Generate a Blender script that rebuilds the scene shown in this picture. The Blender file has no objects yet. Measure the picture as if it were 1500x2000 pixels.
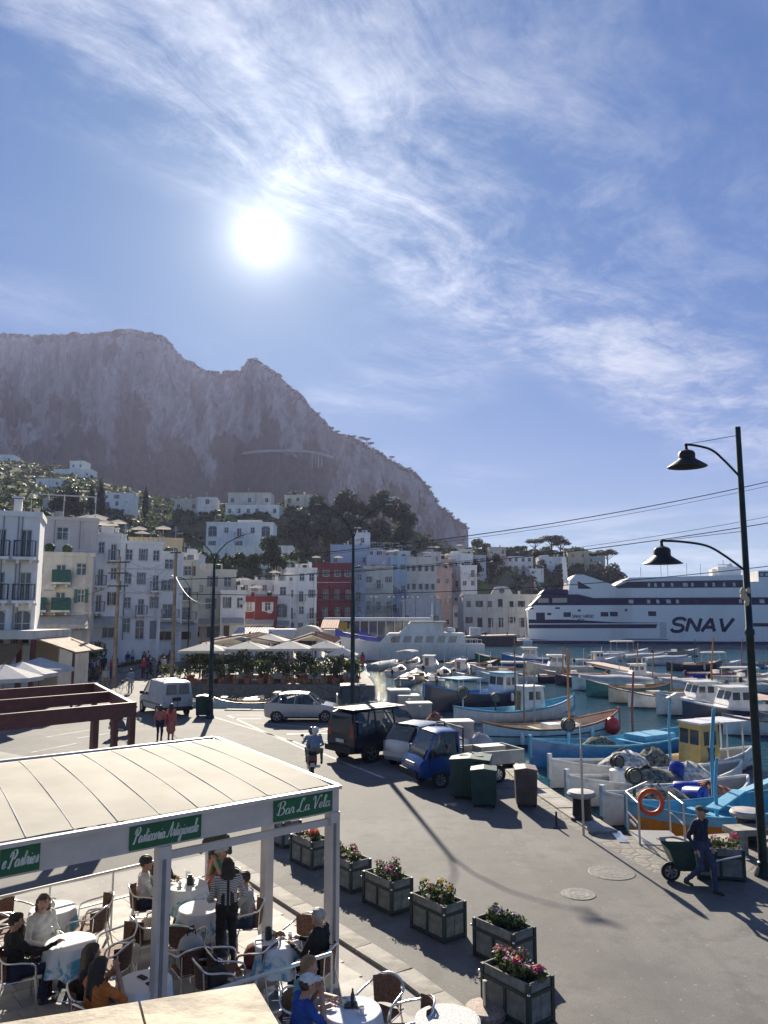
import bpy, math, random
import numpy as np
from mathutils import Vector, Matrix, noise as mnoise
R = math.radians
sc = bpy.context.scene
rnd = random.Random(7)

# ---------------------------------------------------------------- camera
PITCH, FPX, CAMH = R(7.5), 1502.0, 5.7
cam_d = bpy.data.cameras.new('camera'); cam = bpy.data.objects.new('camera', cam_d)
sc.collection.objects.link(cam); sc.camera = cam
cam.location = (0, 0, CAMH); cam.rotation_euler = (math.pi/2 + PITCH, 0, 0)
cam_d.sensor_fit = 'VERTICAL'; cam_d.sensor_height = 36.0; cam_d.lens = 36.0*FPX/2000.0
cam_d.clip_start = 0.05; cam_d.clip_end = 20000

# ---------------------------------------------------------------- sun and sky
SUN_EL, SUN_AZ = R(26.8), R(-9.6)          # azimuth from +Y towards +X
sdir = Vector((math.cos(SUN_EL)*math.sin(SUN_AZ), math.cos(SUN_EL)*math.cos(SUN_AZ), math.sin(SUN_EL)))
sun_d = bpy.data.lights.new('sun', 'SUN'); sun = bpy.data.objects.new('sun', sun_d)
sc.collection.objects.link(sun); sun.rotation_euler = sdir.to_track_quat('Z', 'Y').to_euler()
sun_d.energy = 4.4; sun_d.angle = R(0.53); sun_d.color = (1.0, 0.90, 0.74)

class NT:                                   # tiny node-graph helper
    def __init__(s, tree): s.t = tree; s.n = tree.nodes; s.l = tree.links
    def new(s, typ, **kw):
        n = s.n.new(typ)
        for k, v in kw.items(): setattr(n, k, v)
        return n
    def put(s, sock, v):
        if hasattr(v, 'is_linked') or isinstance(v, bpy.types.NodeSocket): s.l.new(v, sock)
        else: sock.default_value = v
    def math(s, op, a, b=0.0, c=None, clamp=False):
        n = s.new('ShaderNodeMath', operation=op, use_clamp=clamp); s.put(n.inputs[0], a); s.put(n.inputs[1], b)
        if c is not None: s.put(n.inputs[2], c)
        return n.outputs[0]
    def mapr(s, v, a, b, c=0.0, d=1.0, smooth=True):
        n = s.new('ShaderNodeMapRange', interpolation_type='SMOOTHSTEP' if smooth else 'LINEAR')
        s.put(n.inputs[0], v)
        for i, x in enumerate((a, b, c, d)): n.inputs[1+i].default_value = x
        return n.outputs[0]
    def mix(s, f, a, b, typ='MIX'):
        n = s.new('ShaderNodeMix', data_type='RGBA', blend_type=typ); s.put(n.inputs[0], f)
        s.put(n.inputs[6], a); s.put(n.inputs[7], b); return n.outputs[2]
    def noise(s, vec, scale=1, detail=4, rough=.5, dist=0):
        n = s.new('ShaderNodeTexNoise'); 
        if vec is not None: s.l.new(vec, n.inputs['Vector'])
        n.inputs['Scale'].default_value = scale; n.inputs['Detail'].default_value = detail
        n.inputs['Roughness'].default_value = rough; n.inputs['Distortion'].default_value = dist
        return n.outputs['Fac']
    def comb(s, x, y, z=0.0):
        n = s.new('ShaderNodeCombineXYZ'); s.put(n.inputs[0], x); s.put(n.inputs[1], y); s.put(n.inputs[2], z); return n.outputs[0]
    def vm(s, op, a, b):
        n = s.new('ShaderNodeVectorMath', operation=op); s.put(n.inputs[0], a); s.put(n.inputs[1], b)
        return n.outputs['Value'] if op == 'DOT_PRODUCT' else n.outputs[0]

world = bpy.data.worlds.new('World'); sc.world = world; world.use_nodes = True
g = NT(world.node_tree); g.n.clear()
tc = g.new('ShaderNodeTexCoord'); sep = g.new('ShaderNodeSeparateXYZ'); g.l.new(tc.outputs['Generated'], sep.inputs[0])
dx, dy, dz = sep.outputs
sky = g.new('ShaderNodeTexSky', sky_type='NISHITA', sun_disc=False, sun_elevation=SUN_EL, sun_rotation=SUN_AZ,
            altitude=10, air_density=1.0, dust_density=0.35, ozone_density=2.2)
zz = g.math('MAXIMUM', dz, 0.06)
qx, qy = g.math('DIVIDE', dx, zz), g.math('DIVIDE', dy, zz)
along = g.math('ADD', g.math('MULTIPLY', qx, .61), g.math('MULTIPLY', qy, .79))
perp = g.math('SUBTRACT', g.math('MULTIPLY', qx, .79), g.math('MULTIPLY', qy, .61))
q2 = g.comb(qx, qy, 0.0)
def fan(v, k): return g.math('MULTIPLY', v, k)
wx = g.math('SUBTRACT', g.noise(q2, .55, 3), .5); wy = g.math('SUBTRACT', g.noise(g.comb(qx, qy, 9.0), 1.7, 4), .5)
pw = g.math('ADD', perp, g.math('ADD', fan(wx, .75), fan(wy, .30)))
aw = g.math('ADD', along, fan(wy, .5))
big = g.noise(g.comb(fan(aw, .7), fan(pw, 1.3), 3.0), 1.0, 6, .6, .25)
fib = g.noise(g.comb(fan(aw, 2.4), fan(pw, 6.0), 7.0), 1.0, 9, .72, .5)
puf = g.noise(g.comb(qx, qy, 2.0), 5.5, 8, .7, .3)
pe = g.math('ADD', perp, fan(wx, .45))
band = g.math('MULTIPLY', g.mapr(pe, -1.60, -1.15), g.mapr(pe, .05, -1.0))
away = g.math('MULTIPLY', g.mapr(g.noise(q2, .5, 2), .45, .72), .75)           # scattered cirrus elsewhere in the sky
band = g.math('MAXIMUM', band, away)
mixn = g.math('ADD', g.math('ADD', fan(big, .86), fan(fib, .50)), fan(puf, .36))
den = g.math('MULTIPLY', band, g.mapr(mixn, .70, 1.16))
den = g.math('MULTIPLY', den, g.mapr(dz, .10, .24))
# low bank of thin cloud along the horizon
lowb = g.noise(g.comb(g.math('MULTIPLY', dx, 2.2), g.math('MULTIPLY', dz, 16.0), g.math('MULTIPLY', dy, 1.2)), 2.2, 6, .6, .4)
low = g.math('MULTIPLY', g.mapr(lowb, .42, .66), g.math('MULTIPLY', g.mapr(dz, .16, .05), g.mapr(dx, .0, .25)))
den = g.math('MAXIMUM', den, g.math('MULTIPLY', low, .8))
sd = g.vm('DOT_PRODUCT', tc.outputs['Generated'], tuple(sdir))
ang = g.math('ARCCOSINE', g.math('MINIMUM', sd, .999999))
core = g.math('EXPONENT', g.math('DIVIDE', ang, -R(1.3)))
halo = g.math('EXPONENT', g.math('DIVIDE', ang, -R(6.5)))
wide = g.math('EXPONENT', g.math('DIVIDE', ang, -R(20.0)))
SKY_S = 0.058
blue = g.new('ShaderNodeVectorMath', operation='SCALE'); blue.inputs[3].default_value = SKY_S
# the very bright aureole of the raw model is tone-compressed by luminance in the sky colour
lum = g.vm('DOT_PRODUCT', sky.outputs[0], (.2, .5, .3))
comp = g.math('DIVIDE', 1.0, g.math('ADD', 1.0, g.math('MULTIPLY', lum, .36)))
tint = g.mix(1.0, sky.outputs[0], (0.30, 0.80, 1.36, 1), 'MULTIPLY')
tn = g.new('ShaderNodeVectorMath', operation='SCALE'); g.l.new(tint, tn.inputs[0]); g.l.new(comp, tn.inputs[3]); g.l.new(tn.outputs[0], blue.inputs[0])
cloud_l = g.math('ADD', .29, g.math('ADD', g.math('MULTIPLY', wide, .17), g.math('MULTIPLY', halo, .30)))
cc = g.new('ShaderNodeVectorMath', operation='SCALE'); cc.inputs[0].default_value = (0.92, .97, 1.08); g.l.new(cloud_l, cc.inputs[3])
col = g.mix(g.math('MULTIPLY', den, .92, clamp=True), blue.outputs[0], cc.outputs[0])
col = g.mix(g.mapr(dz, .22, -.02, 0, .55), col, (.30, .36, .44, 1))          # milky air low over the horizon
gl = g.new('ShaderNodeVectorMath', operation='SCALE'); gl.inputs[0].default_value = (1.0, .96, .90)
g.l.new(g.math('ADD', g.math('MULTIPLY', core, .85), g.math('MULTIPLY', halo, .15)), gl.inputs[3])
tot = g.new('ShaderNodeVectorMath', operation='ADD'); g.l.new(col, tot.inputs[0]); g.l.new(gl.outputs[0], tot.inputs[1])
bg = g.new('ShaderNodeBackground'); bg.inputs[1].default_value = 1.0; g.l.new(tot.outputs[0], bg.inputs[0])
wo = g.new('ShaderNodeOutputWorld'); g.l.new(bg.outputs[0], wo.inputs[0])

vs = sc.view_settings
vs.view_transform = 'Standard'; vs.look = 'None'; vs.gamma = 1.0; vs.use_curve_mapping = False
vs.exposure = 1.32
cy = sc.cycles
cy.max_bounces = 5; cy.diffuse_bounces = 3; cy.glossy_bounces = 3; cy.transmission_bounces = 4; cy.transparent_max_bounces = 10
cy.volume_bounces = 0; cy.sample_clamp_indirect = 4.0; cy.caustics_reflective = False; cy.caustics_refractive = False
cy.use_denoising = True

# ---------------------------------------------------------------- from the survey of the view to places in the world
def ray(x, y):
    u, v = (x-750)/FPX, (1000-y)/FPX
    return Vector((u, math.cos(PITCH)-v*math.sin(PITCH), math.sin(PITCH)+v*math.cos(PITCH)))
def G(x, y, z=0.0):                         # where the line of sight meets the level z
    r = ray(x, y); t = (z-CAMH)/r.z; return Vector((r.x*t, r.y*t, z))
def P(x, y, Y):                             # where it meets the plane at distance Y
    r = ray(x, y); t = Y/r.y; return Vector((r.x*t, Y, CAMH+r.z*t))
# ---------------------------------------------------------------- helpers
COL = sc.collection
def V(*a): return Vector(a)
class MB:
    def __init__(s): s.v = []; s.f = []; s.m = []; s.cur = 0
    def add(s, vs, fs):
        o = len(s.v); s.v.extend([tuple(p) for p in vs]); s.f.extend([tuple(i+o for i in f) for f in fs]); s.m.extend([s.cur]*len(fs)); return s
    def box(s, c, d, rz=0, taper=(1, 1), rx=0):
        hx, hy, hz = d[0]/2, d[1]/2, d[2]/2; vs = []
        for z, k in ((-hz, (1, 1)), (hz, taper)):
            for x, y in ((-hx, -hy), (hx, -hy), (hx, hy), (-hx, hy)): vs.append(Vector((x*k[0], y*k[1], z)))
        M = Matrix.Rotation(rz, 3, 'Z') @ Matrix.Rotation(rx, 3, 'X')
        return s.add([M @ p + Vector(c) for p in vs], [(0,3,2,1),(4,5,6,7),(0,1,5,4),(1,2,6,5),(2,3,7,6),(3,0,4,7)])
    def b2(s, x0, x1, y0, y1, z0, z1): return s.box(((x0+x1)/2, (y0+y1)/2, (z0+z1)/2), (x1-x0, y1-y0, z1-z0))
    def bar(s, a, b, w, h=None):            # rectangular bar between two points
        a, b = Vector(a), Vector(b); h = h or w; d = (b-a).normalized()
        up = Vector((0,0,1)) if abs(d.z) < .98 else Vector((0,1,0))
        e = d.cross(up).normalized(); n = e.cross(d).normalized()
        vs = [p+e*i*w/2+n*j*h/2 for p in (a, b) for i, j in ((-1,-1),(1,-1),(1,1),(-1,1))]
        return s.add(vs, [(0,3,2,1),(4,5,6,7),(0,1,5,4),(1,2,6,5),(2,3,7,6),(3,0,4,7)])
    def tube(s, pts, r, n=6, closed=False, caps=True):
        pts = [Vector(p) for p in pts]; N = len(pts); rs = r if isinstance(r, (list, tuple)) else [r]*N
        prev = None; rings = []
        for i, p in enumerate(pts):
            if closed: t = pts[(i+1) % N]-pts[i-1]
            else: t = pts[min(i+1, N-1)]-pts[max(i-1, 0)]
            t = t.normalized() if t.length > 1e-9 else Vector((0,0,1))
            if prev is None:
                a = Vector((0,0,1)) if abs(t.z) < .9 else Vector((1,0,0)); e = t.cross(a).normalized()
            else: e = (prev-t*prev.dot(t)).normalized()
            prev = e; b = t.cross(e)
            rings.append([p+(e*math.cos(k*2*math.pi/n)+b*math.sin(k*2*math.pi/n))*rs[i] for k in range(n)])
        return s.loft(rings, caps=caps and not closed, loop=closed)
    def cyl(s, a, b, r0, r1=None, n=10): return s.tube([a, b], [r0, r0 if r1 is None else r1], n)
    def loft(s, rings, caps=True, loop=False, ring_closed=True):
        n = len(rings[0]); vs = [p for r in rings for p in r]; fs = []; m = len(rings)
        for i in range(m if loop else m-1):
            j = (i+1) % m
            for k in range(n if ring_closed else n-1):
                k2 = (k+1) % n; fs.append((i*n+k, i*n+k2, j*n+k2, j*n+k))
        if caps: fs.append(tuple(range(n))[::-1]); fs.append(tuple((m-1)*n+k for k in range(n)))
        return s.add(vs, fs)
    def lathe(s, prof, n=14, o=(0,0,0), caps=True):
        return s.loft([[(o[0]+r*math.cos(k*2*math.pi/n), o[1]+r*math.sin(k*2*math.pi/n), o[2]+z) for k in range(n)] for r, z in prof], caps)
    def prism(s, poly, z0, z1):             # poly in xy
        n = len(poly); vs = [(x, y, z0) for x, y in poly]+[(x, y, z1) for x, y in poly]
        fs = [tuple(range(n))[::-1], tuple(range(n, 2*n))]+[(k, (k+1) % n, n+(k+1) % n, n+k) for k in range(n)]
        return s.add(vs, fs)
    def side(s, poly, y0, y1, f=lambda x, z, y: (x, y, z)):   # outline in xz, extruded along y
        n = len(poly); vs = [f(x, z, y0) for x, z in poly]+[f(x, z, y1) for x, z in poly]
        fs = [tuple(range(n)), tuple(range(n, 2*n))[::-1]]+[(k, n+k, n+(k+1) % n, (k+1) % n) for k in range(n)]
        return s.add(vs, fs)
    def ell(s, c, r, nu=10, nv=7):
        vs = []; fs = []
        for i in range(1, nv):
            th = math.pi*i/nv
            for k in range(nu): ph = 2*math.pi*k/nu; vs.append((c[0]+r[0]*math.sin(th)*math.cos(ph), c[1]+r[1]*math.sin(th)*math.sin(ph), c[2]+r[2]*math.cos(th)))
        t = len(vs); vs += [(c[0], c[1], c[2]+r[2]), (c[0], c[1], c[2]-r[2])]
        for i in range(nv-2):
            for k in range(nu): k2 = (k+1) % nu; fs.append((i*nu+k, (i+1)*nu+k, (i+1)*nu+k2, i*nu+k2))
        for k in range(nu): k2 = (k+1) % nu; fs.append((t, k, k2)); fs.append((t+1, (nv-2)*nu+k2, (nv-2)*nu+k))
        return s.add(vs, fs)
    def quad(s, *p): return s.add(p, [tuple(range(len(p)))])
    def mesh(s, name, mats, smooth=None):
        me = bpy.data.meshes.new(name); me.from_pydata(s.v, [], s.f)
        for m in (mats if isinstance(mats, (list, tuple)) else [mats]): me.materials.append(m)
        if s.m and max(s.m) > 0: me.polygons.foreach_set('material_index', s.m)
        if smooth is not None:
            me.polygons.foreach_set('use_smooth', [True]*len(me.polygons))
            if smooth > 0: me.set_sharp_from_angle(angle=R(smooth))
        me.update(); return me
    def build(s, name, mats, parent=None, smooth=None, bevel=0, loc=None, rz=None):
        return link(name, s.mesh(name, mats, smooth), parent, bevel, loc, rz)
def link(name, me, parent=None, bevel=0, loc=None, rz=None):
    o = bpy.data.objects.new(name, me); COL.objects.link(o)
    if parent is not None: o.parent = parent
    if loc is not None: o.location = loc
    if rz is not None: o.rotation_euler = (0, 0, rz)
    if bevel:
        b = o.modifiers.new('bevel', 'BEVEL'); b.width = bevel; b.segments = 2; b.limit_method = 'ANGLE'; b.angle_limit = R(40)
    return o
def tag(o, label=None, cat=None, group=None, kind=None):
    if label: o['label'] = label
    if cat: o['category'] = cat
    if group: o['group'] = group
    if kind: o['kind'] = kind
    return o
def thing(name, label, cat, loc=(0,0,0), rz=0, group=None):
    o = bpy.data.objects.new(name, None); COL.objects.link(o); o.location = loc; o.rotation_euler = (0, 0, rz); o.empty_display_size = .1
    return tag(o, label, cat, group)
KIDS = {}
def tree_of(o):                             # remember a thing's parts and sub-parts once
    allo = [c for c in COL.objects if c.parent is not None]
    by = {}
    for c in allo: by.setdefault(c.parent.name, []).append(c)
    return by
def copy_tree(o, loc, rz=0, label=None, group=None, by=None, scale=None):
    by = by or tree_of(o)
    c = o.copy(); COL.objects.link(c); c.location = loc; c.rotation_euler = (0, 0, rz)
    if scale: c.scale = scale if isinstance(scale, (list, tuple)) else (scale,)*3
    if label: c['label'] = label
    if group: c['group'] = group
    for ch in by.get(o.name, []):
        d = ch.copy(); COL.objects.link(d); d.parent = c
        for gch in by.get(ch.name, []):
            e = gch.copy(); COL.objects.link(e); e.parent = d
    return c

# ---------------------------------------------------------------- materials
MATS = {}
def mat(name, col=None, rough=.6, metal=0.0, var=.12, scale=3.0, bump=0.0, bscale=30.0, spec=.5, alpha=1.0, coat=0.0, dirt=None, dscale=1.5, streak=False, emit=0, trans=0, subs=0):
    if name in MATS: return MATS[name]
    m = bpy.data.materials.new(name); m.use_nodes = True; t = NT(m.node_tree)
    b = t.n['Principled BSDF']; b.inputs['Roughness'].default_value = rough; b.inputs['Metallic'].default_value = metal
    b.inputs['Specular IOR Level'].default_value = spec; b.inputs['Alpha'].default_value = alpha; b.inputs['Coat Weight'].default_value = coat
    c = (*col, 1) if len(col) == 3 else col
    co = t.new('ShaderNodeTexCoord').outputs['Object']
    if var > 0:
        n = t.noise(co, scale, 6, .6)
        a = tuple(max(0, x*(1-var*1.6)) for x in c[:3])+(1,); h = tuple(min(1, x*(1+var)) for x in c[:3])+(1,)
        cur = t.mix(t.mapr(n, .3, .7), a, h)
    else:
        rgb = t.new('ShaderNodeRGB'); rgb.outputs[0].default_value = c; cur = rgb.outputs[0]
    if dirt is not None:
        mp = t.new('ShaderNodeMapping'); t.l.new(co, mp.inputs[0]); mp.inputs['Scale'].default_value = (1, 1, .12) if streak else (1, 1, 1)
        n = t.noise(mp.outputs[0], dscale, 8, .65, .4)
        cur = t.mix(t.mapr(n, .50, .72, 0, .75), cur, (*dirt, 1))
    t.l.new(cur, b.inputs['Base Color'])
    if bump > 0:
        bp = t.new('ShaderNodeBump'); bp.inputs['Strength'].default_value = bump; bp.inputs['Distance'].default_value = .02
        t.l.new(t.noise(co, bscale, 5, .6), bp.inputs['Height']); t.l.new(bp.outputs[0], b.inputs['Normal'])
    if trans: b.inputs['Transmission Weight'].default_value = trans
    if subs > 0:                            # thin leaf or cloth: light passes through
        tr = t.new('ShaderNodeBsdfTranslucent'); t.l.new(cur, tr.inputs[0]); ms = t.new('ShaderNodeMixShader'); ms.inputs[0].default_value = subs
        t.l.new(b.outputs[0], ms.inputs[1]); t.l.new(tr.outputs[0], ms.inputs[2]); t.l.new(ms.outputs[0], t.n['Material Output'].inputs[0])
    MATS[name] = m; return m
def paint(name, col, rough=.35, **k): return mat(name, col, rough, var=k.pop('var', .05), coat=k.pop('coat', .3), **k)

WHITE = mat('white_plaster', (.88, .86, .82), .85, var=.06, scale=.6, bump=.15, bscale=12, dirt=(.62, .58, .52), dscale=.9, streak=True)
STEEL = mat('brushed_steel', (.55, .55, .56), .28, .9, var=.08)
ALU = mat('aluminium_tube', (.72, .72, .73), .22, .95, var=.04)
BLACK = mat('black_rubber', (.018, .018, .019), .75, var=.1)
DARK = mat('dark_iron', (.03, .038, .04), .5, .3, var=.2)
GLASS = mat('window_glass', (.035, .045, .06), .08, 0, var=.1, spec=.8)
CARGLASS = mat('car_glass', (.03, .045, .05), .04, 0, var=0, spec=.8, alpha=.62)
WOOD = mat('weathered_wood', (.28, .17, .09), .75, var=.3, scale=6, bump=.3)
SHUT_G = mat('green_shutter', (.05, .18, .14), .6); SHUT_B = mat('brown_shutter', (.12, .075, .05), .6); SHUT_GY = mat('grey_shutter', (.26, .27, .28), .6)
CREAM = mat('cream_plaster', (.72, .67, .57), .85, var=.08, scale=.6, dirt=(.4, .36, .3), dscale=.8, streak=True)
STONE = mat('rubble_stone', (.30, .27, .23), .9, var=.35, scale=2.0, bump=.6, bscale=9)
CANE = 0; TERRA = mat('terracotta', (.42, .17, .09), .8, var=.15)
LEAF = mat('leaf_mid', (.062, .105, .034), .55, var=.45, scale=1.2, subs=.35)
LEAF_D = mat('leaf_dark', (.028, .050, .022), .6, var=.4, scale=.9, subs=.25)
LEAF_L = mat('leaf_light', (.15, .185, .05), .55, var=.4, scale=1.2, subs=.4)
BARK = mat('bark', (.10, .075, .055), .9, var=.3, bump=.5)
# ---------------------------------------------------------------- the setting
def interp(tab, x, k=1):
    if x <= tab[0][0]: return tab[0][k]
    for a, b in zip(tab, tab[1:]):
        if x <= b[0]: f = (x-a[0])/(b[0]-a[0]); return a[k]+(b[k]-a[k])*f
    return tab[-1][k]
def fbm(x, y, z=0, o=4):
    return mnoise.fractal((x, y, z), 1.0, 2.0, o)
WATER_Z = -1.0
def m_water():
    m = bpy.data.materials.new('harbour_water'); m.use_nodes = True; t = NT(m.node_tree); b = t.n['Principled BSDF']
    co = t.new('ShaderNodeTexCoord').outputs['Object']
    n = t.noise(co, .05, 4)
    t.l.new(t.mix(t.mapr(n, .3, .7), (.010, .060, .085, 1), (.022, .105, .135, 1)), b.inputs['Base Color'])
    b.inputs['Roughness'].default_value = .06; b.inputs['IOR'].default_value = 1.33
    mp = t.new('ShaderNodeMapping'); t.l.new(co, mp.inputs[0]); mp.inputs['Scale'].default_value = (.8, 1.9, 1)
    h = t.math('ADD', t.noise(mp.outputs[0], .9, 5, .6, .6), t.math('MULTIPLY', t.noise(mp.outputs[0], 3.6, 4, .6, .3), .28))
    bp = t.new('ShaderNodeBump'); bp.inputs['Strength'].default_value = 1.0; bp.inputs['Distance'].default_value = .30
    t.l.new(h, bp.inputs['Height']); t.l.new(bp.outputs[0], b.inputs['Normal']); return m
w = MB(); w.quad((-2400, -180, WATER_Z), (2400, -180, WATER_Z), (2400, 2450, WATER_Z), (-2400, 2450, WATER_Z))
tag(w.build('sea', m_water()), kind='structure')

def m_ground(name, c1, c2, c3, s=1.0, bump=.4, bs=60, crack=True, vor=0, rough=.85):
    m = bpy.data.materials.new(name); m.use_nodes = True; t = NT(m.node_tree); b = t.n['Principled BSDF']
    co = t.new('ShaderNodeTexCoord').outputs['Object']
    n1 = t.noise(co, .22*s, 5, .6, .4); n2 = t.noise(co, 1.4*s, 6, .65); n3 = t.noise(co, 40*s, 3, .7)
    cur = t.mix(t.mapr(n1, .35, .65), (*c1, 1), (*c2, 1)); cur = t.mix(t.mapr(n2, .46, .66, 0, .75), cur, (*c3, 1))
    cur = t.mix(t.mapr(n3, .35, .65, 0, .5), cur, tuple(x*.55 for x in c1)+(1,))
    h = n3
    if crack:
        v = t.new('ShaderNodeTexVoronoi', feature='DISTANCE_TO_EDGE'); v.inputs['Scale'].default_value = .16
        wv = t.new('ShaderNodeVectorMath', operation='ADD'); t.l.new(co, wv.inputs[0])
        nz = t.new('ShaderNodeTexNoise'); t.l.new(co, nz.inputs['Vector']); nz.inputs['Scale'].default_value = .8; nz.inputs['Detail'].default_value = 6
        sc2 = t.new('ShaderNodeVectorMath', operation='SCALE'); t.l.new(nz.outputs['Color'], sc2.inputs[0]); sc2.inputs[3].default_value = 2.2
        t.l.new(sc2.outputs[0], wv.inputs[1]); t.l.new(wv.outputs[0], v.inputs['Vector'])
        cur = t.mix(t.mapr(v.outputs['Distance'], .0, .004, .22, 0), cur, tuple(x*.3 for x in c1)+(1,))
    if vor:
        v = t.new('ShaderNodeTexVoronoi', feature='DISTANCE_TO_EDGE'); v.inputs['Scale'].default_value = vor; t.l.new(co, v.inputs['Vector'])
        cur = t.mix(t.mapr(v.outputs['Distance'], .01, .07, .8, 0), cur, tuple(x*.45 for x in c1)+(1,))
        h = t.math('ADD', t.mapr(v.outputs['Distance'], .0, .15), t.math('MULTIPLY', n3, .4))
    st = t.noise(co, .55, 3, .5, 1.5); cur = t.mix(t.mapr(st, .62, .70, 0, .35), cur, tuple(x*.5 for x in c1)+(1,))          # oil stains
    mp = t.new('ShaderNodeMapping'); t.l.new(co, mp.inputs[0]); mp.inputs['Rotation'].default_value = (0, 0, R(-38)); mp.inputs['Scale'].default_value = (1.6, .06, 1)
    cur = t.mix(t.mapr(t.noise(mp.outputs[0], 1.0, 4, .6, .2), .50, .66, 0, .30), cur, tuple(x*.7 for x in c1)+(1,))   # tyre-worn lanes
    sp = t.noise(co, 9, 2, .5); cur = t.mix(t.mapr(sp, .68, .74, 0, .45), cur, tuple(min(1, x*1.9) for x in c2)+(1,))
    t.l.new(cur, b.inputs['Base Color']); b.inputs['Roughness'].default_value = rough
    bp = t.new('ShaderNodeBump'); bp.inputs['Strength'].default_value = bump; bp.inputs['Distance'].default_value = .012
    t.l.new(h, bp.inputs['Height']); t.l.new(bp.outputs[0], b.inputs['Normal']); return m
ASPH = m_ground('worn_asphalt', (.112, .109, .102), (.178, .171, .158), (.092, .09, .086))
PAVE = m_ground('rubble_paving', (.20, .185, .16), (.26, .24, .205), (.13, .12, .105), 1.0, .8, 60, False, 2.6)
CONC = m_ground('pale_concrete', (.30, .285, .25), (.36, .34, .30), (.24, .225, .2), 1.0, .35, 60, True)
TERRACE_M = m_ground('terrace_tiles', (.33, .31, .28), (.38, .36, .33), (.26, .24, .22), 1.0, .3, 60, False)
SHORE = [(60, 21.6), (9.3, 21.1), (6.75, 20.55), (6.1, 20.9), (5.2, 27.4), (5.0, 31.2), (3.3, 41.8), (1.6, 46.2), (-9.5, 47.3), (-12.3, 47.5),
         (-16.6, 63.3), (-.75, 62.6), (-2.6, 85.9), (-5, 121), (14, 126), (15.5, 160), (29, 163), (29, 171), (22, 178), (34, 197), (60, 214), (100, 300), (110, 420), (60, 900)]
w = MB(); w.prism(SHORE+[(-900, 900), (-900, -60), (60, -60)], -4.0, 0.0)
quay = w.build('quay', PAVE); tag(quay, kind='structure')
def sheet(name, poly, m, z, kind='structure'):
    w = MB(); w.quad(*[(x, y, z) for x, y in poly]); o = w.build(name, m); return tag(o, kind=kind)
road = sheet('road', [(40, 18.3), (9.0, 18.0), (6.0, 17.9), (5.35, 20.3), (4.1, 26.2), (3.9, 31), (2.3, 41.2), (.9, 45.2), (-9.4, 46.3), (-12.9, 46.6), (-17.4, 63.5), (-17.6, 75), (-19.0, 100),
      (-15.5, 160), (-13, 200), (-18, 200), (-24, 100), (-23.5, 75), (-24, 62), (-26, 52), (-30, 40), (-30, 22), (-14, 8), (40, 0)], ASPH, .004)
# kerb stones along the waterside
def kerb_run(a, b, wd, ln, mesh_cache={}):
    a, b = V(*a), V(*b); L = (b-a).length; n = max(1, round(L/ln)); d = (b-a)/n; ang = math.atan2(d.y, d.x)
    for i in range(n):
        k = rnd.randint(0, 3); key = (k, round(d.length, 1), wd)
        if key not in mesh_cache:
            w = MB(); w.box((0, wd/2, .0), (d.length-.03, wd-.02, .24), taper=(.985, .97)); mesh_cache[key] = w.mesh('kerb_stone', KERB)
        o = link('kerb_stone', mesh_cache[key], quay, .015, loc=(*(a+d*(i+.5)), -.075+rnd.uniform(-.008, .012)), rz=ang+rnd.uniform(-.006, .006))
KERB = mat('kerb_limestone', (.30, .28, .245), .85, var=.25, scale=2.5, bump=.5, bscale=14)
kerb_run((6.15, 21.05), (5.28, 27.35), .75, 1.25); kerb_run((5.26, 27.5), (5.08, 31.0), .75, 1.25); kerb_run((5.03, 31.3), (3.4, 41.6), .7, 1.4)
kerb_run((1.5, 46.1), (-9.4, 47.15), .6, 1.5); kerb_run((-.85, 62.7), (-16.4, 63.4), .6, 1.6) if False else None
kerb_run((30, 21.35), (9.4, 21.0), .7, 1.4); kerb_run((9.2, 20.95), (6.9, 20.5), .7, 1.2)
# painted lines
LINE = mat('road_paint', (.44, .42, .39), .8, var=.25, scale=3, dirt=(.19, .18, .17), dscale=1.6)
for a, b, wd in [((415,1400),(572,1448),.14), ((444,1397),(515,1429),.16), ((560,1443),(697,1500),.14), ((700,1500),(750,1520),.14), ((515,1429),(600,1466),.14), ((444,1397),(512,1397),.12), ((500,1412),(660,1425),.12),
                 ((560,1434),(690,1432),.35), ((600,1447),(690,1447),.12), ((610,1462),(660,1448),.12), ((590,1438),(660,1420),.12), ((455,1404),(510,1404),.25), ((90,1440),(180,1425),.12), ((150,1442),(215,1432),.12), ((60,1470),(150,1452),.12)]:
    A, B = G(*a), G(*b); d = (B-A).normalized(); n = V(-d.y, d.x, 0)*wd/2
    w = MB(); w.quad(*[(p.x, p.y, .008) for p in (A+n, A-n, B-n, B+n)]); o = w.build('road_marking', LINE, road); 
for (px, py, r, c) in [(1195, 1705, .38, .10), (1130, 1747, .26, .12)]:
    c0 = G(px, py); w = MB()
    for r0, z in ((r*1.35, .007), ):
        w.lathe([(r*1.35, .004), (r*1.3, .012)], 20); 
    w.lathe([(r*.95, .012), (r*.93, .015), (r*.7, .015), (r*.68, .0125), (r*.45, .0125), (r*.43, .015), (0.02, .015)], 24)
    mh = thing('manhole_cover', 'dark round iron manhole cover with wide worn surround' if r > .35 else 'small pale round manhole cover set in the asphalt', 'manhole', (c0.x, c0.y, .004))
    w.build('lid', mat('iron_lid%d' % int(c*100), (c, c*.97, c*.92), .7, var=.3, scale=9, bump=.6, bscale=40), mh)
tag(sheet('forecourt', [(-7.6, 22.6), (-11.0, 29.5), (-26, 40), (-27, 22), (-13, 12.5)], CONC, .009))

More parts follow.
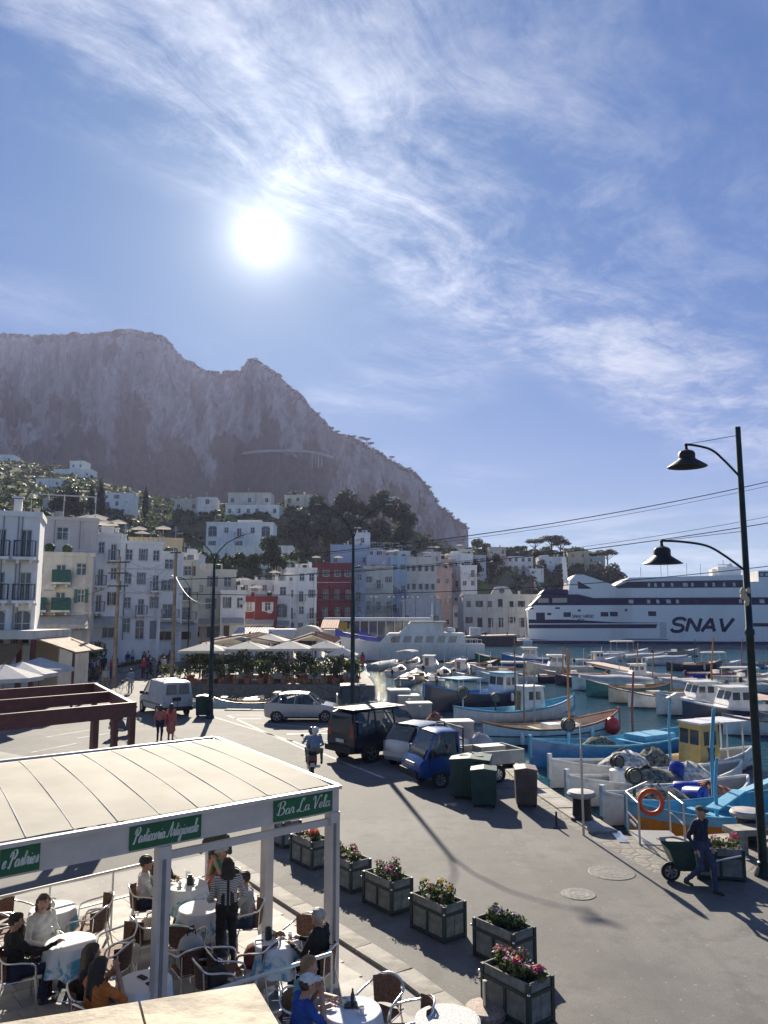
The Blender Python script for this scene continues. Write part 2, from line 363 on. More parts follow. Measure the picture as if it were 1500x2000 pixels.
# ------------- hillside behind the town: skyline (column, height in view, distance) and its foot
HILL = [(-420,840,470),(-150,870,440),(0,893,420),(130,915,400),(250,957,380),(330,977,360),(450,982,340),(560,990,330),(620,1000,320),(700,1012,310),(780,1030,300),(850,1062,290),(905,1080,300),(960,1077,330),(1000,1066,330),(1060,1066,330),(1120,1084,330),(1180,1118,330),(1212,1160,330),(1235,1203,330)]
FOOT = [(-420, 58), (0, 78), (200, 95), (300, 118), (450, 140), (560, 170), (620, 200), (700, 225), (900, 240), (1000, 245), (1235, 320)]
HFIX = []
def hill_h(px, Y):
    z = hill_raw(px, Y); sw = 0; sz = 0
    for (p_, Y_, dz_) in HFIX:
        d2 = ((px-p_)/46.0)**2+((Y-Y_)/17.0)**2
        if d2 < 5: k = math.exp(-d2*1.3); sw += k; sz += k*dz_
    return z+(sz/max(1.0, sw) if sw > 0 else 0)
def hill_raw(px, Y):
    D = interp(HILL, px, 2); zt = P(px, interp(HILL, px, 1), D).z; d0 = interp(FOOT, px)
    t = max(0.0, min(1.0, (Y-d0)/(D-d0)))
    z = .4+(zt-.4)*(t*.86+.14*t*t)
    X = (px-750)/FPX*Y
    z += fbm(X*.022, Y*.022, 1.3)*4.0*min(1, t*4)*(1-.6*t)
    st = 3.2; k = math.floor(z/st); fr = z/st-k
    zs = (k+min(1.0, max(0.0, (fr-.55)/.45)))*st
    return z*.35+zs*.65 if t > .03 else z
for p_, y_, Y_ in ((430,1076,202),(500,1076,202),(420,1102,190),(480,1102,190),(550,1102,190),(460,1008,248),(500,1008,248),(540,1006,250),(580,998,264),(403,1006,257),(360,1000,262),(218,991,264),(98,1000,242),(92,952,332),(120,934,387),(160,934,387),(150,917,400),(2,905,407),(365,1112,145),(490,1142,178),(1015,1127,296),(1076,1120,303),(1130,1112,315),(936,1122,266),(968,1112,275),(970,1086,303),(1164,1116,319),(1048,1124,283),(786,1048,275),(560,1125,176)):
    HFIX.append((p_, Y_, P(p_, y_, Y_).z-hill_raw(p_, Y_)))
w = MB(); cols = [x for x in range(-420, 1236, 7)]; NR = 120; rings = []
for px in cols:
    D = interp(HILL, px, 2); d0 = interp(FOOT, px)-6; col_ = []
    for i in range(NR+1):
        Y = d0+(D-d0)*i/NR; col_.append(((px-750)/FPX*(Y*.9914+(hill_h(px, Y)-CAMH)*.1305), Y, hill_h(px, Y) if i else -2.0))
    zl = col_[-1][2]
    for e, dz_ in ((40, -3), (120, -14), (260, -30)): col_.append(((px-750)/FPX*(D+e), D+e, max(-3, zl+dz_)))
    rings.append(col_)
w.loft(rings, caps=False, ring_closed=False)
def m_hill():
    m = bpy.data.materials.new('hillside'); m.use_nodes = True; t = NT(m.node_tree); b = t.n['Principled BSDF']
    co = t.new('ShaderNodeTexCoord').outputs['Object']; ge = t.new('ShaderNodeNewGeometry'); s = t.new('ShaderNodeSeparateXYZ'); t.l.new(ge.outputs['Normal'], s.inputs[0])
    n = t.noise(co, .09, 6, .65); n2 = t.noise(co, .7, 5, .7)
    gr = t.mix(t.mapr(n, .35, .65), (.07, .10, .03, 1), (.20, .21, .07, 1)); gr = t.mix(t.mapr(n2, .45, .65, 0, .7), gr, (.035, .05, .02, 1))
    wl = t.mix(t.mapr(n2, .3, .7), (.09, .085, .06, 1), (.17, .16, .12, 1))
    f = t.math('ADD', t.math('ABSOLUTE', s.outputs[2]), t.math('MULTIPLY', t.math('SUBTRACT', n, .5), .35))
    t.l.new(t.mix(t.mapr(f, .52, .70), wl, gr), b.inputs['Base Color']); b.inputs['Roughness'].default_value = .95
    bp = t.new('ShaderNodeBump'); bp.inputs['Strength'].default_value = 1.0; bp.inputs['Distance'].default_value = .8
    t.l.new(n2, bp.inputs['Height']); t.l.new(bp.outputs[0], b.inputs['Normal']); return m
tag(w.build('hillside', m_hill(), smooth=0), kind='structure')

# ------------- the limestone mountain
RIDGE = [(-450,735),(-300,700),(-150,668),(0,654),(60,655),(120,654),(175,652),(200,652),(235,648),(265,647),(300,652),(320,660),(335,672),(352,690),(360,702),(380,708),(395,722),(410,727),(432,728),(450,724),(467,724),(478,712),(484,702),(505,703),(515,712),(545,733),(560,752),(580,765),(600,787),(620,808),(640,830),(660,845),(690,856),(720,868),(735,880),(760,895),(785,912),(800,916),(820,932),(830,945),(845,965),(855,985),(870,995),(885,1010),(900,1020),(908,1026),(914,1033),(915,1042),(916,1090),(917,1190)]
def m_dist(px): return interp([(-450, 1450), (0, 1330), (300, 1280), (500, 1150), (700, 1000), (916, 880)], px)
MCOL = {}; MROWS = 130
def m_column(px):
    D = m_dist(px); yr = interp(RIDGE, px); zr = P(px, yr, D).z+fbm(px*.09, 1.0)*2.2; out = []
    zb = 20 if px < 700 else 20-22*min(1, (px-700)/200)
    for i in range(MROWS+1):
        t = i/MROWS
        # talus, then the cliff with ledges
        k = .40+.13*fbm(px*.006, 4.2)
        if t < .45: s = t/.45; dep = -430*(1-s)-95*s; h = k*(s**1.25)
        else:
            s = (t-.45)/.55; dep = -95*(1-s)**1.1; h = k+(1-k)*(s**.92)
        z = zb+(zr-zb)*h
        sc_ = min(1.0, zr/250.0)
        dep *= max(.25, sc_)
        rib = fbm(px*.030, z*.0045, 2.0, 5)*42+fbm(px*.11, z*.014, 5.0, 4)*8+fbm(px*.35, z*.06, 9.0, 3)*2.5
        buttress = 40*math.exp(-((px-560)/70.0)**2)*(1-t)+26*math.exp(-((px-250)/60.0)**2)*(1 if t > .4 else t/.4)
        Y = D+dep-(rib*sc_+buttress)*min(1, t*3+.2)*(1-.5*max(0, t-.9)/.1)
        out.append((px, Y, z, t))
    return out
mc = list(np.arange(-450, 850, 4.5))+list(np.arange(850, 917.6, 1.7)); w = MB(); rings = []; vegs = []
for px in mc:
    c = m_column(px); MCOL[px] = c; ring = []
    for (p_, Y, z, t) in c:
        ring.append(((p_-750)/FPX*(Y*math.cos(PITCH)+(z-CAMH)*math.sin(PITCH)), Y, z))
        vegs.append(1.40-1.32*t+.50*fbm(p_*.022, z*.012, 3.3, 5)+(.30 if t > .965 else 0))
    L = ring[-1]
    for e, f in ((30, .985), (160, .9), (700, .0)): ring.append((L[0]*(1+e/L[1]), L[1]+e, L[2]*f-2*(f == 0))); vegs.append(1.0)
    rings.append(ring)
w.loft(rings, caps=False, ring_closed=False)
def m_rock():
    m = bpy.data.materials.new('limestone_cliff'); m.use_nodes = True; t = NT(m.node_tree); b = t.n['Principled BSDF']
    co = t.new('ShaderNodeTexCoord').outputs['Object']
    at = t.new('ShaderNodeAttribute', attribute_name='veg')
    mp = t.new('ShaderNodeMapping'); t.l.new(co, mp.inputs[0]); mp.inputs['Scale'].default_value = (1, 1, .42)
    n1 = t.noise(mp.outputs[0], .022, 9, .7, .6); n2 = t.noise(co, .012, 7, .65, .3); n3 = t.noise(mp.outputs[0], .10, 8, .7, .5)
    rk = t.mix(t.mapr(n1, .36, .62), (.19, .165, .15, 1), (.50, .46, .42, 1)); rk = t.mix(t.mapr(n3, .45, .66, 0, .75), rk, (.14, .125, .12, 1)); rk = t.mix(t.mapr(n3, .30, .40, .55, 0), rk, (.58, .54, .50, 1))
    vg = t.mix(t.mapr(t.noise(co, .10, 5, .7), .35, .65), (.022, .034, .018, 1), (.055, .066, .036, 1))
    f = t.math('ADD', at.outputs['Fac'], t.math('MULTIPLY', t.math('SUBTRACT', n2, .5), 1.1)); f = t.math('ADD', f, t.math('MULTIPLY', t.math('SUBTRACT', n3, .5), .55))
    t.l.new(t.mix(t.mapr(f, .40, .58), rk, vg), b.inputs['Base Color']); b.inputs['Roughness'].default_value = .95; b.inputs['Specular IOR Level'].default_value = .1
    bp = t.new('ShaderNodeBump'); bp.inputs['Strength'].default_value = 1.0; bp.inputs['Distance'].default_value = 9.0
    t.l.new(t.math('ADD', n1, t.math('MULTIPLY', n3, .6)), bp.inputs['Height']); t.l.new(bp.outputs[0], b.inputs['Normal']); return m
mo = w.build('mountain', m_rock(), smooth=0); tag(mo, kind='structure')
at_ = mo.data.attributes.new('veg', 'FLOAT', 'POINT'); at_.data.foreach_set('value', vegs)
def m_surf(px, py):                         # the rock face seen in a given direction
    key = min(mc, key=lambda k: abs(k-px)); best = None
    for (p_, Y, z, t) in MCOL[key]:
        q = P(px, py, Y)
        if best is None or abs(q.z-z) < best[0]: best = (abs(q.z-z), q, t)
    return best[1]
# the road cut into the cliff
w = MB(); pts = [m_surf(x, y)+V(0, -14, 0) for x, y in ((480,890),(505,888),(530,886),(560,886),(590,887),(615,889),(635,893),(655,899))]
for a, b in zip(pts, pts[1:]): w.bar(a, b, 7, 1.5); w.bar(a+V(0,-3.4,1.2), b+V(0,-3.4,1.2), .5, 1.2)
for x in (612, 618, 624, 630): q = m_surf(x, 893); w.box((q.x, q.y-13, q.z-8), (1.5, 5, 18))
tag(w.build('mountain_road', mat('road_cut', (.45, .42, .38), .9)), kind='structure')

# ------------- air
hz = MB(); hz.b2(-2480, 2480, -190, 2500, -5.2, 520)
hm = bpy.data.materials.new('haze'); hm.use_nodes = True; t = NT(hm.node_tree); t.n.remove(t.n['Principled BSDF'])
vo = t.new('ShaderNodeVolumePrincipled'); vo.inputs['Density'].default_value = .00012; vo.inputs['Color'].default_value = (.60, .62, .95, 1); vo.inputs['Anisotropy'].default_value = .3
t.l.new(vo.outputs[0], t.n['Material Output'].inputs['Volume'])
tag(hz.build('haze', hm), 'thin bright haze in the air over the whole harbour', 'haze', kind='stuff')
# ---------------------------------------------------------------- buildings
def wallmat(n, c, d=.6): return mat(n, c, .88, var=.07, scale=.5, bump=.12, bscale=10, dirt=tuple(x*d for x in c), dscale=.7, streak=True)
W_BLUE = wallmat('bluish_white_plaster', (.86, .84, .81)); W_PINK = wallmat('pinkish_plaster', (.70, .62, .57)); W_BEIGE = wallmat('beige_plaster', (.66, .60, .50))
W_OCHRE = wallmat('ochre_plaster', (.64, .52, .34)); W_RED = wallmat('dark_red_plaster', (.20, .035, .04), .7); W_SKY = wallmat('pale_blue_plaster', (.46, .56, .66)); W_LAV = wallmat('lavender_plaster', (.58, .59, .66))
W_YEL = wallmat('pale_yellow_plaster', (.74, .69, .55)); W_GREY = wallmat('grey_plaster', (.62, .61, .59)); W_SALM = wallmat('salmon_plaster', (.62, .45, .37))
FRAME = mat('window_frame_white', (.62, .62, .60), .5); FRAME_D = mat('window_frame_dark', (.06, .05, .045), .5); ROOFM = mat('flat_roof', (.36, .34, .32), .9, var=.2); RAIL = mat('railing_iron', (.05, .055, .06), .5, .5)
BLUEAWN = mat('blue_awning', (.02, .08, .38), .8); GREENAWN = mat('green_panel', (.01, .085, .075), .6); CANVAS = mat('pale_canvas', (.58, .55, .48), .9, var=.1, subs=.25)
WCACHE = {}
def window_mesh(w, h, arch, frame):
    k = (round(w, 1), round(h, 1), arch, frame.name)
    if k in WCACHE: return WCACHE[k]
    f = MB(); t = .07
    f.b2(-w/2, -w/2+t, 0, .08, 0, h); f.b2(w/2-t, w/2, 0, .08, 0, h); f.b2(-w/2+t, w/2-t, 0, .08, h-t, h); f.b2(-w/2+t, w/2-t, 0, .08, 0, t)
    f.b2(-.035, .035, -.005, .075, t, h-t); f.b2(-w/2+t, -.036, 0, .07, h*.6, h*.6+.05); f.b2(.036, w/2-t, 0, .07, h*.6, h*.6+.05)
    if arch:
        for s in (-1, 1):
            pts = [(s*w/2, h+.001), (s*w/2, h-w*.42)]+[(s*w/2*math.cos(a), h-w*.42+w*.42*math.sin(a)) for a in (R(25), R(50), R(72), R(90))]
            f.side(pts if s > 0 else pts[::-1], -.06, .1)
    f.b2(-w/2-.08, w/2+.08, -.24, -.001, -.09, -.01)
    p = MB(); p.quad((-w/2+t, .05, t), (w/2-t, .05, t), (w/2-t, .05, h-t), (-w/2+t, .05, h-t))
    sh = MB(); sh.b2(0, w*.48, -.05, -.01, 0, h)
    for i in range(int(h/.16)): sh.b2(.05, w*.48-.05, -.065, -.05, .06+i*.16, .14+i*.16)
    WCACHE[k] = (f.mesh('window', frame), p.mesh('pane', GLASS), sh); return WCACHE[k]
SHC = {}
def add_window(par, x, z, w, h, kind, frame, shm):
    fm, pm, sh = window_mesh(w, h, kind in 'aA', frame)
    o = link('window', fm, par, loc=(x, .16, z)); link('pane', pm, o)
    if kind == 's':
        k = (round(w, 1), round(h, 1), shm.name)
        if k not in SHC: SHC[k] = sh.mesh('shutter', shm)
        for s in (-1, 1):
            q = link('shutter', SHC[k], o, loc=(s*w/2, -.16, 0)); q.scale = (s, 1, 1)
BALC = {}
def add_balcony(par, x, z, w, d=.95, m=None, solid=None):
    k = (round(w, 1), d, m.name, solid.name if solid else '')
    if k not in BALC:
        b = MB(); b.b2(-w/2, w/2, -d, -.001, -.16, 0); b.b2(-w/2+.2, -w/2+.35, -d*.7, -.001, -.4, -.16); b.b2(w/2-.35, w/2-.2, -d*.7, -.001, -.4, -.16)
        r = MB()
        if solid: r.b2(-w/2, w/2, -d+.002, -d+.07, 0, 1.0); r.b2(-w/2+.002, -w/2+.07, -d+.07, -.02, 0, .98); r.b2(w/2-.07, w/2-.002, -d+.07, -.02, 0, .98)
        else:
            for xx in (-w/2+.03, w/2-.03): r.bar((xx, -d+.04, 1.0), (xx, -.02, 1.0), .045); r.bar((xx, -d+.04, .08), (xx, -.02, .08), .03)
            r.bar((-w/2, -d+.04, 1.0), (w/2, -d+.04, 1.0), .05); r.bar((-w/2, -d+.04, .08), (w/2, -d+.04, .08), .03)
            n = max(4, int(w/.16))
            for i in range(n+1): xx = -w/2+.03+i*(w-.06)/n; r.bar((xx, -d+.04, .08), (xx, -d+.04, 1.0), .022)
            for yy in (.25, .5, .75):
                for xx in (-w/2+.03, w/2-.03): r.bar((xx, -d*yy, .08), (xx, -d*yy, 1.0), .022)
        BALC[k] = (b.mesh('balcony', m), r.mesh('railing', solid or RAIL))
    o = link('balcony', BALC[k][0], par, loc=(x, 0, z)); link('railing', BALC[k][1], o); return o
def building(label, x0, x1, yt, yb, Y, yaw, wm, rows, name='house', group=None, D=9.0, roof='flat', opts='', frame=FRAME, shm=SHUT_GY, deep=4.0):
    a = P(x0, yb, Y); b = P(x1, yb, Y); top = P(x0, yt, Y).z; H = top-a.z; W = (b.x-a.x)/max(.5, math.cos(yaw)); c = (a+b)/2
    t = thing(name, label, 'building', c, yaw, group)
    xs = {-W/2, W/2}; zs = {-deep, 0.0, H}; rects = []; wins = []; bal = []
    fh = H/len(rows)
    for i, row in enumerate(rows):
        n = len(row)
        for j, k in enumerate(row):
            if k in '-.': continue
            cw = W/n; x = -W/2+cw*(j+.5)+rnd.uniform(-.05, .05)*cw
            w_, h_ = {'w': (min(1.1, cw*.5), min(1.45, fh*.46)), 's': (min(.95, cw*.34), min(1.5, fh*.5)), 'd': (min(1.2, cw*.45), min(2.2, fh*.66)), 'a': (min(1.2, cw*.5), min(2.0, fh*.6)), 'A': (min(2.6, cw*.66), min(3.0, fh*.78)), 'b': (min(1.2, cw*.45), min(2.2, fh*.66)), 'o': (min(.6, cw*.4), .7), 'D': (min(1.3, cw*.5), min(2.4, fh*.75))}[k]
            z = i*fh+(.03*fh if k in 'dbDA' else fh*.3)
            rects.append((x-w_/2, x+w_/2, z, z+h_)); wins.append((x, z, w_, h_, k))
            if k in 'db' and i > 0: bal.append((x, z, min(cw*.86, w_+1.3)))
    for r in rects: xs |= {r[0], r[1]}; zs |= {r[2], r[3]}
    xs, zs = sorted(xs), sorted(zs); w = MB()
    for xa, xb in zip(xs, xs[1:]):
        for za, zb in zip(zs, zs[1:]):
            mx, mz = (xa+xb)/2, (za+zb)/2
            if any(r[0] < mx < r[1] and r[2] < mz < r[3] for r in rects): continue
            w.quad((xa, 0, za), (xb, 0, za), (xb, 0, zb), (xa, 0, zb))
    for r in rects:
        for p, q in (((r[0], r[2]), (r[1], r[2])), ((r[1], r[2]), (r[1], r[3])), ((r[1], r[3]), (r[0], r[3])), ((r[0], r[3]), (r[0], r[2]))):
            w.quad((p[0], 0, p[1]), (p[0], .3, p[1]), (q[0], .3, q[1]), (q[0], 0, q[1]))
        w.quad((r[0], .3, r[2]), (r[1], .3, r[2]), (r[1], .3, r[3]), (r[0], .3, r[3]))
    for pts in (((-W/2, 0), (-W/2, D)), ((W/2, D), (W/2, 0)), ((W/2, D), (-W/2, D))):
        (xa, ya), (xb, yb_) = pts[0], pts[1]; w.quad((xa, ya, -deep), (xb, yb_, -deep), (xb, yb_, H), (xa, ya, H))
    w.build('wall', wm, t)
    for x, z, w_, h_, k in wins:
        if k == 'D' : 
            dm = MB(); dm.b2(-w_/2, w_/2, 0, .06, 0, h_); dm.b2(-.02, .02, -.02, 0, .05, h_-.05); dm.b2(-w_/2+.1, -.1, -.015, 0, .2, h_*.45); dm.b2(.1, w_/2-.1, -.015, 0, .2, h_*.45)
            link('door', dm.mesh('door', shm), t, loc=(x, .18, z))
        else: add_window(t, x, z, w_, h_, k, frame, shm)
    for x, z, w_ in bal: add_balcony(t, x, z, w_, m=wm, solid=GREENAWN if 'g' in opts else None)
    r = MB()
    if roof == 'flat':
        r.b2(-W/2+.25, W/2-.25, .25, D-.25, H-.3, H-.05); rf = r.build('roof', ROOFM, t)
        p = MB(); e = .12; p.b2(-W/2-e, W/2+e, -e, .3, H-.02, H+.32)
        p.b2(-W/2-e, -W/2+.3, .3, D+e, H-.02, H+.32); p.b2(W/2-.3, W/2+e, .3, D+e, H-.02, H+.32); p.b2(-W/2+.3, W/2-.3, D-.2, D+e, H-.02, H+.32); p.build('parapet', wm, t)
    elif roof == 'gable':
        r.side([(-W/2-.4, H-.05), (W/2+.4, H-.05), (0, H+W*.18)], -.4, D+.4); rf = r.build('roof', TERRA, t)
    elif roof == 'vault':
        r.side([(W/2*math.cos(math.pi*i/10), H-.05+W*.12*math.sin(math.pi*i/10)) for i in range(11)], -.15, D); rf = r.build('roof', wm, t)
    rr = random.Random(label)
    if roof == 'flat':
        for i in range(rr.randint(0, 2)):
            x = rr.uniform(-W*.4, W*.4); y = rr.uniform(.15*D, .6*D); q = MB(); hh = rr.uniform(.8, 1.4); q.box((x, y, H+hh/2), (.5, .5, hh)); q.box((x, y, H+hh+.05), (.7, .7, .1)); q.build('chimney', wm, rf)
        if 't' in opts:
            x = rr.uniform(-W*.2, W*.25); q = MB(); q.b2(x-W*.18, x+W*.18, D*.35, D*.8, H-.04, H+1.3); q.build('roof_room', wm, rf)
        if rr.random() < .75:
            x = rr.uniform(-W*.4, W*.4); q = MB(); q.cyl((x, D*.3, H), (x, D*.3, H+2.4), .03, n=5)
            for k in range(4): q.bar((x-.35+.05*k, D*.3, H+1.7+k*.17), (x+.35-.05*k, D*.3, H+1.7+k*.17), .03)
            q.build('antenna', STEEL, rf)
        if 'r' in opts:
            q = MB(); q.bar((-W/2, .1, H+1.15), (W/2, .1, H+1.15), .05); n = int(W/.5)
            for i in range(n+1): q.bar((-W/2+i*W/n, .1, H+.3), (-W/2+i*W/n, .1, H+1.15), .03)
            q.build('roof_railing', RAIL, rf)
        if 'p' in opts:
            q = MB(); n = max(3, int(W/1.2)); q.bar((-W/2+.2, .3, H+2.4), (W/2-.2, .3, H+2.4), .1)
            for i in range(n): x = -W/2+.3+i*(W-.6)/(n-1); q.bar((x, .3, H+.3), (x, .3, H+2.4), .08) if i % 2 == 0 else None; q.bar((x, .1, H+2.47), (x, D*.5, H+2.47), .07)
            q.build('roof_pergola', FRAME, rf)
    for i in range(rr.randint(1, 3)):
        x = rr.uniform(-W*.45, W*.45); q = MB(); q.cyl((x, -.04, 0), (x, -.04, H), .035, n=5); q.build('drainpipe', SHUT_GY if rr.random() < .4 else wm, t)
    if rr.random() < .6: q = MB(); x = rr.uniform(-W*.4, W*.4); z_ = rr.uniform(.3, .8)*H; q.b2(x-.4, x+.4, -.34, -.001, z_, z_+.55); q.build('air_conditioner', FRAME, t)
    if group == ROW and roof == 'flat':
        for i in range(rr.randint(2, 4)):              # clutter of roof terraces
            x, y = rr.uniform(-W*.42, W*.42), rr.uniform(.6, D*.7); q = MB(); k = rr.random()
            if k < .35: q.cyl((x, y, H), (x, y, H+1.0), .45, n=10); q.build('water_tank', SHUT_GY, rf)
            elif k < .65: q.box((x, y, H+.28), (.7, .5, .5)); q.ell((x, y, H+.75), (.45, .35, .35), 7, 5); q.build('roof_plant', LEAF, rf)
            else: q.cyl((x, y, H), (x, y, H+2.1), .03, n=5); q.add([(x-1.1, y-1.1, H+1.8), (x+1.1, y-1.1, H+1.8), (x+1.1, y+1.1, H+1.8), (x-1.1, y+1.1, H+1.8), (x, y, H+2.25)], [(0, 1, 4), (1, 2, 4), (2, 3, 4), (3, 0, 4)]); q.build('roof_parasol', CANVAS, rf)
    if 'c' in opts or rr.random() < .45:
        for i in range(1, len(rows)): q = MB(); q.b2(-W/2-.06, W/2+.06, -.07, -.001, i*fh-.22, i*fh-.08); q.build('cornice', FRAME, t)
    if group == ROW and Y < 150 and 'B' not in opts and rr.random() < .6: opts += 'K'
    if 'B' in opts or 'G' in opts or 'K' in opts:
        q = MB(); x_, z_ = W*.44, fh*.86; q.side([(0, 0), (0, -.06), (1, -.06)], 0, 1) if False else None
        q.add([(-x_, -.02, z_), (x_, -.02, z_), (x_, -2.2, z_-.75), (-x_, -2.2, z_-.75), (-x_, -.02, z_-.06), (x_, -.02, z_-.06), (x_, -2.2, z_-.81), (-x_, -2.2, z_-.81), (x_, -2.2, z_-1.05), (-x_, -2.2, z_-1.05)], [(0,1,2,3), (7,6,5,4), (0,4,5,1), (1,5,6,2), (3,7,4,0), (3,2,8,9)])
        q.build('awning', BLUEAWN if 'B' in opts else (CANVAS if 'K' in opts else GREENAWN), t)
    return t, W, H
ROW = 'houses in the row along the harbour street'; HV = 'villas scattered on the hillside'; RH = 'houses on the wooded point beyond the ferry'
BL = [
 # label, x0, x1, ytop, ybase, Y, yaw, wall, rows, kwargs
 ('cream white corner house with arched windows and curved iron balconies at left edge', -128, 50, 1006, 1262, 48, 20, WHITE, ['AAAA', 'dadd', 'dadd'], dict(opts='rc', D=4)),
 ('beige three storey house with rooftop flower terrace beside the cream corner house', 58, 166, 1086, 1248, 62, 24, CREAM, ['D-w', 'dds', 'wdw'], dict(opts='g', D=8, shm=SHUT_G)),
 ('pinkish upper storey with bare wall behind the rooftop flower terrace', 50, 172, 1016, 1240, 72, 22, W_PINK, ['---', '---', '---', '-w-'], dict(opts='p', D=9)),
 ('tall white house with narrow windows next to the beige house', 158, 222, 1046, 1248, 76, 26, W_BLUE, ['DA', 'dbs', 'wdw', 'swd'], dict(opts='t', shm=SHUT_B)),
 ('white house with stepped parapet and dark arched openings behind wooden utility pole', 212, 305, 1062, 1250, 86, 26, W_BLUE, ['AaAD', 'awds', 'dwsd', 'swsw'], dict(opts='r', shm=SHUT_GY)),
 ('ochre upper house rising behind the white street houses', 250, 348, 1054, 1200, 112, 15, W_OCHRE, ['---', '---', 'w-w'], dict()),
 ('grey white narrow house with awning over its shop front', 296, 350, 1082, 1252, 92, 28, W_BLUE, ['A', 'd', 's', 'w'], dict(opts='K')),
 ('pale yellow house with tall brown shuttered doors behind the second utility pole', 342, 384, 1098, 1250, 100, 20, W_YEL, ['D', 'b', 'd', 's'], dict(shm=SHUT_B)),
 ('cream block with red flower terrace on its flat roof', 366, 456, 1116, 1246, 110, 16, CREAM, ['ADw', 'wsd', 'dsw'], dict(opts='tK', shm=SHUT_GY)),
 ('low white house with leafy roof terrace beside the tall lamp post', 430, 477, 1157, 1244, 108, 12, W_BLUE, ['D-', 'sw'], dict(opts='', shm=SHUT_B)),
 ('dark red house with white upper floor and two white shutters', 470, 538, 1168, 1242, 128, 6, W_RED, ['aD', 'ss'], dict(shm=FRAME)),
 ('white upper house with railed balconies above the dark red house', 468, 545, 1136, 1215, 140, 4, WHITE, ['----', 'dwdw', 'wsww'], dict(opts='r')),
 ('white house with one big arched window beside the dark red house', 533, 566, 1138, 1242, 134, 6, W_BLUE, ['D', 'A', 'w'], dict()),
 ('tall plain white house with long vertical windows in mid row', 558, 617, 1112, 1242, 146, 10, WHITE, ['ADw', 'dwd', 'wds', 'oww'], dict(opts='t')),
 ('beige rear house with flat roof above the white row', 530, 600, 1098, 1180, 165, 0, W_BEIGE, ['---', 'w-w'], dict()),
 ('large dark red hotel with white framed balconies and striped arcade', 603, 690, 1102, 1240, 186, 4, W_RED, ['AAAA', 'dddd', 'dddd', 'ssss'], dict(opts='c', name='hotel')),
 ('pale blue flat roofed house behind the dark red hotel', 645, 722, 1066, 1160, 215, 4, W_SKY, ['---', 'w--w'], dict()),
 ('small white stepped tower house above the pale blue house', 692, 722, 1042, 1120, 222, 0, WHITE, ['-', 'a', 'w'], dict(opts='t')),
 ('narrow light blue house right of the dark red hotel', 687, 714, 1112, 1238, 190, 4, W_SKY, ['D', 's', 'd', 's'], dict(shm=W_SKY)),
 ('cream yellow house with broad balconies in the far row', 710, 768, 1108, 1236, 197, 6, W_YEL, ['DAD', 'ddd', 'sds'], dict(opts='c')),
 ('lavender blue upper house with arched loggia in the far row', 716, 772, 1086, 1180, 208, 4, W_LAV, ['---', 'aaa'], dict()),
 ('light blue house with stacked balconies in the far row', 763, 796, 1088, 1234, 206, 8, W_SKY, ['DD', 'dd', 'dd', 'ss'], dict()),
 ('long ivory building ribbed with rows of narrow windows', 790, 853, 1090, 1234, 214, 10, CREAM, ['sssss', 'sssss', 'sssss', 'sssss'], dict(opts='c', frame=FRAME_D)),
 ('reddish narrow house under the trees right of the ivory block', 848, 884, 1112, 1232, 228, 8, W_SALM, ['ww', 'ss', 'ww'], dict()),
 ('low pale building with three wide arches behind the quay', 786, 862, 1176, 1236, 188, 4, W_GREY, ['aAAa'], dict(roof='vault', D=8)),
 ('white house cluster with balconies left of the wooded point', 880, 926, 1083, 1215, 242, 6, W_BLUE, ['ww', 'dd', 'dw', 'ws'], dict(opts='t')),
]
for L, x0, x1, yt, yb, Y, yaw, wm, rows, kw in BL: building(L, x0, x1, yt, yb, Y, R(yaw), wm, rows, group=ROW, **kw)
FILL = [('small white house stepping up behind the arched white house', 262, 312, 1062, 1100, 120, WHITE), 
        ('small white house right of the stepped tower', 718, 748, 1072, 1110, 226, WHITE), ('cream house peeking above the lavender loggia', 742, 782, 1076, 1112, 228, CREAM),
        ('white house between light blue house and ivory block', 778, 802, 1078, 1120, 224, WHITE), ('grey white house behind the ivory block at right', 826, 862, 1080, 1125, 234, W_GREY), ('salmon house tucked behind the reddish house', 862, 890, 1094, 1135, 240, W_SALM), ('white house beside the dark trees above the harbour office', 900, 932, 1106, 1150, 232, WHITE), ('cream house left of the lavender house', 896, 924, 1074, 1108, 258, CREAM),
        ('white block behind the tall narrow white house', 172, 232, 1046, 1090, 100, WHITE), ('small white annex on the roof line right of the pinkish storey', 120, 168, 1036, 1060, 84, WHITE)]
for i, (L, x0, x1, yt, yb, Y, wm) in enumerate(FILL): building(L, x0, x1, yt, yb, Y, R(rnd.uniform(0, 14)), wm, [['w-', 'sw'], ['dw', 'ws'], ['ww', '-d'], ['s', 'w', 'd']][i % 4], group=ROW, opts=['t', 'r', 'p', ''][i % 4], D=7, shm=[SHUT_G, SHUT_B, SHUT_GY][i % 3], deep=3.5)
# two-storey harbour office with a gabled centre
t, W, H = building('ivory two storey harbour office with curved central gable', 905, 1052, 1163, 1226, 200, R(3), CREAM, ['sDDDsDs', 'wswawsw'], D=10, opts='c', frame=FRAME_D, shm=FRAME_D, name='harbour_office')
q = MB(); cx_ = W*.02; q.side([(cx_-2.9, H+.3), (cx_+2.9, H+.3), (cx_+2.2, H+1.5)]+[(cx_+2.2*math.cos(math.pi*i/8), H+1.5+.9*math.sin(math.pi*i/8)) for i in range(1, 8)]+[(cx_-2.2, H+1.5)], -.16, .35); q.build('gable', CREAM, t)
q = MB(); q.tube([(cx_+.75*math.cos(i*math.pi/8), -.2, H+1.2+.75*math.sin(i*math.pi/8)) for i in range(16)], .09, 5, True); rw = q.build('round_window', FRAME, t)
q = MB(); q.prism([(.7*math.cos(i*math.pi/8), .7*math.sin(i*math.pi/8)) for i in range(16)], -.02, .02); pz = q.build('pane', GLASS, rw); pz.rotation_euler = (R(90), 0, 0); pz.location = (cx_, -.17, H+1.2)
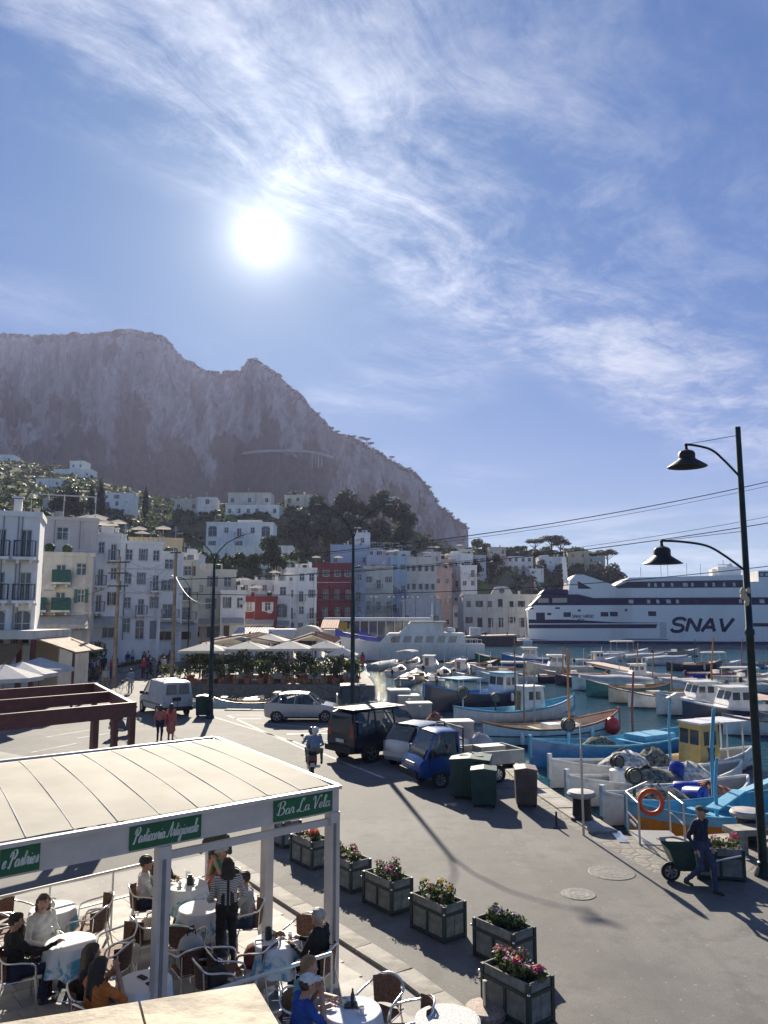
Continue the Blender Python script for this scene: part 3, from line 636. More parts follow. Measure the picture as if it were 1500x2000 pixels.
VL = [
 ('white villa with rounded dormers and three green shutters on the hillside', 402, 532, 1022, 1076, 200, 2, WHITE, ['s-s-s', 'AwdwA'], dict(shm=SHUT_G, D=10, opts='t')),
 ('long white lower wing of the green shuttered villa with dark doors', 398, 570, 1068, 1102, 188, 2, WHITE, ['dwDwDs'], dict(D=7)),
 ('cream two storey villa with long terrace below the mountain', 445, 528, 964, 988, 250, 0, CREAM, ['w-w-w'], dict(D=9)),
 ('white ground floor with row of dark windows under the cream villa', 440, 545, 988, 1008, 244, 0, WHITE, ['wwww-w'], dict(D=12)),
 ('yellow square villa among trees below the mountain', 555, 608, 968, 998, 262, -8, W_YEL, ['ww-', 'dw-'], dict(D=8)),
 ('small white house with a single arched green window on the slope', 385, 422, 973, 1006, 255, 6, WHITE, ['-', 'a'], dict(shm=SHUT_G)),
 ('low beige outbuilding left of the small arched white house', 340, 386, 976, 1000, 260, 4, W_BEIGE, ['w-w'], dict()),
 ('white villa with wide blue shaded porch above the dark cypresses', 178, 256, 964, 991, 262, 4, WHITE, ['aAa-', 'wws-'], dict(opts='r')),
 ('plain beige block left of the dark cypresses', 84, 112, 976, 1000, 240, 8, W_BEIGE, ['-', 'w'], dict()),
 ('small white house tucked under the terraces at left', 70, 118, 936, 952, 330, 4, WHITE, ['w-w'], dict()),
 ('long low white villa near the top of the terraced hillside', 104, 176, 917, 934, 385, 0, WHITE, ['w-w-w'], dict()),
 ('tiny white house highest on the terraced hillside', 136, 164, 901, 917, 398, 0, WHITE, ['ww'], dict()),
 ('pale low house at upper left edge of the terraces', -20, 24, 889, 905, 405, 0, WHITE, ['w-w'], dict()),
 ('white rooftop annex with tank under the leafy slope at center left', 346, 388, 1083, 1110, 140, 6, WHITE, ['w-'], dict(opts='t')),
]
for L, x0, x1, yt, yb, Y, yaw, wm, rows, kw in VL: building(L, x0, x1, yt, yb, Y, R(yaw), wm, rows, group=HV, name='villa', deep=2.5, **kw)
PL = [
 ('white three storey villa with arcade of balconies on the wooded point', 990, 1042, 1088, 1126, 292, 4, WHITE, ['wwww', 'dddd', 'aaaa'], dict(opts='r')),
 ('white stepped house right of the arcaded villa on the point', 1053, 1098, 1089, 1120, 300, -4, WHITE, ['w-a', 'wo-'], dict(opts='t')),
 ('ochre house with flat roof near the tip of the point', 1110, 1150, 1077, 1112, 312, -6, W_OCHRE, ['ww', 'ww'], dict()),
 ('lavender house at left foot of the wooded point', 922, 950, 1086, 1122, 262, 4, W_LAV, ['ww', 'ss'], dict()),
 ('salmon house between lavender house and arcaded villa', 946, 992, 1088, 1112, 272, 4, W_SALM, ['www'], dict()),
 ('brown stone house on the crest of the point', 955, 988, 1070, 1086, 300, 0, W_BEIGE, ['w-w'], dict()),
 ('grey stone house beside the pines at the tip of the point', 1146, 1182, 1088, 1116, 316, -8, W_GREY, ['ww', 'w-'], dict()),
 ('small white cottage below the trees at foot of the point', 1035, 1062, 1112, 1124, 280, 0, WHITE, ['w-'], dict()),
]
for L, x0, x1, yt, yb, Y, yaw, wm, rows, kw in PL: building(L, x0, x1, yt, yb, Y, R(yaw), wm, rows, group=RH, name='villa', deep=2.5, **kw)
# bell tower on the slope
b0 = P(786, 1048, 272); s_ = 272/FPX; t = thing('bell_tower', 'slim white bell tower with open arched stages among dark trees', 'tower', b0)
z = 0
for k, (w_, h_) in enumerate(((3.0, 3.2), (2.7, 2.6), (2.2, 1.8))):
    q = MB()
    for sx in (-1, 1):
        for sy in (-1, 1): q.box((sx*w_*.36, sy*w_*.36, z+h_/2), (w_*.28, w_*.28, h_))
    q.box((0, 0, z+h_-.25), (w_*1.02, w_*1.02, .5)); q.box((0, 0, z+h_+.08), (w_*1.2, w_*1.2, .16)); q.box((0, 0, z+.3), (w_*.98, w_*.98, .6)); q.build('stage', WHITE, t); z += h_+.16
q = MB(); q.lathe([(1.0, z), (.9, z+.5), (.5, z+.9), (.05, z+1.1)], 10); q.build('dome', WHITE, t)
q = MB(); q.box((0, 0, -6), (3.6, 3.6, 12)); q.build('base', WHITE, t)

# ---------------------------------------------------------------- trees
def leaf_mesh(name, lobes, n, size, mats, seed=1, flat=0.0, shell=.55):
    r = random.Random(seed); w = MB(); tot = sum(l[3]*l[4]*l[5] for l in lobes)
    for L in lobes:
        for i in range(max(6, int(n*(L[3]*L[4]*L[5])/tot))):
            d = Vector((r.gauss(0, 1), r.gauss(0, 1), r.gauss(0, 1))).normalized(); k = shell+(1-shell)*r.random()**.6; k *= 1+.12*fbm(d.x*2+L[0], d.y*2+L[1], d.z*2, 2)
            c = Vector((L[0]+d.x*L[3]*k, L[1]+d.y*L[4]*k, L[2]+d.z*L[5]*k))
            nrm = (d+Vector((r.gauss(0, .7), r.gauss(0, .7), r.gauss(0, .7)+flat))).normalized()
            e = nrm.cross(Vector((r.random()-.5, r.random()-.5, r.random()-.5))).normalized(); f = nrm.cross(e); s = size*r.uniform(.55, 1.25)
            w.cur = r.choices(range(len(mats)), [3, 2, 1.6][:len(mats)])[0]
            w.quad(c+e*s+f*s*.2, c+f*s*.75, c-e*s+f*s*.1, c-f*s*.8)
    return w.mesh(name, mats)
def trunk_mesh(h, r0, branches, seed=1):
    rr = random.Random(seed); w = MB(); w.tube([(0, 0, -1.5), (0, 0, 0), (.1*h*.1, 0, h*.5), (0, 0, h)], [r0*1.3, r0*1.1, r0*.8, r0*.45], 7)
    for k in range(branches):
        a = k*2*math.pi/branches+rr.random(); z = h*rr.uniform(.5, .85); L = h*rr.uniform(.3, .5)
        w.tube([(0, 0, z), (math.cos(a)*L*.5, math.sin(a)*L*.5, z+L*.35), (math.cos(a)*L, math.sin(a)*L, z+L*.6)], [r0*.5, r0*.35, r0*.12], 5)
    return w.mesh('trunk', BARK)
def rand_lobes(n, R_, H, z0, seed, sz=.5):
    r = random.Random(seed); return [(r.uniform(-1, 1)*R_*.6, r.uniform(-1, 1)*R_*.6, z0+H*r.uniform(.2, .8), R_*sz*r.uniform(.7, 1.2), R_*sz*r.uniform(.7, 1.2), H*.3*r.uniform(.7, 1.2)) for _ in range(n)]
TK = {}
for k in range(3): TK['round%d' % k] = (leaf_mesh('crown', rand_lobes(7, 3.2, 5, 1.2, 10+k), 1500, .34, [LEAF, LEAF_D, LEAF_L], k), trunk_mesh(3.2, .22, 4, k))
for k in range(2): TK['dark%d' % k] = (leaf_mesh('crown', rand_lobes(8, 3.6, 6, .8, 30+k), 1700, .36, [LEAF_D, LEAF_D, LEAF], 5+k), trunk_mesh(3.4, .25, 4, 4+k))
for k in range(2): TK['pine%d' % k] = (leaf_mesh('crown', [(rr_*math.cos(a), rr_*math.sin(a), 6.6+.5*math.sin(a*3+k), 2.0, 2.0, .85) for a, rr_ in [(i*1.05, 2.6) for i in range(6)]+[(0, .1)]], 1500, .26, [LEAF_D, LEAF, LEAF_D], 8+k, .8, .3), trunk_mesh(6.6, .3, 6, 9+k))
TK['cypress'] = (leaf_mesh('crown', [(0, 0, z, 1.15*math.sin(math.pi*(z/11)**.7*.93+.15), 1.15*math.sin(math.pi*(z/11)**.7*.93+.15), 1.2) for z in (1, 2.2, 3.4, 4.6, 5.8, 7, 8.2, 9.3, 10.2)], 1300, .3, [LEAF_D, LEAF_D], 12), trunk_mesh(2, .2, 0, 3))
TNAME = {'round': 'broadleaf_tree', 'dark': 'evergreen_tree', 'pine': 'umbrella_pine', 'cypress': 'cypress_tree'}
def tree(kind, px, Y, label, group, s=1.0, py=None):
    if py is not None: loc = P(px, py, Y)
    else: z = hill_h(px, Y); loc = V((px-750)/FPX*(Y*.9914+(z-CAMH)*.1305), Y, z-.2)
    nm = TNAME[''.join(c for c in kind if not c.isdigit())]; t = thing(nm, label, 'tree', loc, rnd.uniform(0, 6.28), group); t.scale = (s*rnd.uniform(.9, 1.1), s*rnd.uniform(.9, 1.1), s)
    link('crown', TK[kind][0], t); link('trunk', TK[kind][1], t); return t
for px, Y, s in ((132, 235, 1.35),(118, 236, 1.1),(146, 238, 1.2)): tree('dark0', px, Y, 'big dark conifer mass beside the plain beige block on the slope', 'dark conifers left on the slope', s)
for px, py, Y, s in ((176, 1022, 225, 1.1), (194, 1025, 222, 1.25), (283, 1012, 240, .95)): tree('cypress', px, Y, 'tall thin dark cypress below the white porch villa', 'cypresses below the porch villa', s, py)
for i in range(16):
    px = rnd.uniform(205, 395); Y = rnd.uniform(170, 250); tree('round%d' % (i % 3), px, Y, 'rounded green tree on the slope above the white street houses', 'round trees above the street', rnd.uniform(.8, 1.3))
for i in range(26):
    px = 560+(i % 13)*19+rnd.uniform(-7, 7); py = 1060-(i//13)*48+max(0, px-700)*.14+rnd.uniform(-10, 12); tree('dark%d' % (i % 2), px, 232+rnd.uniform(0, 24)+(i//13)*20, 'dense dark tree in the grove above the dark red hotel', 'dense grove above the hotel', rnd.uniform(.95, 1.35), py)
for i in range(7): tree('round%d' % (i % 3), 545+i*24, 272+rnd.uniform(0, 14), 'light green tree at the upper edge of the grove near the yellow villa', 'upper trees near the yellow villa', rnd.uniform(.9, 1.25))
for i in range(14): tree('round%d' % (i % 3), 380+i*16, 158+rnd.uniform(0, 10), 'low green tree on the bank between the street row and the white villa', 'green bank above the street row', rnd.uniform(.45, .7), 1112+rnd.uniform(-6, 8))
tree('round1', 535, 165, 'single bushy tree in front of the long white villa wing', None, .95, 1100)
for i in range(12):
    px = 830+i*12+rnd.uniform(-4, 4); tree('dark%d' % (i % 2), px, 250+rnd.uniform(0, 20), 'dark tree between the ivory block and the harbour office', 'dark trees behind the harbour office', rnd.uniform(.7, 1.0), 1122+rnd.uniform(-10, 10))
for px, py, s in ((1046, 1074, 1.0), (1078, 1076, 1.25), (1095, 1078, 1.05), (1172, 1100, 1.05), (1187, 1096, 1.0), (1128, 1086, .8), (1015, 1078, .7)): tree('pine%d' % (px % 2), px, 318, 'umbrella pine standing on the crest of the wooded point', 'pines on the point', s, py+14)
for i in range(24):
    px = 1000+(i*9.3) % 205; py = 1146+rnd.uniform(-14, 12)-max(0, 1100-px)*.03+max(0, px-1170)*.3; tree('dark%d' % (i % 2), px, 285+rnd.uniform(0, 25), 'dark evergreen tree on the flank of the wooded point', 'evergreens on the point', rnd.uniform(.8, 1.25), py)
for i in range(12): tree('round%d' % (i % 3), 925+i*21, 300+rnd.uniform(0, 18), 'green tree among the villas on top of the point', 'trees among villas on the point', rnd.uniform(.6, .95))
for px, py, s in ((690, 858, 1.5), (706, 862, 1.7), (716, 866, 1.9), (724, 872, 1.6), (660, 846, 1.2), (735, 884, 1.0), (765, 898, 1.4), (205, 652, 1.3), (197, 654, 1.6), (75, 655, 1.0), (8, 654, 1.4), (20, 655, 1.1), (800, 918, 1.1), (838, 956, 1.2)):
    q = m_surf(px, py+3); tree('pine%d' % (px % 2), px, q.y, 'tiny pine on the skyline of the mountain ridge', 'pines along the mountain ridge', s*.7, py+4)
# undergrowth
def scrub(name, pts, mats, n, size, label, seed):
    r = random.Random(seed); w = MB()
    for (c, s) in pts:
        for i in range(n):
            d = Vector((r.gauss(0, 1), r.gauss(0, 1), abs(r.gauss(0, .8)))).normalized(); c2 = c+Vector((d.x*s, d.y*s, d.z*s*.75))*r.uniform(.6, 1)
            e = Vector((r.gauss(0, 1), r.gauss(0, 1), r.gauss(0, 1))).normalized(); f = e.cross(d).normalized(); k = size*s*r.uniform(.5, 1.1)
            w.cur = r.choices(range(len(mats)), [3, 2, 2][:len(mats)])[0]; w.quad(c2+e*k, c2+f*k*.7, c2-e*k, c2-f*k*.7)
    tag(w.build(name, mats), label, 'shrubs', kind='stuff')
def hp(px, Y): z = hill_h(px, Y); return V((px-750)/FPX*(Y*.9914+(z-CAMH)*.1305), Y, z)
r2 = random.Random(3); pts = []
for i in range(2300):
    px = r2.uniform(-60, 620); D = interp(HILL, px, 2); d0 = interp(FOOT, px)+25; pts.append((hp(px, d0+(D-d0)*r2.random()**.75), r2.uniform(.7, 2.6)))
for i in range(700):
    px = r2.uniform(620, 1225); D = interp(HILL, px, 2); d0 = interp(FOOT, px)+8; pts.append((hp(px, d0+(D-d0)*r2.random()), r2.uniform(1.0, 2.8)))
scrub('hillside_shrubs', pts, [LEAF, LEAF_L, LEAF_D], 26, .42, 'patchy green shrubs and vines covering the terraced hillside', 5)
pts = []
for i in range(420):
    px = r2.uniform(-60, 910); q = m_surf(px, interp(RIDGE, px)+r2.uniform(0, 7)); pts.append((q+V(0, 0, 0), r2.uniform(1.5, 4.5)))
scrub('ridge_shrubs', pts, [LEAF_D, LEAF_D], 16, .5, 'low dark scrub fringing the mountain ridge', 6)
# ---------------------------------------------------------------- lettering made of strokes
def crom(pts, k=6, closed=False):
    n = len(pts); out = []
    for i in range(n-1):
        p0, p1, p2, p3 = pts[max(i-1, 0)], pts[i], pts[i+1], pts[min(i+2, n-1)]
        for j in range(k):
            t = j/k; out.append(tuple(.5*((2*b)+(-a+c)*t+(2*a-5*b+4*c-d)*t*t+(-a+3*b-3*c+d)*t**3) for a, b, c, d in zip(p0, p1, p2, p3)))
    out.append(tuple(pts[-1])); return out
def stroke(w, pts, wd, f, th=.004, taper=False):   # flat ribbon; f maps (x, y, height) to 3D
    n = len(pts); L = []; Rr = []
    for i, (x, y) in enumerate(pts):
        a = pts[max(i-1, 0)]; b = pts[min(i+1, n-1)]; dx_, dy_ = b[0]-a[0], b[1]-a[1]; l = math.hypot(dx_, dy_) or 1
        k = wd(i/(n-1), dx_/l, dy_/l) if callable(wd) else wd
        L.append((x-dy_/l*k/2, y+dx_/l*k/2)); Rr.append((x+dy_/l*k/2, y-dx_/l*k/2))
    vs = [f(*p, th) for p in L]+[f(*p, th) for p in Rr]+[f(*p, 0) for p in L]+[f(*p, 0) for p in Rr]; fs = []
    for i in range(n-1):
        fs += [(n+i, n+i+1, i+1, i), (i, i+1, 2*n+i+1, 2*n+i), (n+i+1, n+i, 3*n+i, 3*n+i+1)]
    fs += [(0, 2*n, 3*n, n), (n-1, 2*n-1, 4*n-1, 3*n-1)]
    w.add(vs, fs)
BLK = {'S': [[(.92,.80),(.75,.98),(.30,.98),(.10,.80),(.22,.58),(.75,.44),(.88,.22),(.70,.02),(.25,.02),(.05,.20)]], 'N': [[(.05,0),(.05,1)],[(.05,1),(.85,0)],[(.85,0),(.85,1)]], 'A': [[(0,0),(.45,1)],[(.45,1),(.9,0)],[(.2,.33),(.7,.33)]],
       'V': [[(0,1),(.42,0)],[(.42,0),(.9,1)]], 'I': [[(.2,0),(.2,1)]], 'R': [[(.05,0),(.05,1)],[(.05,.97),(.6,.97),(.85,.75),(.6,.52),(.05,.5)],[(.4,.5),(.85,0)]], 'G': [[(.9,.8),(.7,.98),(.3,.98),(.05,.7),(.05,.3),(.3,.02),(.7,.02),(.9,.25),(.9,.45),(.5,.45)]],
       'O': [[(.45,1),(.1,.8),(.05,.5),(.1,.2),(.45,0),(.8,.2),(.85,.5),(.8,.8),(.45,1)]], 'P': [[(.05,0),(.05,1)],[(.05,.97),(.6,.97),(.85,.75),(.6,.5),(.05,.48)]], 'L': [[(.05,1),(.05,.03)],[(.0,.03),(.75,.03)]]}
def block_text(s, x, z, h, wd, f, adv=1.0, shear=.28, thick=.2):
    w = MB()
    for ch in s:
        if ch == ' ': x += h*.5; continue
        for st in BLK[ch]:
            pts = [(x+(a*adv+b*shear)*h, z+b*h) for a, b in st]
            stroke(w, crom(pts, 5) if len(pts) > 3 else pts, h*thick, f, .03)
        x += h*((.45 if ch == 'I' else 1.12)*adv)
    return w

# ---------------------------------------------------------------- the ferry
FY = 176.0; k_ = P(1034, 1200, FY).x-P(1033, 1200, FY).x; fo = P(1033, 1257, FY); fo.z = WATER_Z
FW = paint('ferry_white', (.86, .84, .81), .35, var=.04, dirt=(.66, .62, .57), dscale=.08, streak=True); NAVY = paint('ferry_navy', (.006, .016, .07), .55, coat=0, spec=.2); FGL = mat('ferry_glass', (.008, .02, .06), .3, spec=.3, var=.2, scale=.3)
fer = thing('ferry', 'large white and navy passenger ferry moored across the harbour', 'ferry', fo, R(-8))
def FX(px): return (px-1033)*k_
def FZ(py): return (1257-py)*k_
def fpoly(name, pts, m, y0, y1, par=fer): w = MB(); w.side([(FX(x), FZ(y)) for x, y in pts], y0, y1); return w.build(name, m, par)
E_ = 1990
fpoly('hull', [(1033,1252),(1900,1252),(E_,1183),(1046,1184),(1033,1192)], FW, 0, 17); fpoly('boot_top', [(1034,1262),(1880,1262),(1899,1252),(1034,1252)], NAVY, .02, 16.98)
fpoly('deck_band', [(1039,1184),(1060,1163),(1130,1163),(1158,1170),(E_,1169),(E_,1184)], NAVY, .05, 16.9); fpoly('stern_roof', [(1058,1162),(1066,1153),(1111,1153),(1111,1162.6)], NAVY, 1, 16)
fpoly('superstructure', [(1131,1163),(1158,1169.8),(E_,1168.9),(E_,1151),(1220,1151),(1206,1152),(1190,1142),(1142,1124.5),(1126,1124),(1116,1134),(1111,1163)], FW, .6, 16.4)
fpoly('funnel_window', [(1130,1137),(1157,1152),(1130,1152)], FGL, .56, .6)
fpoly('upper_window_band', [(1206,1147),(1224,1139),(1448,1136.5),(1448,1150.9),(1216,1150.9)], FGL, .8, 16.2); fpoly('upper_roof', [(1200,1146.5),(1228,1131),(1449,1127),(1449,1136.4),(1224,1138.9),(1206,1146.9)], FW, .7, 16.3)
fpoly('bridge_block', [(1465,1151),(1465,1119),(1700,1117),(1720,1151)], FW, .9, 16); fpoly('bridge_window_band', [(1466,1131),(1466,1122),(1690,1120),(1698,1131)], FGL, .86, .9)
fpoly('upper_bulwark', [(1449,1151),(1449,1140),(1465,1140),(1465,1151)], FW, .9, 16)
fpoly('hull_stripe', [(1033.5,1219),(1033.5,1211.5),(1110,1211.5),(1200,1216.5),(1276,1217),(1276,1218)], NAVY, -.03, 0); fpoly('hull_stripe', [(1033.5,1228.5),(1033.5,1221),(1275,1220),(1272,1227.5)], NAVY, -.03, 0)
fpoly('hull_stripe', [(1436,1224),(1440,1217.5),(E_-60,1217.5),(E_-60,1224)], NAVY, -.03, 0); fpoly('hull_stripe', [(1205,1249.5),(1218,1247.5),(1290,1247.5),(1296,1249)], NAVY, -.03, 0)
fpoly('hull_stripe', [(1035,1251),(1035,1249),(1060,1250),(1072,1251)], NAVY, -.03, 0)
for x0, x1, y0, y1 in ((1048,1065,1198,1213.5),(1069.5,1077,1198.5,1203),(1100.5,1114.5,1197.5,1206.5),(1170.5,1185,1197,1205.5),(1188,1202.5,1196.5,1205.3),(1259,1273.5,1195.7,1204.7),(1128,1133,1192,1196),(1216,1220.5,1191,1195.5),(1036,1044,1189,1191.5),(1085,1094,1188,1191)):
    fpoly('hull_window', [(x0,y1),(x1,y1),(x1,y0),(x0,y0)], FGL, -.025, 0)
LIT = mat('ferry_lit_window', (.55, .56, .55), .3, var=.2)  # pale colour stands in for light showing in the deck windows
for i, px in enumerate([1224,1258,1275,1293,1311,1330,1345,1425,1440,1462,1480,1498]):
    fpoly('deck_window', [(px,1180.5),(px+(9 if i % 3 == 0 else 6),1180.5),(px+(8 if i % 3 == 0 else 5),1173.5),(px,1173.5)], LIT if i not in (5, 6) else FGL, .025, .05)
for i, px in enumerate([1262,1274,1288,1305,1327,1342,1367,1381,1400,1418]): fpoly('deck_window', [(px,1148.5),(px+(9 if i == 4 else 4.5),1148.5),(px+(8 if i == 4 else 4),1141.5),(px,1141.5)], LIT, .76, .8)
for i in range(5): fpoly('deck_window', [(1468+i*9,1129),(1474+i*9,1129),(1474+i*9,1124),(1468+i*9,1124)], LIT, .82, .86)
for x0, x1 in ((1052,1073),(1080,1108)): fpoly('stern_opening', [(x0,1179),(x1,1179-(.5)),(x1,1170),(x0,1170)], mat('stern_interior', (.5, .45, .36), .8), .02, .05)
ff = lambda x, z, h: (x, -h-.001, z)
block_text('SNAV', FX(1297), FZ(1233.5), 24.5*k_, 0, ff, 1.05, .30, .25).build('name_lettering', NAVY, fer); block_text('SNAV VIRGO', FX(1116), FZ(1208), 5.6*k_, 0, ff, .72, .3, .2).build('stern_lettering', NAVY, fer); block_text('NAPOLI', FX(1127), FZ(1213), 3.0*k_, 0, ff, .8, .1, .2).build('port_lettering', NAVY, fer)
w = MB(); w.bar((FX(1113), 8, FZ(1138)), (FX(1111), 8, FZ(1085)), .9, .9); w.bar((FX(1111), 8, FZ(1085)), (FX(1110.5), 8, FZ(1058)), .25)
for z in (1128, 1118, 1108, 1098): w.bar((FX(1106), 8, FZ(z)), (FX(1117), 8, FZ(z)), .2)
w.build('mast', FW, fer)
w = MB(); w.box((FX(1425), 8, FZ(1120)), (5, 5, 2.6)); w.box((FX(1402), 8, FZ(1121)), (1.6, 3, 2)); w.cyl((FX(1420), 8, FZ(1116)), (FX(1420), 8, FZ(1094)), .12); w.cyl((FX(1434), 8, FZ(1116)), (FX(1434), 8, FZ(1098)), .1); w.box((FX(1420), 8, FZ(1104)), (2.6, .3, .3)); w.ell((FX(1432), 8, FZ(1108)), (.8, .8, .8)); w.build('radar_platform', FW, fer)
for px in (1258, 1297, 1310, 1346, 1372): w = MB(); w.cyl((FX(px), 6, FZ(1129)), (FX(px), 6, FZ(1129-rnd.uniform(7, 34))), .06, n=5); w.build('aerial', STEEL, fer)
w = MB(); w.cyl((FX(1063), 1, FZ(1153)), (FX(1049), 1, FZ(1133)), .05, n=5); fp = w.build('flagstaff', STEEL, fer)
for i, c in enumerate(((.01, .18, .05), (.7, .7, .7), (.5, .02, .02))):
    w = MB(); w.add([(FX(1052-i*3)+0.1*j, 1+.12*math.sin(j*1.5+i), FZ(1138)-.0-(j*.35)) for j in range(6)]+[(FX(1052-i*3-3), 1+.12*math.sin(j*1.5+i+1), FZ(1137)-j*.35) for j in range(6)], [(j, j+1, 7+j, 6+j) for j in range(5)]); w.build('flag_band', mat('flag_%d' % i, c, .8), fp)
w = MB(); w.bar((FX(1036), .3, FZ(1183)), (FX(1060), .3, FZ(1157)), .1); w.bar((FX(1040), .3, FZ(1172)), (FX(1112), .3, FZ(1170)), .1); w.build('stern_rail', FW, fer)
w = MB(); w.b2(FX(1279), FX(1291), -.02, 0, FZ(1246), FZ(1216)); w.build('side_door', mat('ferry_door', (.60, .60, .58), .5), fer)

# ---------------------------------------------------------------- boats
def hull_rings(L, B, fb, bow=.5, dbl=False, n=13, draft=.35, tw=.0):
    out = []
    for i in range(n):
        s = i/(n-1)                        # 0 stern .. 1 bow
        if dbl: b = B/2*max(.025, (1-abs(2*s-1)**2.7)**.85)
        else: b = B/2*(max(.02, (1-max(0, (s-.42)/.58)**2.3))*(.86+.14*min(1, s/.3)))
        sh = fb+bow*max(0, (s-.45)/.55)**2+(bow*.55*max(0, (.4-s)/.4)**2 if dbl else 0)
        x = -L/2+L*s; kx = x-(L*.045*max(0, (s-.75)/.25)) + (L*.03*max(0, (.2-s)/.2) if dbl else 0)
        kz = -draft*(1-max(0, (s-.72)/.28)**2*.75)
        out.append([(x, b, sh), (x, b*.97, sh*.55), (x, b*.82, .02), (kx, b*.4, kz*.7), (kx, 0, kz), (kx, -b*.4, kz*.7), (x, -b*.82, .02), (x, -b*.97, sh*.55), (x, -b, sh)])
    return out
def make_boat(par, L, B, fb, hullm, rimm, deckm, dbl=False, bow=.5, deckz=None, stripe=None, fore=.0, boot=None):
    rg = hull_rings(L, B, fb, bow, dbl); w = MB(); w.loft(rg, caps=False, ring_closed=False)
    if not dbl: w.add(rg[0], [tuple(range(9))])
    inner = [[(x*.985, y*.93, z-.02) if i in (0, 8) else (x*.96, y*.88, max(z, .1)) for i, (x, y, z) in enumerate(r)] for r in rg]
    h = w.build('hull', hullm, par, smooth=50)
    if boot:
        w = MB(); w.loft([[(x, y*1.012, z) for x, y, z in [(p[2][0], p[2][1], .12), p[2], p[3], p[4], p[5], p[6], (p[6][0], p[6][1], .12)]] for p in rg], caps=False, ring_closed=False); w.build('boot_stripe', boot, par, smooth=50)
    w = MB()
    for sgn in (0, 8): w.tube([(r[sgn][0], r[sgn][1]*.985, r[sgn][2]+.02) for r in rg], .045+.012*(L > 7), 6)
    if not dbl: w.bar(V(*rg[0][0])+V(.03, 0, .02), V(*rg[0][8])+V(.03, 0, .02), .08, .09)
    w.build('gunwale', rimm, par, smooth=60)
    dz_ = fb*.45 if deckz is None else deckz; w = MB()
    cut = int(len(rg)*(1-fore)) if fore else len(rg)-1
    for a, b in zip(rg[:cut+1], rg[1:cut+1]): w.quad((a[0][0], a[0][1]*.9, dz_), (b[0][0], b[0][1]*.9, dz_), (b[8][0], b[8][1]*.9, dz_), (a[8][0], a[8][1]*.9, dz_))
    for sgn in (0, 8):                       # inner sides
        for a, b in zip(rg, rg[1:]): w.quad((a[sgn][0], a[sgn][1]*.95, a[sgn][2]), (b[sgn][0], b[sgn][1]*.95, b[sgn][2]), (b[sgn][0], b[sgn][1]*.9, dz_), (a[sgn][0], a[sgn][1]*.9, dz_))
    w.build('deck', deckm, par)
    if fore:
        w = MB()
        for a, b in zip(rg[cut:], rg[cut+1:]): w.quad(V(*a[0])+V(0,0,.0), V(*b[0]), V(b[0][0], 0, b[0][2]+.09), V(a[0][0], 0, a[0][2]+.12)); w.quad(V(*a[8]), V(a[0][0], 0, a[0][2]+.12), V(b[0][0], 0, b[0][2]+.09), V(*b[8]))
        w.build('foredeck', deckm if stripe is None else stripe, par, smooth=30)
    return rg
def thwarts(par, L, B, z, m, xs):
    for x in xs: w = MB(); w.box((x*L, 0, z), (.28, B*.82, .05)); w.build('thwart', m, par)
def cabin(par, x, z, l, wd, h, m, roofm, slope=.25, name='cabin'):
    w = MB(); w.side([(x-l/2, z), (x+l/2, z), (x+l/2-slope, z+h), (x-l/2+.08, z+h)], -wd/2, wd/2); c = w.build(name, m, par)
    w = MB(); w.box((x-.05, 0, z+h+.04), (l*.98, wd*1.1, .08)); w.build('cabin_roof', roofm, c, .02)
    for s in (-1, 1):
        for xx in ((x-l*.2), (x+l*.14)): w = MB(); w.box((xx, s*(wd/2+.006), z+h*.66), (l*.24, .012, h*.34)); w.build('cabin_window', GLASS, c)
    for yy in (-.24, .24):
        w = MB(); dz_ = h*.34; e = lambda zz: x+l/2-slope*(zz-z)/h+.012
        w.quad((e(z+h*.5), (yy-.2)*wd, z+h*.5), (e(z+h*.5), (yy+.2)*wd, z+h*.5), (e(z+h*.86), (yy+.2)*wd, z+h*.86), (e(z+h*.86), (yy-.2)*wd, z+h*.86)); w.build('windscreen', GLASS, c)
    w = MB(); w.box((x-l/2-.006, wd*.12, z+h*.42), (.012, wd*.34, h*.8)); w.build('cabin_door', WOOD, c); return c
def outboard(par, x, z, m=None):
    w = MB(); w.box((x, 0, z+.28), (.32, .3, .42), taper=(.75, .8)); w.box((x-.02, 0, z-.2), (.12, .1, .7)); w.box((x+.2, 0, z+.05), (.3, .18, .12)); w.build('outboard_motor', m or BLACK, par, bevel=.03)
def fender(par, x, y, z, m): w = MB(); w.lathe([(.02, -.3), (.09, -.26), (.11, -.1), (.11, .1), (.09, .26), (.03, .32)], 8, (x, y, z)); w.build('fender', m, par, smooth=40)
def mast(par, x, z, h, m, r=.05): w = MB(); w.cyl((x, 0, z), (x, 0, z+h), r, r*.7, 7); w.build('mast', m, par)
BW = paint('boat_white', (.78, .76, .72), .4, var=.08, dirt=(.42, .40, .36), dscale=1.2); BCR = paint('boat_cream', (.58, .52, .40), .45, var=.1); BBL = paint('boat_blue', (.015, .16, .42), .4, var=.12, dirt=(.03, .2, .4), dscale=2); BLB = paint('boat_light_blue', (.10, .36, .52), .5, var=.12, dirt=(.3, .45, .5), dscale=2)
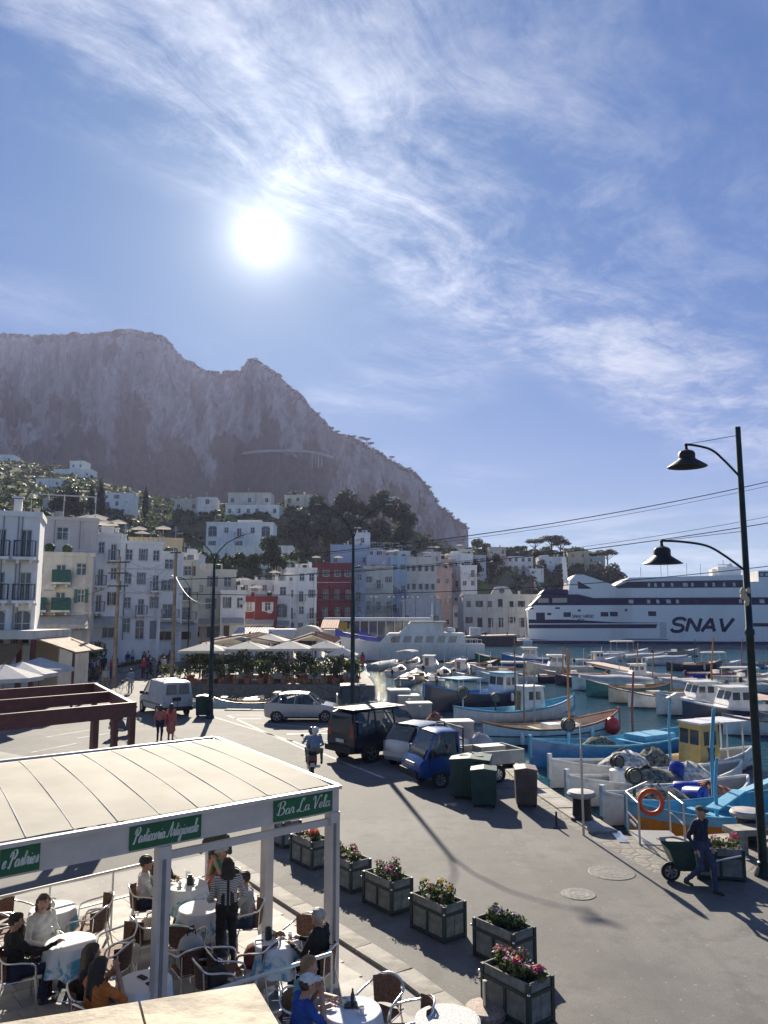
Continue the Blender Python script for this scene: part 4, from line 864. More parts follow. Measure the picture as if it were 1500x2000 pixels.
BNV = paint('boat_navy', (.012, .022, .06), .35, var=.1); BTE = paint('boat_teal', (.02, .20, .19), .4, var=.1); BOR = paint('boat_orange', (.62, .21, .012), .5, var=.15, dirt=(.4, .13, .02), dscale=2); BGN = paint('boat_green', (.02, .14, .075), .45); BGY = paint('boat_grey', (.33, .35, .36), .5); BRIM = mat('varnished_rim', (.34, .16, .07), .4, var=.25); BDK = mat('deck_planks', (.42, .33, .22), .7, var=.2); RED = paint('buoy_red', (.55, .03, .02), .5); BROYAL = paint('royal_blue', (.012, .03, .32), .4); TARP = mat('grey_tarp', (.40, .40, .40), .85, var=.12); TARPB = mat('blue_tarp', (.03, .09, .26), .8, var=.15); TARPT = mat('tan_tarp', (.40, .32, .24), .85, var=.15); ORNG = mat('lifebuoy_orange', (.65, .10, .02), .5)
NETM = mat('net_heap', (.16, .17, .14), .95, var=.6, scale=9, bump=1.0, bscale=40); NETW = mat('white_net', (.52, .52, .48), .95, var=.4, scale=7, bump=.8, bscale=30); YELP = mat('cabin_yellow', (.60, .42, .14), .55, var=.12)
def lifebuoy(par, c, m=ORNG, r=.3, name='lifebuoy'): 
    w = MB(); w.tube([(c[0]+r*math.cos(i*math.pi/8), c[1], c[2]+r*math.sin(i*math.pi/8)) for i in range(16)], .065, 6, True); return w.build(name, m, par, smooth=60)

# prototype motor boats; copies differ in paint, so each paint gets its own prototype
def proto(kind, hm, L=6.5, B=2.2):
    t = thing('moored_boat', 'x', 'boat'); 
    if kind == 'gozzo':
        make_boat(t, L, B, .62, hm, BRIM, BDK, True, .55, fore=.28, stripe=BCR, boot=BNV); thwarts(t, L, B, .5, BDK, (-.28, -.08, .1)); w = MB(); w.box((-.08*L, 0, .55), (1.1, .9, .55)); w.build('engine_box', BCR, t, .03); fender(t, .1*L, -B*.5, .35, BW)
    elif kind == 'cabin':
        make_boat(t, L, B, .8, hm, BW, BW, False, .5, fore=.38, boot=BNV); cabin(t, .05*L, .75, 1.7, B*.62, 1.15, BW, BW, .5); outboard(t, -L/2-.1, .5); fender(t, 0, -B*.52, .4, BW); thwarts(t, L, B, .62, BW, (-.36,))
        w = MB(); w.tube([(L*.15, B*.3, 1.0), (L*.36, B*.2, 1.35), (L*.46, 0, 1.4), (L*.36, -B*.2, 1.35), (L*.15, -B*.3, 1.0)], .02, 5); w.build('bow_rail', STEEL, t)
    elif kind == 'open':
        make_boat(t, L, B, .6, hm, BRIM, BW, False, .4, fore=.3, boot=BNV); thwarts(t, L, B, .48, BDK, (-.3, 0)); outboard(t, -L/2-.1, .4); w = MB(); w.side([(.06*L, .5), (.16*L, .5), (.1*L, .98), (.08*L, .98)], -.7, .7); w.build('windscreen', CARGLASS, t)
        w = MB(); w.box((-.02*L, .15, .62), (.5, .7, .6)); w.build('console', BW, t, .04)
    elif kind == 'tarp':
        rg = make_boat(t, L, B, .62, hm, BW, BW, False, .45, boot=BNV); w = MB()
        w.loft([[(r[0][0]*.97, r[0][1]*1.02*math.cos(a), r[0][2]+.04+.55*math.sin(a)*(1-abs(i/12-.45))) for a in [math.pi*j/8 for j in range(9)]] for i, r in enumerate(rg[:12])], caps=True, ring_closed=False); w.build('tarpaulin', TARP, t, smooth=30); outboard(t, -L/2-.1, .4, BGY)
    elif kind == 'bimini':
        make_boat(t, L, B, .7, hm, BW, BW, False, .5, fore=.36, boot=BNV); thwarts(t, L, B, .55, TARPT, (-.36, -.1)); outboard(t, -L/2-.1, .45); w = MB()
        for s in (-1, 1):
            for x in (-.3, .08): w.tube([(x*L, s*B*.42, .6), (x*L, s*B*.4, 2.1)], .022, 5)
        w.build('canopy_frame', STEEL, t); w = MB(); w.loft([[(x*L, B*.46*math.cos(a), 2.08+.22*math.sin(a)) for a in [math.pi*j/6 for j in range(7)]] for x in (-.33, -.1, .1)], caps=False, ring_closed=False); w.build('sun_canopy', CANVAS, t, smooth=30)
        w = MB(); w.side([(.1*L, .62), (.22*L, .62), (.15*L, 1.15), (.13*L, 1.15)], -.75, .75); w.build('windscreen', CARGLASS, t)
    return t
PB = {}
def moored(label, px, py, head, kind, hm, s=1.0, group=None, name='moored_boat'):
    k = kind+hm.name
    loc = G(px, py, WATER_Z); loc.z = WATER_Z+.0
    if k not in PB:
        t = proto(kind, hm); PB[k] = (t, {t.name: [c for c in COL.objects if c.parent == t], **{c.name: [d for d in COL.objects if d.parent == c] for c in COL.objects if c.parent == t}})
        o = t; o.location = loc; o.rotation_euler = (0, 0, R(head)); o['label'] = label; o.scale = (s,)*3
    else: o = copy_tree(PB[k][0], loc, R(head), label, group, PB[k][1], s)
    if group: o['group'] = group
    return o
GA = 'boats moored bows out along the near side of the floating pier'; GB = 'boats moored on the far side of the floating pier'; GC = 'small boats crowded beside the waterfront restaurant'
for a in [('green bowed boat farthest along the pier near the ferry stern', 985, 1297, 172, 'gozzo', BGN, 1.2), ('blue hulled boat with cream cabin behind the green bowed boat', 1040, 1301, 175, 'cabin', BBL, 1.2), ('cream hulled cabin boat moored at the left end of the floating pier', 1092, 1318, 178, 'cabin', BCR, 1.1),
          ('pale grey open boat between cream cabin boat and dark blue boat', 1118, 1328, 178, 'open', BGY, 1.05), ('dark blue open boat under the leftmost pier pole', 1152, 1338, 180, 'open', BNV, 1.0), ('white boat under grey cover left of the teal hull', 1195, 1347, 184, 'tarp', BW, 1.1),
          ('teal hulled boat pointing toward the fishing quay', 1228, 1359, 186, 'gozzo', BTE, 1.1), ('cream gozzo with varnished rim right of the teal hull', 1268, 1371, 188, 'gozzo', BCR, 1.0), ('white open motorboat with windscreen between cream gozzo and white cabin boat', 1318, 1380, 188, 'open', BW, 1.1),
          ('white cabin boat beside the navy boat with orange ring', 1378, 1394, 190, 'cabin', BW, 1.1), ('navy cabin boat with orange life ring near the right lamp post', 1446, 1414, 188, 'cabin', BNV, 1.15), ('white motorboat at the right edge of the harbour behind the lamp post', 1525, 1432, 190, 'open', BW, 1.1)]: moored(*a, group=GA)
for a in [('white boat with tan canopy at far end beyond the pier', 1225, 1283, 10, 'bimini', BW, 1.1), ('grey inflatable like open boat with white seats near the ferry letters', 1320, 1282, 10, 'open', BGY, 1.2), ('covered grey boat beyond the pier under the ferry', 1262, 1292, 8, 'tarp', BGY, 1.0), ('white covered boat right of the covered grey boat', 1305, 1298, 5, 'tarp', BW, 1.0),
          ('navy gozzo with cream deck beyond the pier', 1356, 1309, 5, 'gozzo', BNV, 1.05), ('royal blue open boat beyond the pier', 1402, 1326, 2, 'open', BROYAL, 1.0), ('white open boat right of the royal blue boat', 1452, 1333, 0, 'open', BW, 1.0), ('teal covered boat near the right frame edge beyond the pier', 1492, 1330, 0, 'gozzo', BTE, .9), ('grey cabin boat at right edge beyond the pier', 1520, 1345, 0, 'cabin', BGY, 1.0), ('light blue gozzo at far right beyond the pier', 1478, 1305, 0, 'gozzo', BLB, .9)]: moored(*a, group=GB)
for i, (px, py, hd, kd, hm, s) in enumerate([(752,1308,60,'tarp',BGY,.9),(775,1318,80,'open',BW,.9),(800,1306,70,'bimini',BW,1.0),(812,1330,85,'gozzo',BCR,.85),(838,1312,75,'cabin',BW,.95),(862,1324,80,'open',BGY,.9),(880,1306,60,'gozzo',BW,.9),(905,1296,40,'tarp',BNV,.9),(790,1338,80,'gozzo',BGY,.8),(845,1336,95,'open',BCR,.8),(900,1318,70,'cabin',BGY,.85),(930,1306,20,'gozzo',BNV,.9)]):
    moored('%s %s, %s in the cluster by the restaurant path' % ({'tarp': 'covered', 'open': 'open', 'bimini': 'canopied', 'gozzo': 'wooden', 'cabin': 'cabin'}[kd], {'boat_grey': 'grey boat', 'boat_white': 'white boat', 'boat_cream': 'cream boat', 'boat_navy': 'navy boat'}[hm.name], ['nearest the path', 'second from the path', 'tallest', 'in the front row', 'in the middle', 'right of the middle', 'in the back row', 'at the back right', 'front left', 'front center', 'front right', 'rightmost'][i]), px, py, hd, kd, hm, s, GC)

# ---------------------------------------------------------------- the near fishing boats
def fishing(label, a, b, B, fb, hm, rim, deck, cab=None, bow=.7, boot=None, z0=0, fore=.0):
    A = G(*a, WATER_Z); Bp = G(*b, WATER_Z); d = Bp-A; L = d.length; t = thing('fishing_boat', label, 'boat', (A+Bp)/2+V(0, 0, z0), math.atan2(-d.y, -d.x))
    make_boat(t, L, B, fb, hm, rim, deck, True, bow, deckz=fb*.5, boot=boot, fore=fore)
    w = MB(); w.box((L/2-.02, 0, fb+bow*.55), (.16, .13, .95)); w.build('stem_post', rim, t); 
    return t, L
f1, L1 = fishing('orange and blue wooden fishing boat tied below the quay steps', (1228, 1655), (1560, 1606), 2.3, .72, BOR, BLB, BLB, bow=.55)
thwarts(f1, L1, 2.2, .62, BLB, (.28, .05, -.15)); w = MB(); w.bar((-1.2, -.8, .8), (-3.4, -.2, 1.5), .35, .05); w.build('bow_plank', BLB, f1); w = MB(); w.bar((.8, .6, .95), (-1.6, -.6, 1.02), .4, .05); w.build('loose_plank', BLB, f1)
w = MB(); rg = hull_rings(L1, 2.3, .72, .55, True)
for sgn in (0, 8): w.loft([[(r[sgn][0], r[sgn][1]*1.015, r[sgn][2]+.03), (r[sgn][0], r[sgn][1]*1.02, r[sgn][2]*.74)] for r in rg], caps=False, ring_closed=False)
w.build('blue_sheer_band', BLB, f1)
f2, L2 = fishing('white fishing boat with blue drums and orange nets next to the orange boat', (1178, 1614), (1462, 1560), 2.05, .52, BW, BW, BGY, bow=.5, boot=mat('red_antifoul', (.16, .04, .035), .7))
f3, L3 = fishing('white fishing boat with heaped nets third from the quay steps', (1108, 1577), (1450, 1528), 2.1, .54, BW, BW, BGY, bow=.5, boot=MATS['red_antifoul'])
f4, L4 = fishing('white fishing boat with yellow wheelhouse and white awning roof', (1074, 1540), (1470, 1498), 2.2, .56, BW, BW, BGY, bow=.5, boot=MATS['red_antifoul'])
cabin(f4, -2.3, .4, 1.15, 1.2, 1.65, YELP, BW, .1, 'wheelhouse'); w = MB()
for x in (-4.2, -3.3):
    for s in (-1, 1): MB().cyl((x, s*.6, .4), (x, s*.6, 2.05), .04, n=5).build('awning_post', BW, f4)
w = MB(); w.box((-3.6, 0, 2.1), (1.5, 1.5, .06)); w.build('awning_roof', BW, f4)
f5, L5 = fishing('bright blue fishing boat with open deck behind the white boats', (1036, 1500), (1372, 1452), 2.4, .6, BBL, BLB, BLB, bow=.6)
thwarts(f5, L5, 2.2, .55, BLB, (.2, -.05)); w = MB(); w.box((-.16*L5, 0, .6), (2.2, 1.3, .5)); w.build('deck_box', BLB, f5, .03)
f6, L6 = fishing('long white lancia with brown rim and red buoy at its bow', (1210, 1440), (944, 1456), 2.3, .75, BW, BRIM, BCR, bow=.7, boot=BNV)
thwarts(f6, L6, 2.1, .68, BCR, (.3, .12, -.12, -.3)); w = MB(); w.box((.05*L6, 0, .8), (1.8, .9, .25)); w.build('hatch', BW, f6); mast(f6, .12*L6, .4, 4.4, mat('orange_mast', (.50, .22, .06), .6), .07); fender(f6, -.3*L6, -1.12, .4, BW); fender(f6, .02*L6, -1.22, .4, BW); fender(f6, .2*L6, -1.14, .45, BW)
w = MB(); w.tube([(x, -1.165*(1-abs(2*x/L6)**2.7)**.85, .48+.35*max(0, (x/L6+.5-.45)/.55)**2) for x in [(-.47+.94*i/14)*L6 for i in range(15)]], .03, 5); w.build('rubbing_strake', BNV, f6)
f7, L7 = fishing('light blue fishing boat with white wheelhouse behind the long lancia', (1122, 1398), (886, 1412), 2.2, .6, BW, BLB, BLB, bow=.7)
cabin(f7, .12*L7, .5, 1.5, 1.3, 1.5, BW, BW, .15, 'wheelhouse'); mast(f7, .0, .4, 4.6, WOOD, .06)
f8, L8 = fishing('dark blue fishing boat with white cabin moored beyond the parking quay', (828, 1391), (1030, 1372), 2.7, 1.0, BNV, BBL, BBL, bow=.9)
cabin(f8, -.25*L8, .7, 1.6, 1.6, 1.6, BW, BLB, .2, 'wheelhouse'); fender(f8, -.2*L8, 1.45, .7, BW); fender(f8, -.33*L8, 1.35, .7, BW)
w = MB()
for x in (.06*L8, .26*L8):
    for s in (-.9, .9): MB().cyl((x, s, .6), (x, s, 2.1), .035, n=5).build('awning_post', BW, f8)
w = MB(); w.box((.16*L8, 0, 2.12), (2.3, 2.1, .08)); w.build('awning_roof', BLB, f8)
# gear lying in the boats
def heap(name, label, c, r, m, seed, cat='net', group=None):
    w = MB(); n = 14; rings = []
    for i in range(7):
        t_ = i/6; rr_ = math.cos(t_*math.pi/2)**.7; rings.append([(r[0]*rr_*math.cos(a)*(1+.25*fbm(math.cos(a)*2+seed, math.sin(a)*2, t_*3)), r[1]*rr_*math.sin(a)*(1+.25*fbm(math.cos(a)*2, math.sin(a)*2+seed, t_*3)), r[2]*t_*(1+.3*fbm(a*1.3+seed, t_*4, 0))) for a in [k*2*math.pi/n for k in range(n)]])
    w.loft(rings, caps=True); return tag(w.build(name, m, None, smooth=0, loc=c), label, cat, group)
def on(boat, x, y, z): return boat.matrix_basis @ V(x, y, z)
bpy.context.view_layer.update()
heap('net_pile', 'dark fishing net heaped amidships in the boat third from the steps', on(f3, .6, 0, .28), (1.5, .9, .75), NETM, 1); heap('net_pile', 'white fishing net heaped forward in the yellow cabin boat', on(f4, 1.6, 0, .28), (1.3, .9, .9), NETW, 2); heap('net_pile', 'tangle of dark net forward in the boat next to the orange boat', on(f2, 1.0, 0, .26), (1.2, .8, .7), NETM, 3)
heap('net_pile', 'pale net mound behind the drums in the boat third from the steps', on(f3, -1.3, .1, .28), (1.1, .8, .8), NETW, 4); heap('net_pile', 'reddish net and rope heap in the boat next to the orange boat', on(f2, -1.4, 0, .26), (1.1, .7, .55), mat('red_net', (.30, .13, .09), .95, var=.5, scale=8, bump=.8), 5); heap('net_pile', 'grey net heap beside the yellow wheelhouse', on(f4, .4, .2, .28), (.9, .8, .95), NETM, 6); heap('net_pile', 'dark net heap on the bright blue fishing boat deck box', on(f5, 1.6, 0, .3), (1.0, .8, .7), NETM, 8)
def drum(label, c, m, rz=0, tilt=0):
    w = MB(); w.lathe([(.01, -.42), (.24, -.42), (.27, -.38), (.28, 0), (.27, .38), (.2, .42), (.1, .42), (.1, .48), (.01, .48)], 12); o = w.build('drum', m, None, smooth=40, loc=c); o.rotation_euler = (tilt, 0, rz); tag(o, label, 'drum'); return o
DRB = mat('drum_blue', (.01, .05, .36), .4); drum('blue plastic drum lying on nets in the boat by the orange hull', on(f2, -.2, .45, .62), DRB, .4, 1.4); drum('blue plastic drum lying farther aft in the same nets', on(f2, -.9, -.45, .55), DRB, 1.2, 1.5); drum('blue plastic drum standing in the boat third from the steps', on(f3, -.5, .3, .75), DRB, 0, .5); drum('white plastic barrel standing at the front of the boat third from the steps', on(f3, 2.2, .1, .7), BW); drum('blue drum beside the yellow wheelhouse', on(f4, -.1, -.5, .62), DRB, .8, 1.3)
def hauler(label, c, rz, m=None, h=1.15, r=.36):
    t = thing('net_hauler', label, 'winch', c, rz); w = MB(); w.cyl((0, 0, 0), (0, 0, h), .06, .05, 8); w.build('stand', m or BLB, t)
    w = MB()
    for y in (-.1, .1): w.tube([(r*math.cos(i*math.pi/9), y, h+.1+r*math.sin(i*math.pi/9)) for i in range(18)], .035, 6, True)
    for i in range(6): w.bar((0, 0, h+.1), (r*math.cos(i*math.pi/3), -.1, h+.1+r*math.sin(i*math.pi/3)), .04)
    w.build('wheel', DARK, t); w = MB(); w.cyl((0, -.14, h+.1), (0, .14, h+.1), r*.8, r*.8, 16); w.build('drum', mat('hauler_rubber', (.10, .095, .085), .8), t); return t
hauler('steel net hauler wheel on the quay end of the light blue boat', on(f7, -.42*L7, .1, .6), 0, BGY, 1.1, .36); hauler('pair wheel hauler nearest the long lancia stern', on(f7, -.16*L7, .1, .4), .3, DARK, .9, .28); hauler('blue posted net hauler in front of the bright blue boat bow', on(f5, .32*L5, .2, .6), .2, BLB, 1.0, .28); hauler('dark net hauler at bow of the boat third from the steps', on(f3, 1.9, -.2, .4), .4, DARK, .8, .22); hauler('dark net hauler over the gunwale of the boat by the steps', on(f2, 2.2, 0, .5), .1, DARK, .8, .24)
w = MB(); w.ell((0, 0, 0), (.42, .42, .46), 14, 10); w.lathe([(.1, .42), (.08, .55), (.02, .58)], 8); tag(w.build('buoy', RED, None, smooth=40, loc=on(f6, .37*L6, -.92, .78)), 'big round red buoy hung at the bow of the white lancia', 'buoy')
# poles standing in the water or in boats
def pole(label, px, y0, y1, m, r=.07, z=WATER_Z, name='mooring_pole', flag=None, lamp=False):
    b = G(px, y1, z); top = P(px+(px-750)*.0*1, y0, b.y); t = thing(name, label, 'pole', b, 0); h = top.z-b.z; w = MB(); w.tube([(0, 0, -1.2), (0, 0, h*.5), (top.x-b.x, 0, h)], [r, r*.9, r*.75], 7); w.build('shaft', m, t)
    if flag: w = MB(); [w.side([(-.14, h*f_), (.14, h*f_), (0, h*f_+.55*s_)], -.02, .02) for f_, s_ in flag]; w.build('flag', BNV, t)
    if lamp: w = MB(); w.side([(-.05, h-.1), (.35, h+.1), (.7, h+.12), (.75, h), (.3, h-.12)], -.1, .1); w.build('lamp_head', STEEL, t)
    return t
RP = mat('red_pole', (.28, .06, .05), .6); BP = mat('blue_pole', (.10, .34, .50), .6); WP = mat('wood_pole', (.36, .20, .10), .7, var=.25); OP = mat('orange_pole', (.45, .17, .05), .6)
pole('rust red mooring pole between the lancia and the teal boat', 1237, 1312, 1458, RP, .07); pole('light blue pole with curved lamp head rising from the bright blue boat', 1309, 1358, 1475, BP, .06, z=-.2, lamp=True); pole('light blue pole with navy flags rising from the yellow cabin boat', 1394, 1383, 1556, BP, .075, z=-.3, flag=((.55, -1), (.4, 1)))
for i, (px, a, b) in enumerate(((1100, 1262, 1332), (1112, 1278, 1334), (1246, 1256, 1332), (1276, 1275, 1345), (1313, 1292, 1356), (1393, 1245, 1372), (1450, 1248, 1326), (1357, 1248, 1300), (1175, 1262, 1300), (1192, 1262, 1298), (1366, 1260, 1300))):
    pole('%s wooden pole standing %s' % (('slim', 'short', 'tall', 'pale', 'stout', 'orange tinted', 'reddish', 'dark', 'thin white', 'thin grey', 'short far')[i], ('at the left tip of the pier', 'second from the left tip of the pier', 'behind the teal boat', 'behind the cream gozzo', 'behind the white open motorboat', 'behind the white cabin boat', 'beyond the pier by the lamp post', 'in front of the ferry lettering', 'at the far left of the pier moorings', 'next to the thin white pole', 'right of the dark pole')[i]), px, a, b, (WP, WP, WP, WP, WP, OP, RP, DARK, BW, BGY, WP)[i], .075 if i < 6 else .06)
pole('weathered pole standing in the light blue boat', 1024, 1285, 1402, WP, .06, z=-.5, name='boat_pole'); pole('grey pole with netting in the light blue boat', 1044, 1300, 1402, BGY, .05, z=-.5, name='boat_pole'); pole('blue mast leaning beside the orange boat at right', 1400, 1480, 1590, BP, .06, z=-.3, name='boat_pole')
# floating pier
PIER = mat('pier_planks', (.46, .33, .27), .8, var=.15); pts = [G(1128, 1287, -.45), G(1200, 1299, -.45), G(1300, 1321, -.45), G(1400, 1343, -.45), G(1520, 1368, -.45)]
pr_ = thing('floating_pier', 'long pinkish floating pier running between the two rows of moored boats', 'pier', pts[0])
A, Bq = pts[0]-pts[0], pts[-1]-pts[0]; d = Bq.normalized(); n_ = V(-d.y, d.x, 0); Lp = Bq.length
pm = MB(); pm.box((0, 0, 0), (.19, 1.9, .05)); pm = pm.mesh('plank', PIER); ang = math.atan2(d.y, d.x)
for i in range(int(Lp/.2)):
    if i >= 290: break
    link('plank', pm, pr_, loc=d*(Lp-(i*.2+.1)), rz=ang+rnd.uniform(-.01, .01))
w = MB(); w.bar(d*.0+V(0, 0, -.17), d*Lp+V(0, 0, -.17), 1.85, .28); w.build('float', mat('pier_float', (.2, .18, .17), .8), pr_)
w = MB(); w.bar(d*0+V(0,0,0), d*max(.1, Lp-58.1), 1.9, .05); w.build('far_planks', PIER, pr_) if Lp > 58.2 else None

# ---------------------------------------------------------------- excursion ship, gangways, terminal, barge, sailboats
A = G(950, 1292, WATER_Z); t = thing('excursion_ship', 'grey white excursion ship with sloped windows moored by the terminal', 'ship', (A.x-10.4, A.y+2.6, WATER_Z), R(180)); L = 20.5
SHW = paint('ship_white', (.76, .77, .74), .35, var=.05, dirt=(.40, .40, .36), dscale=.4, streak=True); make_boat(t, L, 5.2, 2.3, SHW, BW, BW, False, 1.0, deckz=2.0, boot=BNV)
w = MB(); w.side([(-7.5, 2.0), (5.2, 2.0), (3.2, 3.9), (-7.5, 3.9)], -2.1, 2.1); dh = w.build('deckhouse', SHW, t)
for i in range(6):
    for s in (-1, 1): w = MB(); x = -6.2+i*1.6; w.side([(x, 2.6), (x+1.1, 2.6), (x+.9, 3.5), (x-.2, 3.5)], s*2.1-.02, s*2.1+.02); w.build('side_window', mat('ship_window', (.35, .36, .33), .15), dh)
w = MB(); w.side([(-4.5, 3.9), (1.8, 3.9), (.2, 5.4), (-4.5, 5.4)], -1.7, 1.7); ud = w.build('upper_deckhouse', SHW, t); w = MB(); w.box((-2.4, 0, 5.5), (5.2, 3.9, .14)); w.build('upper_roof', CANVAS, ud)
for y in (-.85, .85): w = MB(); e = lambda z: 1.8-1.6*(z-3.9)/1.5+.03; w.quad((e(4.2), y-.7, 4.2), (e(4.2), y+.7, 4.2), (e(5.2), y+.7, 5.2), (e(5.2), y-.7, 5.2)); w.build('windscreen', GLASS, ud)
for y in (-1.0, 1.0): w = MB(); e = lambda z: 5.2-2.0*(z-2)/1.9+.03; w.quad((e(2.4), y-.85, 2.4), (e(2.4), y+.85, 2.4), (e(3.6), y+.85, 3.6), (e(3.6), y-.85, 3.6)); w.build('windscreen', mat('ship_slope_glass', (.16, .19, .22), .1), dh)
w = MB()
for s in (-2.3, 2.3):
    w.tube([(-9.8, s, 3.0), (-7.5, s, 3.0)], .03, 5); w.tube([(5, s*.9, 3.3), (8, s*.6, 3.7), (9.8, 0, 4.0)], .03, 5)
    for x in (-9.8, -9, -8.2, -7.5): w.cyl((x, s, 2.2), (x, s, 3.0), .025, n=5)
w.build('deck_rail', BW, t); w = MB(); w.cyl((-3, 0, 5.5), (-3, 0, 8.2), .09, n=6); w.bar((-3, -.8, 7.3), (-3, .8, 7.3), .1); w.box((-3, 0, 6.4), (.3, 1.6, .2)); w.build('mast', BW, t); lifebuoy(t, (2.6, 2.2, 3.0)); w = MB(); w.ell((-5.5, 0, 4.3), (.9, .6, .4)); w.build('life_raft', BW, t, smooth=40)
for i, (a, b, Y) in enumerate((((655, 1243), (702, 1263), 116), ((700, 1247), (750, 1264), 114))):
    A, Bq = P(*a, Y), P(*b, Y); t = thing('gangway', ('blue panelled gangway left of the tall lamp post', 'blue panelled gangway right of the tall lamp post')[i], 'gangway', A); dd = Bq-A; w = MB(); w.bar((0, 0, 0), dd, 1.1, .12); w.build('walkway', STEEL, t)
    for s in (-.55, .55): w = MB(); w.add([(0, s, .05), tuple(dd+V(0, s, .05)), tuple(dd+V(0, s, 1.15)), (0, s, 1.15), (0, s+.04, .05), tuple(dd+V(0, s+.04, .05)), tuple(dd+V(0, s+.04, 1.15)), (0, s+.04, 1.15)], [(0,1,2,3), (7,6,5,4), (3,2,6,7), (0,4,5,1), (0,3,7,4), (1,5,6,2)]); w.build('side_panel', BROYAL, t)
A = P(632, 1240, 142); B_ = P(842, 1240, 142); t = thing('ferry_terminal', 'long low white terminal canopy on slim columns behind the excursion ship', 'shelter', (A+B_)/2); Wd = (B_-A).x; w = MB(); w.b2(-Wd/2, Wd/2, 0, 5, 2.5, 3.1); w.build('roof', WHITE, t)
for i in range(13): w = MB(); x = -Wd/2+.3+i*(Wd-.6)/12; w.b2(x-.09, x+.09, .3, .48, -.4, 2.5); w.build('column', WHITE, t)
w = MB(); w.b2(-Wd/2+.2, Wd/2-.2, 4.2, 4.4, -.4, 2.5); w.build('rear_wall', GLASS, t); w = MB(); w.b2(-Wd*.36, -Wd*.28, .1, .25, .9, 2.3); w.build('yellow_panel', mat('terminal_yellow', (.6, .36, .03), .6), t)
A = P(885, 1256, 166); B_ = P(1000, 1256, 166); t = thing('barge', 'dark steel barge lying at the pier left of the ferry stern', 'barge', ((A.x+B_.x)/2, 160.0, WATER_Z)); Wd = (B_-A).x; w = MB(); w.side([(-Wd/2, -.3), (Wd/2-1.2, -.3), (Wd/2, .8), (Wd/2, 2.0), (-Wd/2, 1.7)], 0, 5); w.build('hull', mat('barge_dark', (.025, .022, .03), .6, var=.3), t)
w = MB(); w.side([(-Wd/2-.05, 1.72), (Wd/2, 2.02), (Wd/2, 2.3), (-Wd/2-.05, 2.0)], -.05, 5.05); w.build('deck', BDK, t); [MB().cyl((x, 1, 2), (x, 1, 2.8), .12, n=6).build('bollard', DARK, t) for x in (-4, 0, 4.5)]; w = MB(); w.box((-2, 2.5, 2.9), (2.2, 2, 1.6)); w.build('deck_hut', BW, t)
for i in range(9):
    px = 962+i*8.2+rnd.uniform(-2, 2); c = P(px, 1243, 172+rnd.uniform(-3, 3)); c.z = WATER_Z; t = thing('sailboat', 'small white sailboat with bare mast between barge and ferry', 'boat', c, rnd.uniform(-.4, .4)+R(90), 'sailboats beside the ferry stern')
    if i == 0: sbm = []
    if not sbm:
        q = MB(); rg = hull_rings(6.5, 2.0, .8, .4); q.loft(rg, caps=False, ring_closed=False); q.add(rg[0], [tuple(range(9))]); q.box((.2, 0, .95), (2.4, 1.2, .5)); sbm = [q.mesh('hull', BW, 50)]; q = MB(); q.cyl((.4, 0, .8), (.4, 0, 8.2), .07, .04, 6); q.bar((.4, 0, 1.6), (-2.4, 0, 1.7), .12); q.bar((.4, -.6, 5), (.4, .6, 5), .04); sbm.append(q.mesh('mast', BW))
    link('hull', sbm[0], t); link('mast', sbm[1], t); t.scale = (1, 1, rnd.uniform(.75, 1.1))
# ---------------------------------------------------------------- people: one continuous skin grown round a posed skeleton
def surface_nets(val, ids, org, vx):
    nx, ny, nz = val.shape; neg = val < 0
    c = np.zeros((nx-1, ny-1, nz-1, 3)); cnt = np.zeros((nx-1, ny-1, nz-1))
    cor = [(i, j, k) for i in (0, 1) for j in (0, 1) for k in (0, 1)]
    def S(o): return (slice(o[0], nx-1+o[0]), slice(o[1], ny-1+o[1]), slice(o[2], nz-1+o[2]))
    for a in cor:
        for ax in range(3):
            if a[ax]: continue
            b = list(a); b[ax] = 1; va, vb = val[S(a)], val[S(b)]; m = neg[S(a)] != neg[S(b)]
            t = np.where(m, va/np.where(m, va-vb, 1), 0)
            for d in range(3): c[..., d] += np.where(m, a[d]+(t if d == ax else 0), 0)
            cnt += m
    on_ = cnt > 0; idx = -np.ones(on_.shape, int); idx[on_] = np.arange(on_.sum())
    g_ = np.argwhere(on_); verts = (g_+c[on_]/cnt[on_][:, None])*vx+org; fs = []
    for ax in range(3):
        o = [0, 0, 0]; o[ax] = 1; sl0 = [slice(1, n-1) for n in val.shape]; sl0[ax] = slice(0, val.shape[ax]-1); sl1 = list(sl0); sl1[ax] = slice(1, val.shape[ax])
        n0, n1 = neg[tuple(sl0)], neg[tuple(sl1)]; ch = np.argwhere(n0 != n1)
        if not len(ch): continue
        base = ch.copy()
        for d in range(3):
            if d != ax: base[:, d] += 1
        u, v = [(1, 2), (2, 0), (0, 1)][ax]; q = []
        for du, dv in ((-1, -1), (0, -1), (0, 0), (-1, 0)):
            e = base.copy(); e[:, u] += du; e[:, v] += dv; q.append(idx[e[:, 0], e[:, 1], e[:, 2]])
        q = np.stack(q, 1); fl = n0[ch[:, 0], ch[:, 1], ch[:, 2]]; q[~fl] = q[~fl][:, ::-1]; fs.append(q)
    fs = np.concatenate(fs); fs = fs[(fs >= 0).all(1)]
    gi = np.clip(np.round((verts-org)/vx).astype(int), 0, np.array(val.shape)-1); vid = ids[gi[:, 0], gi[:, 1], gi[:, 2]]
    return verts, fs, vid[fs[:, 0]], vid
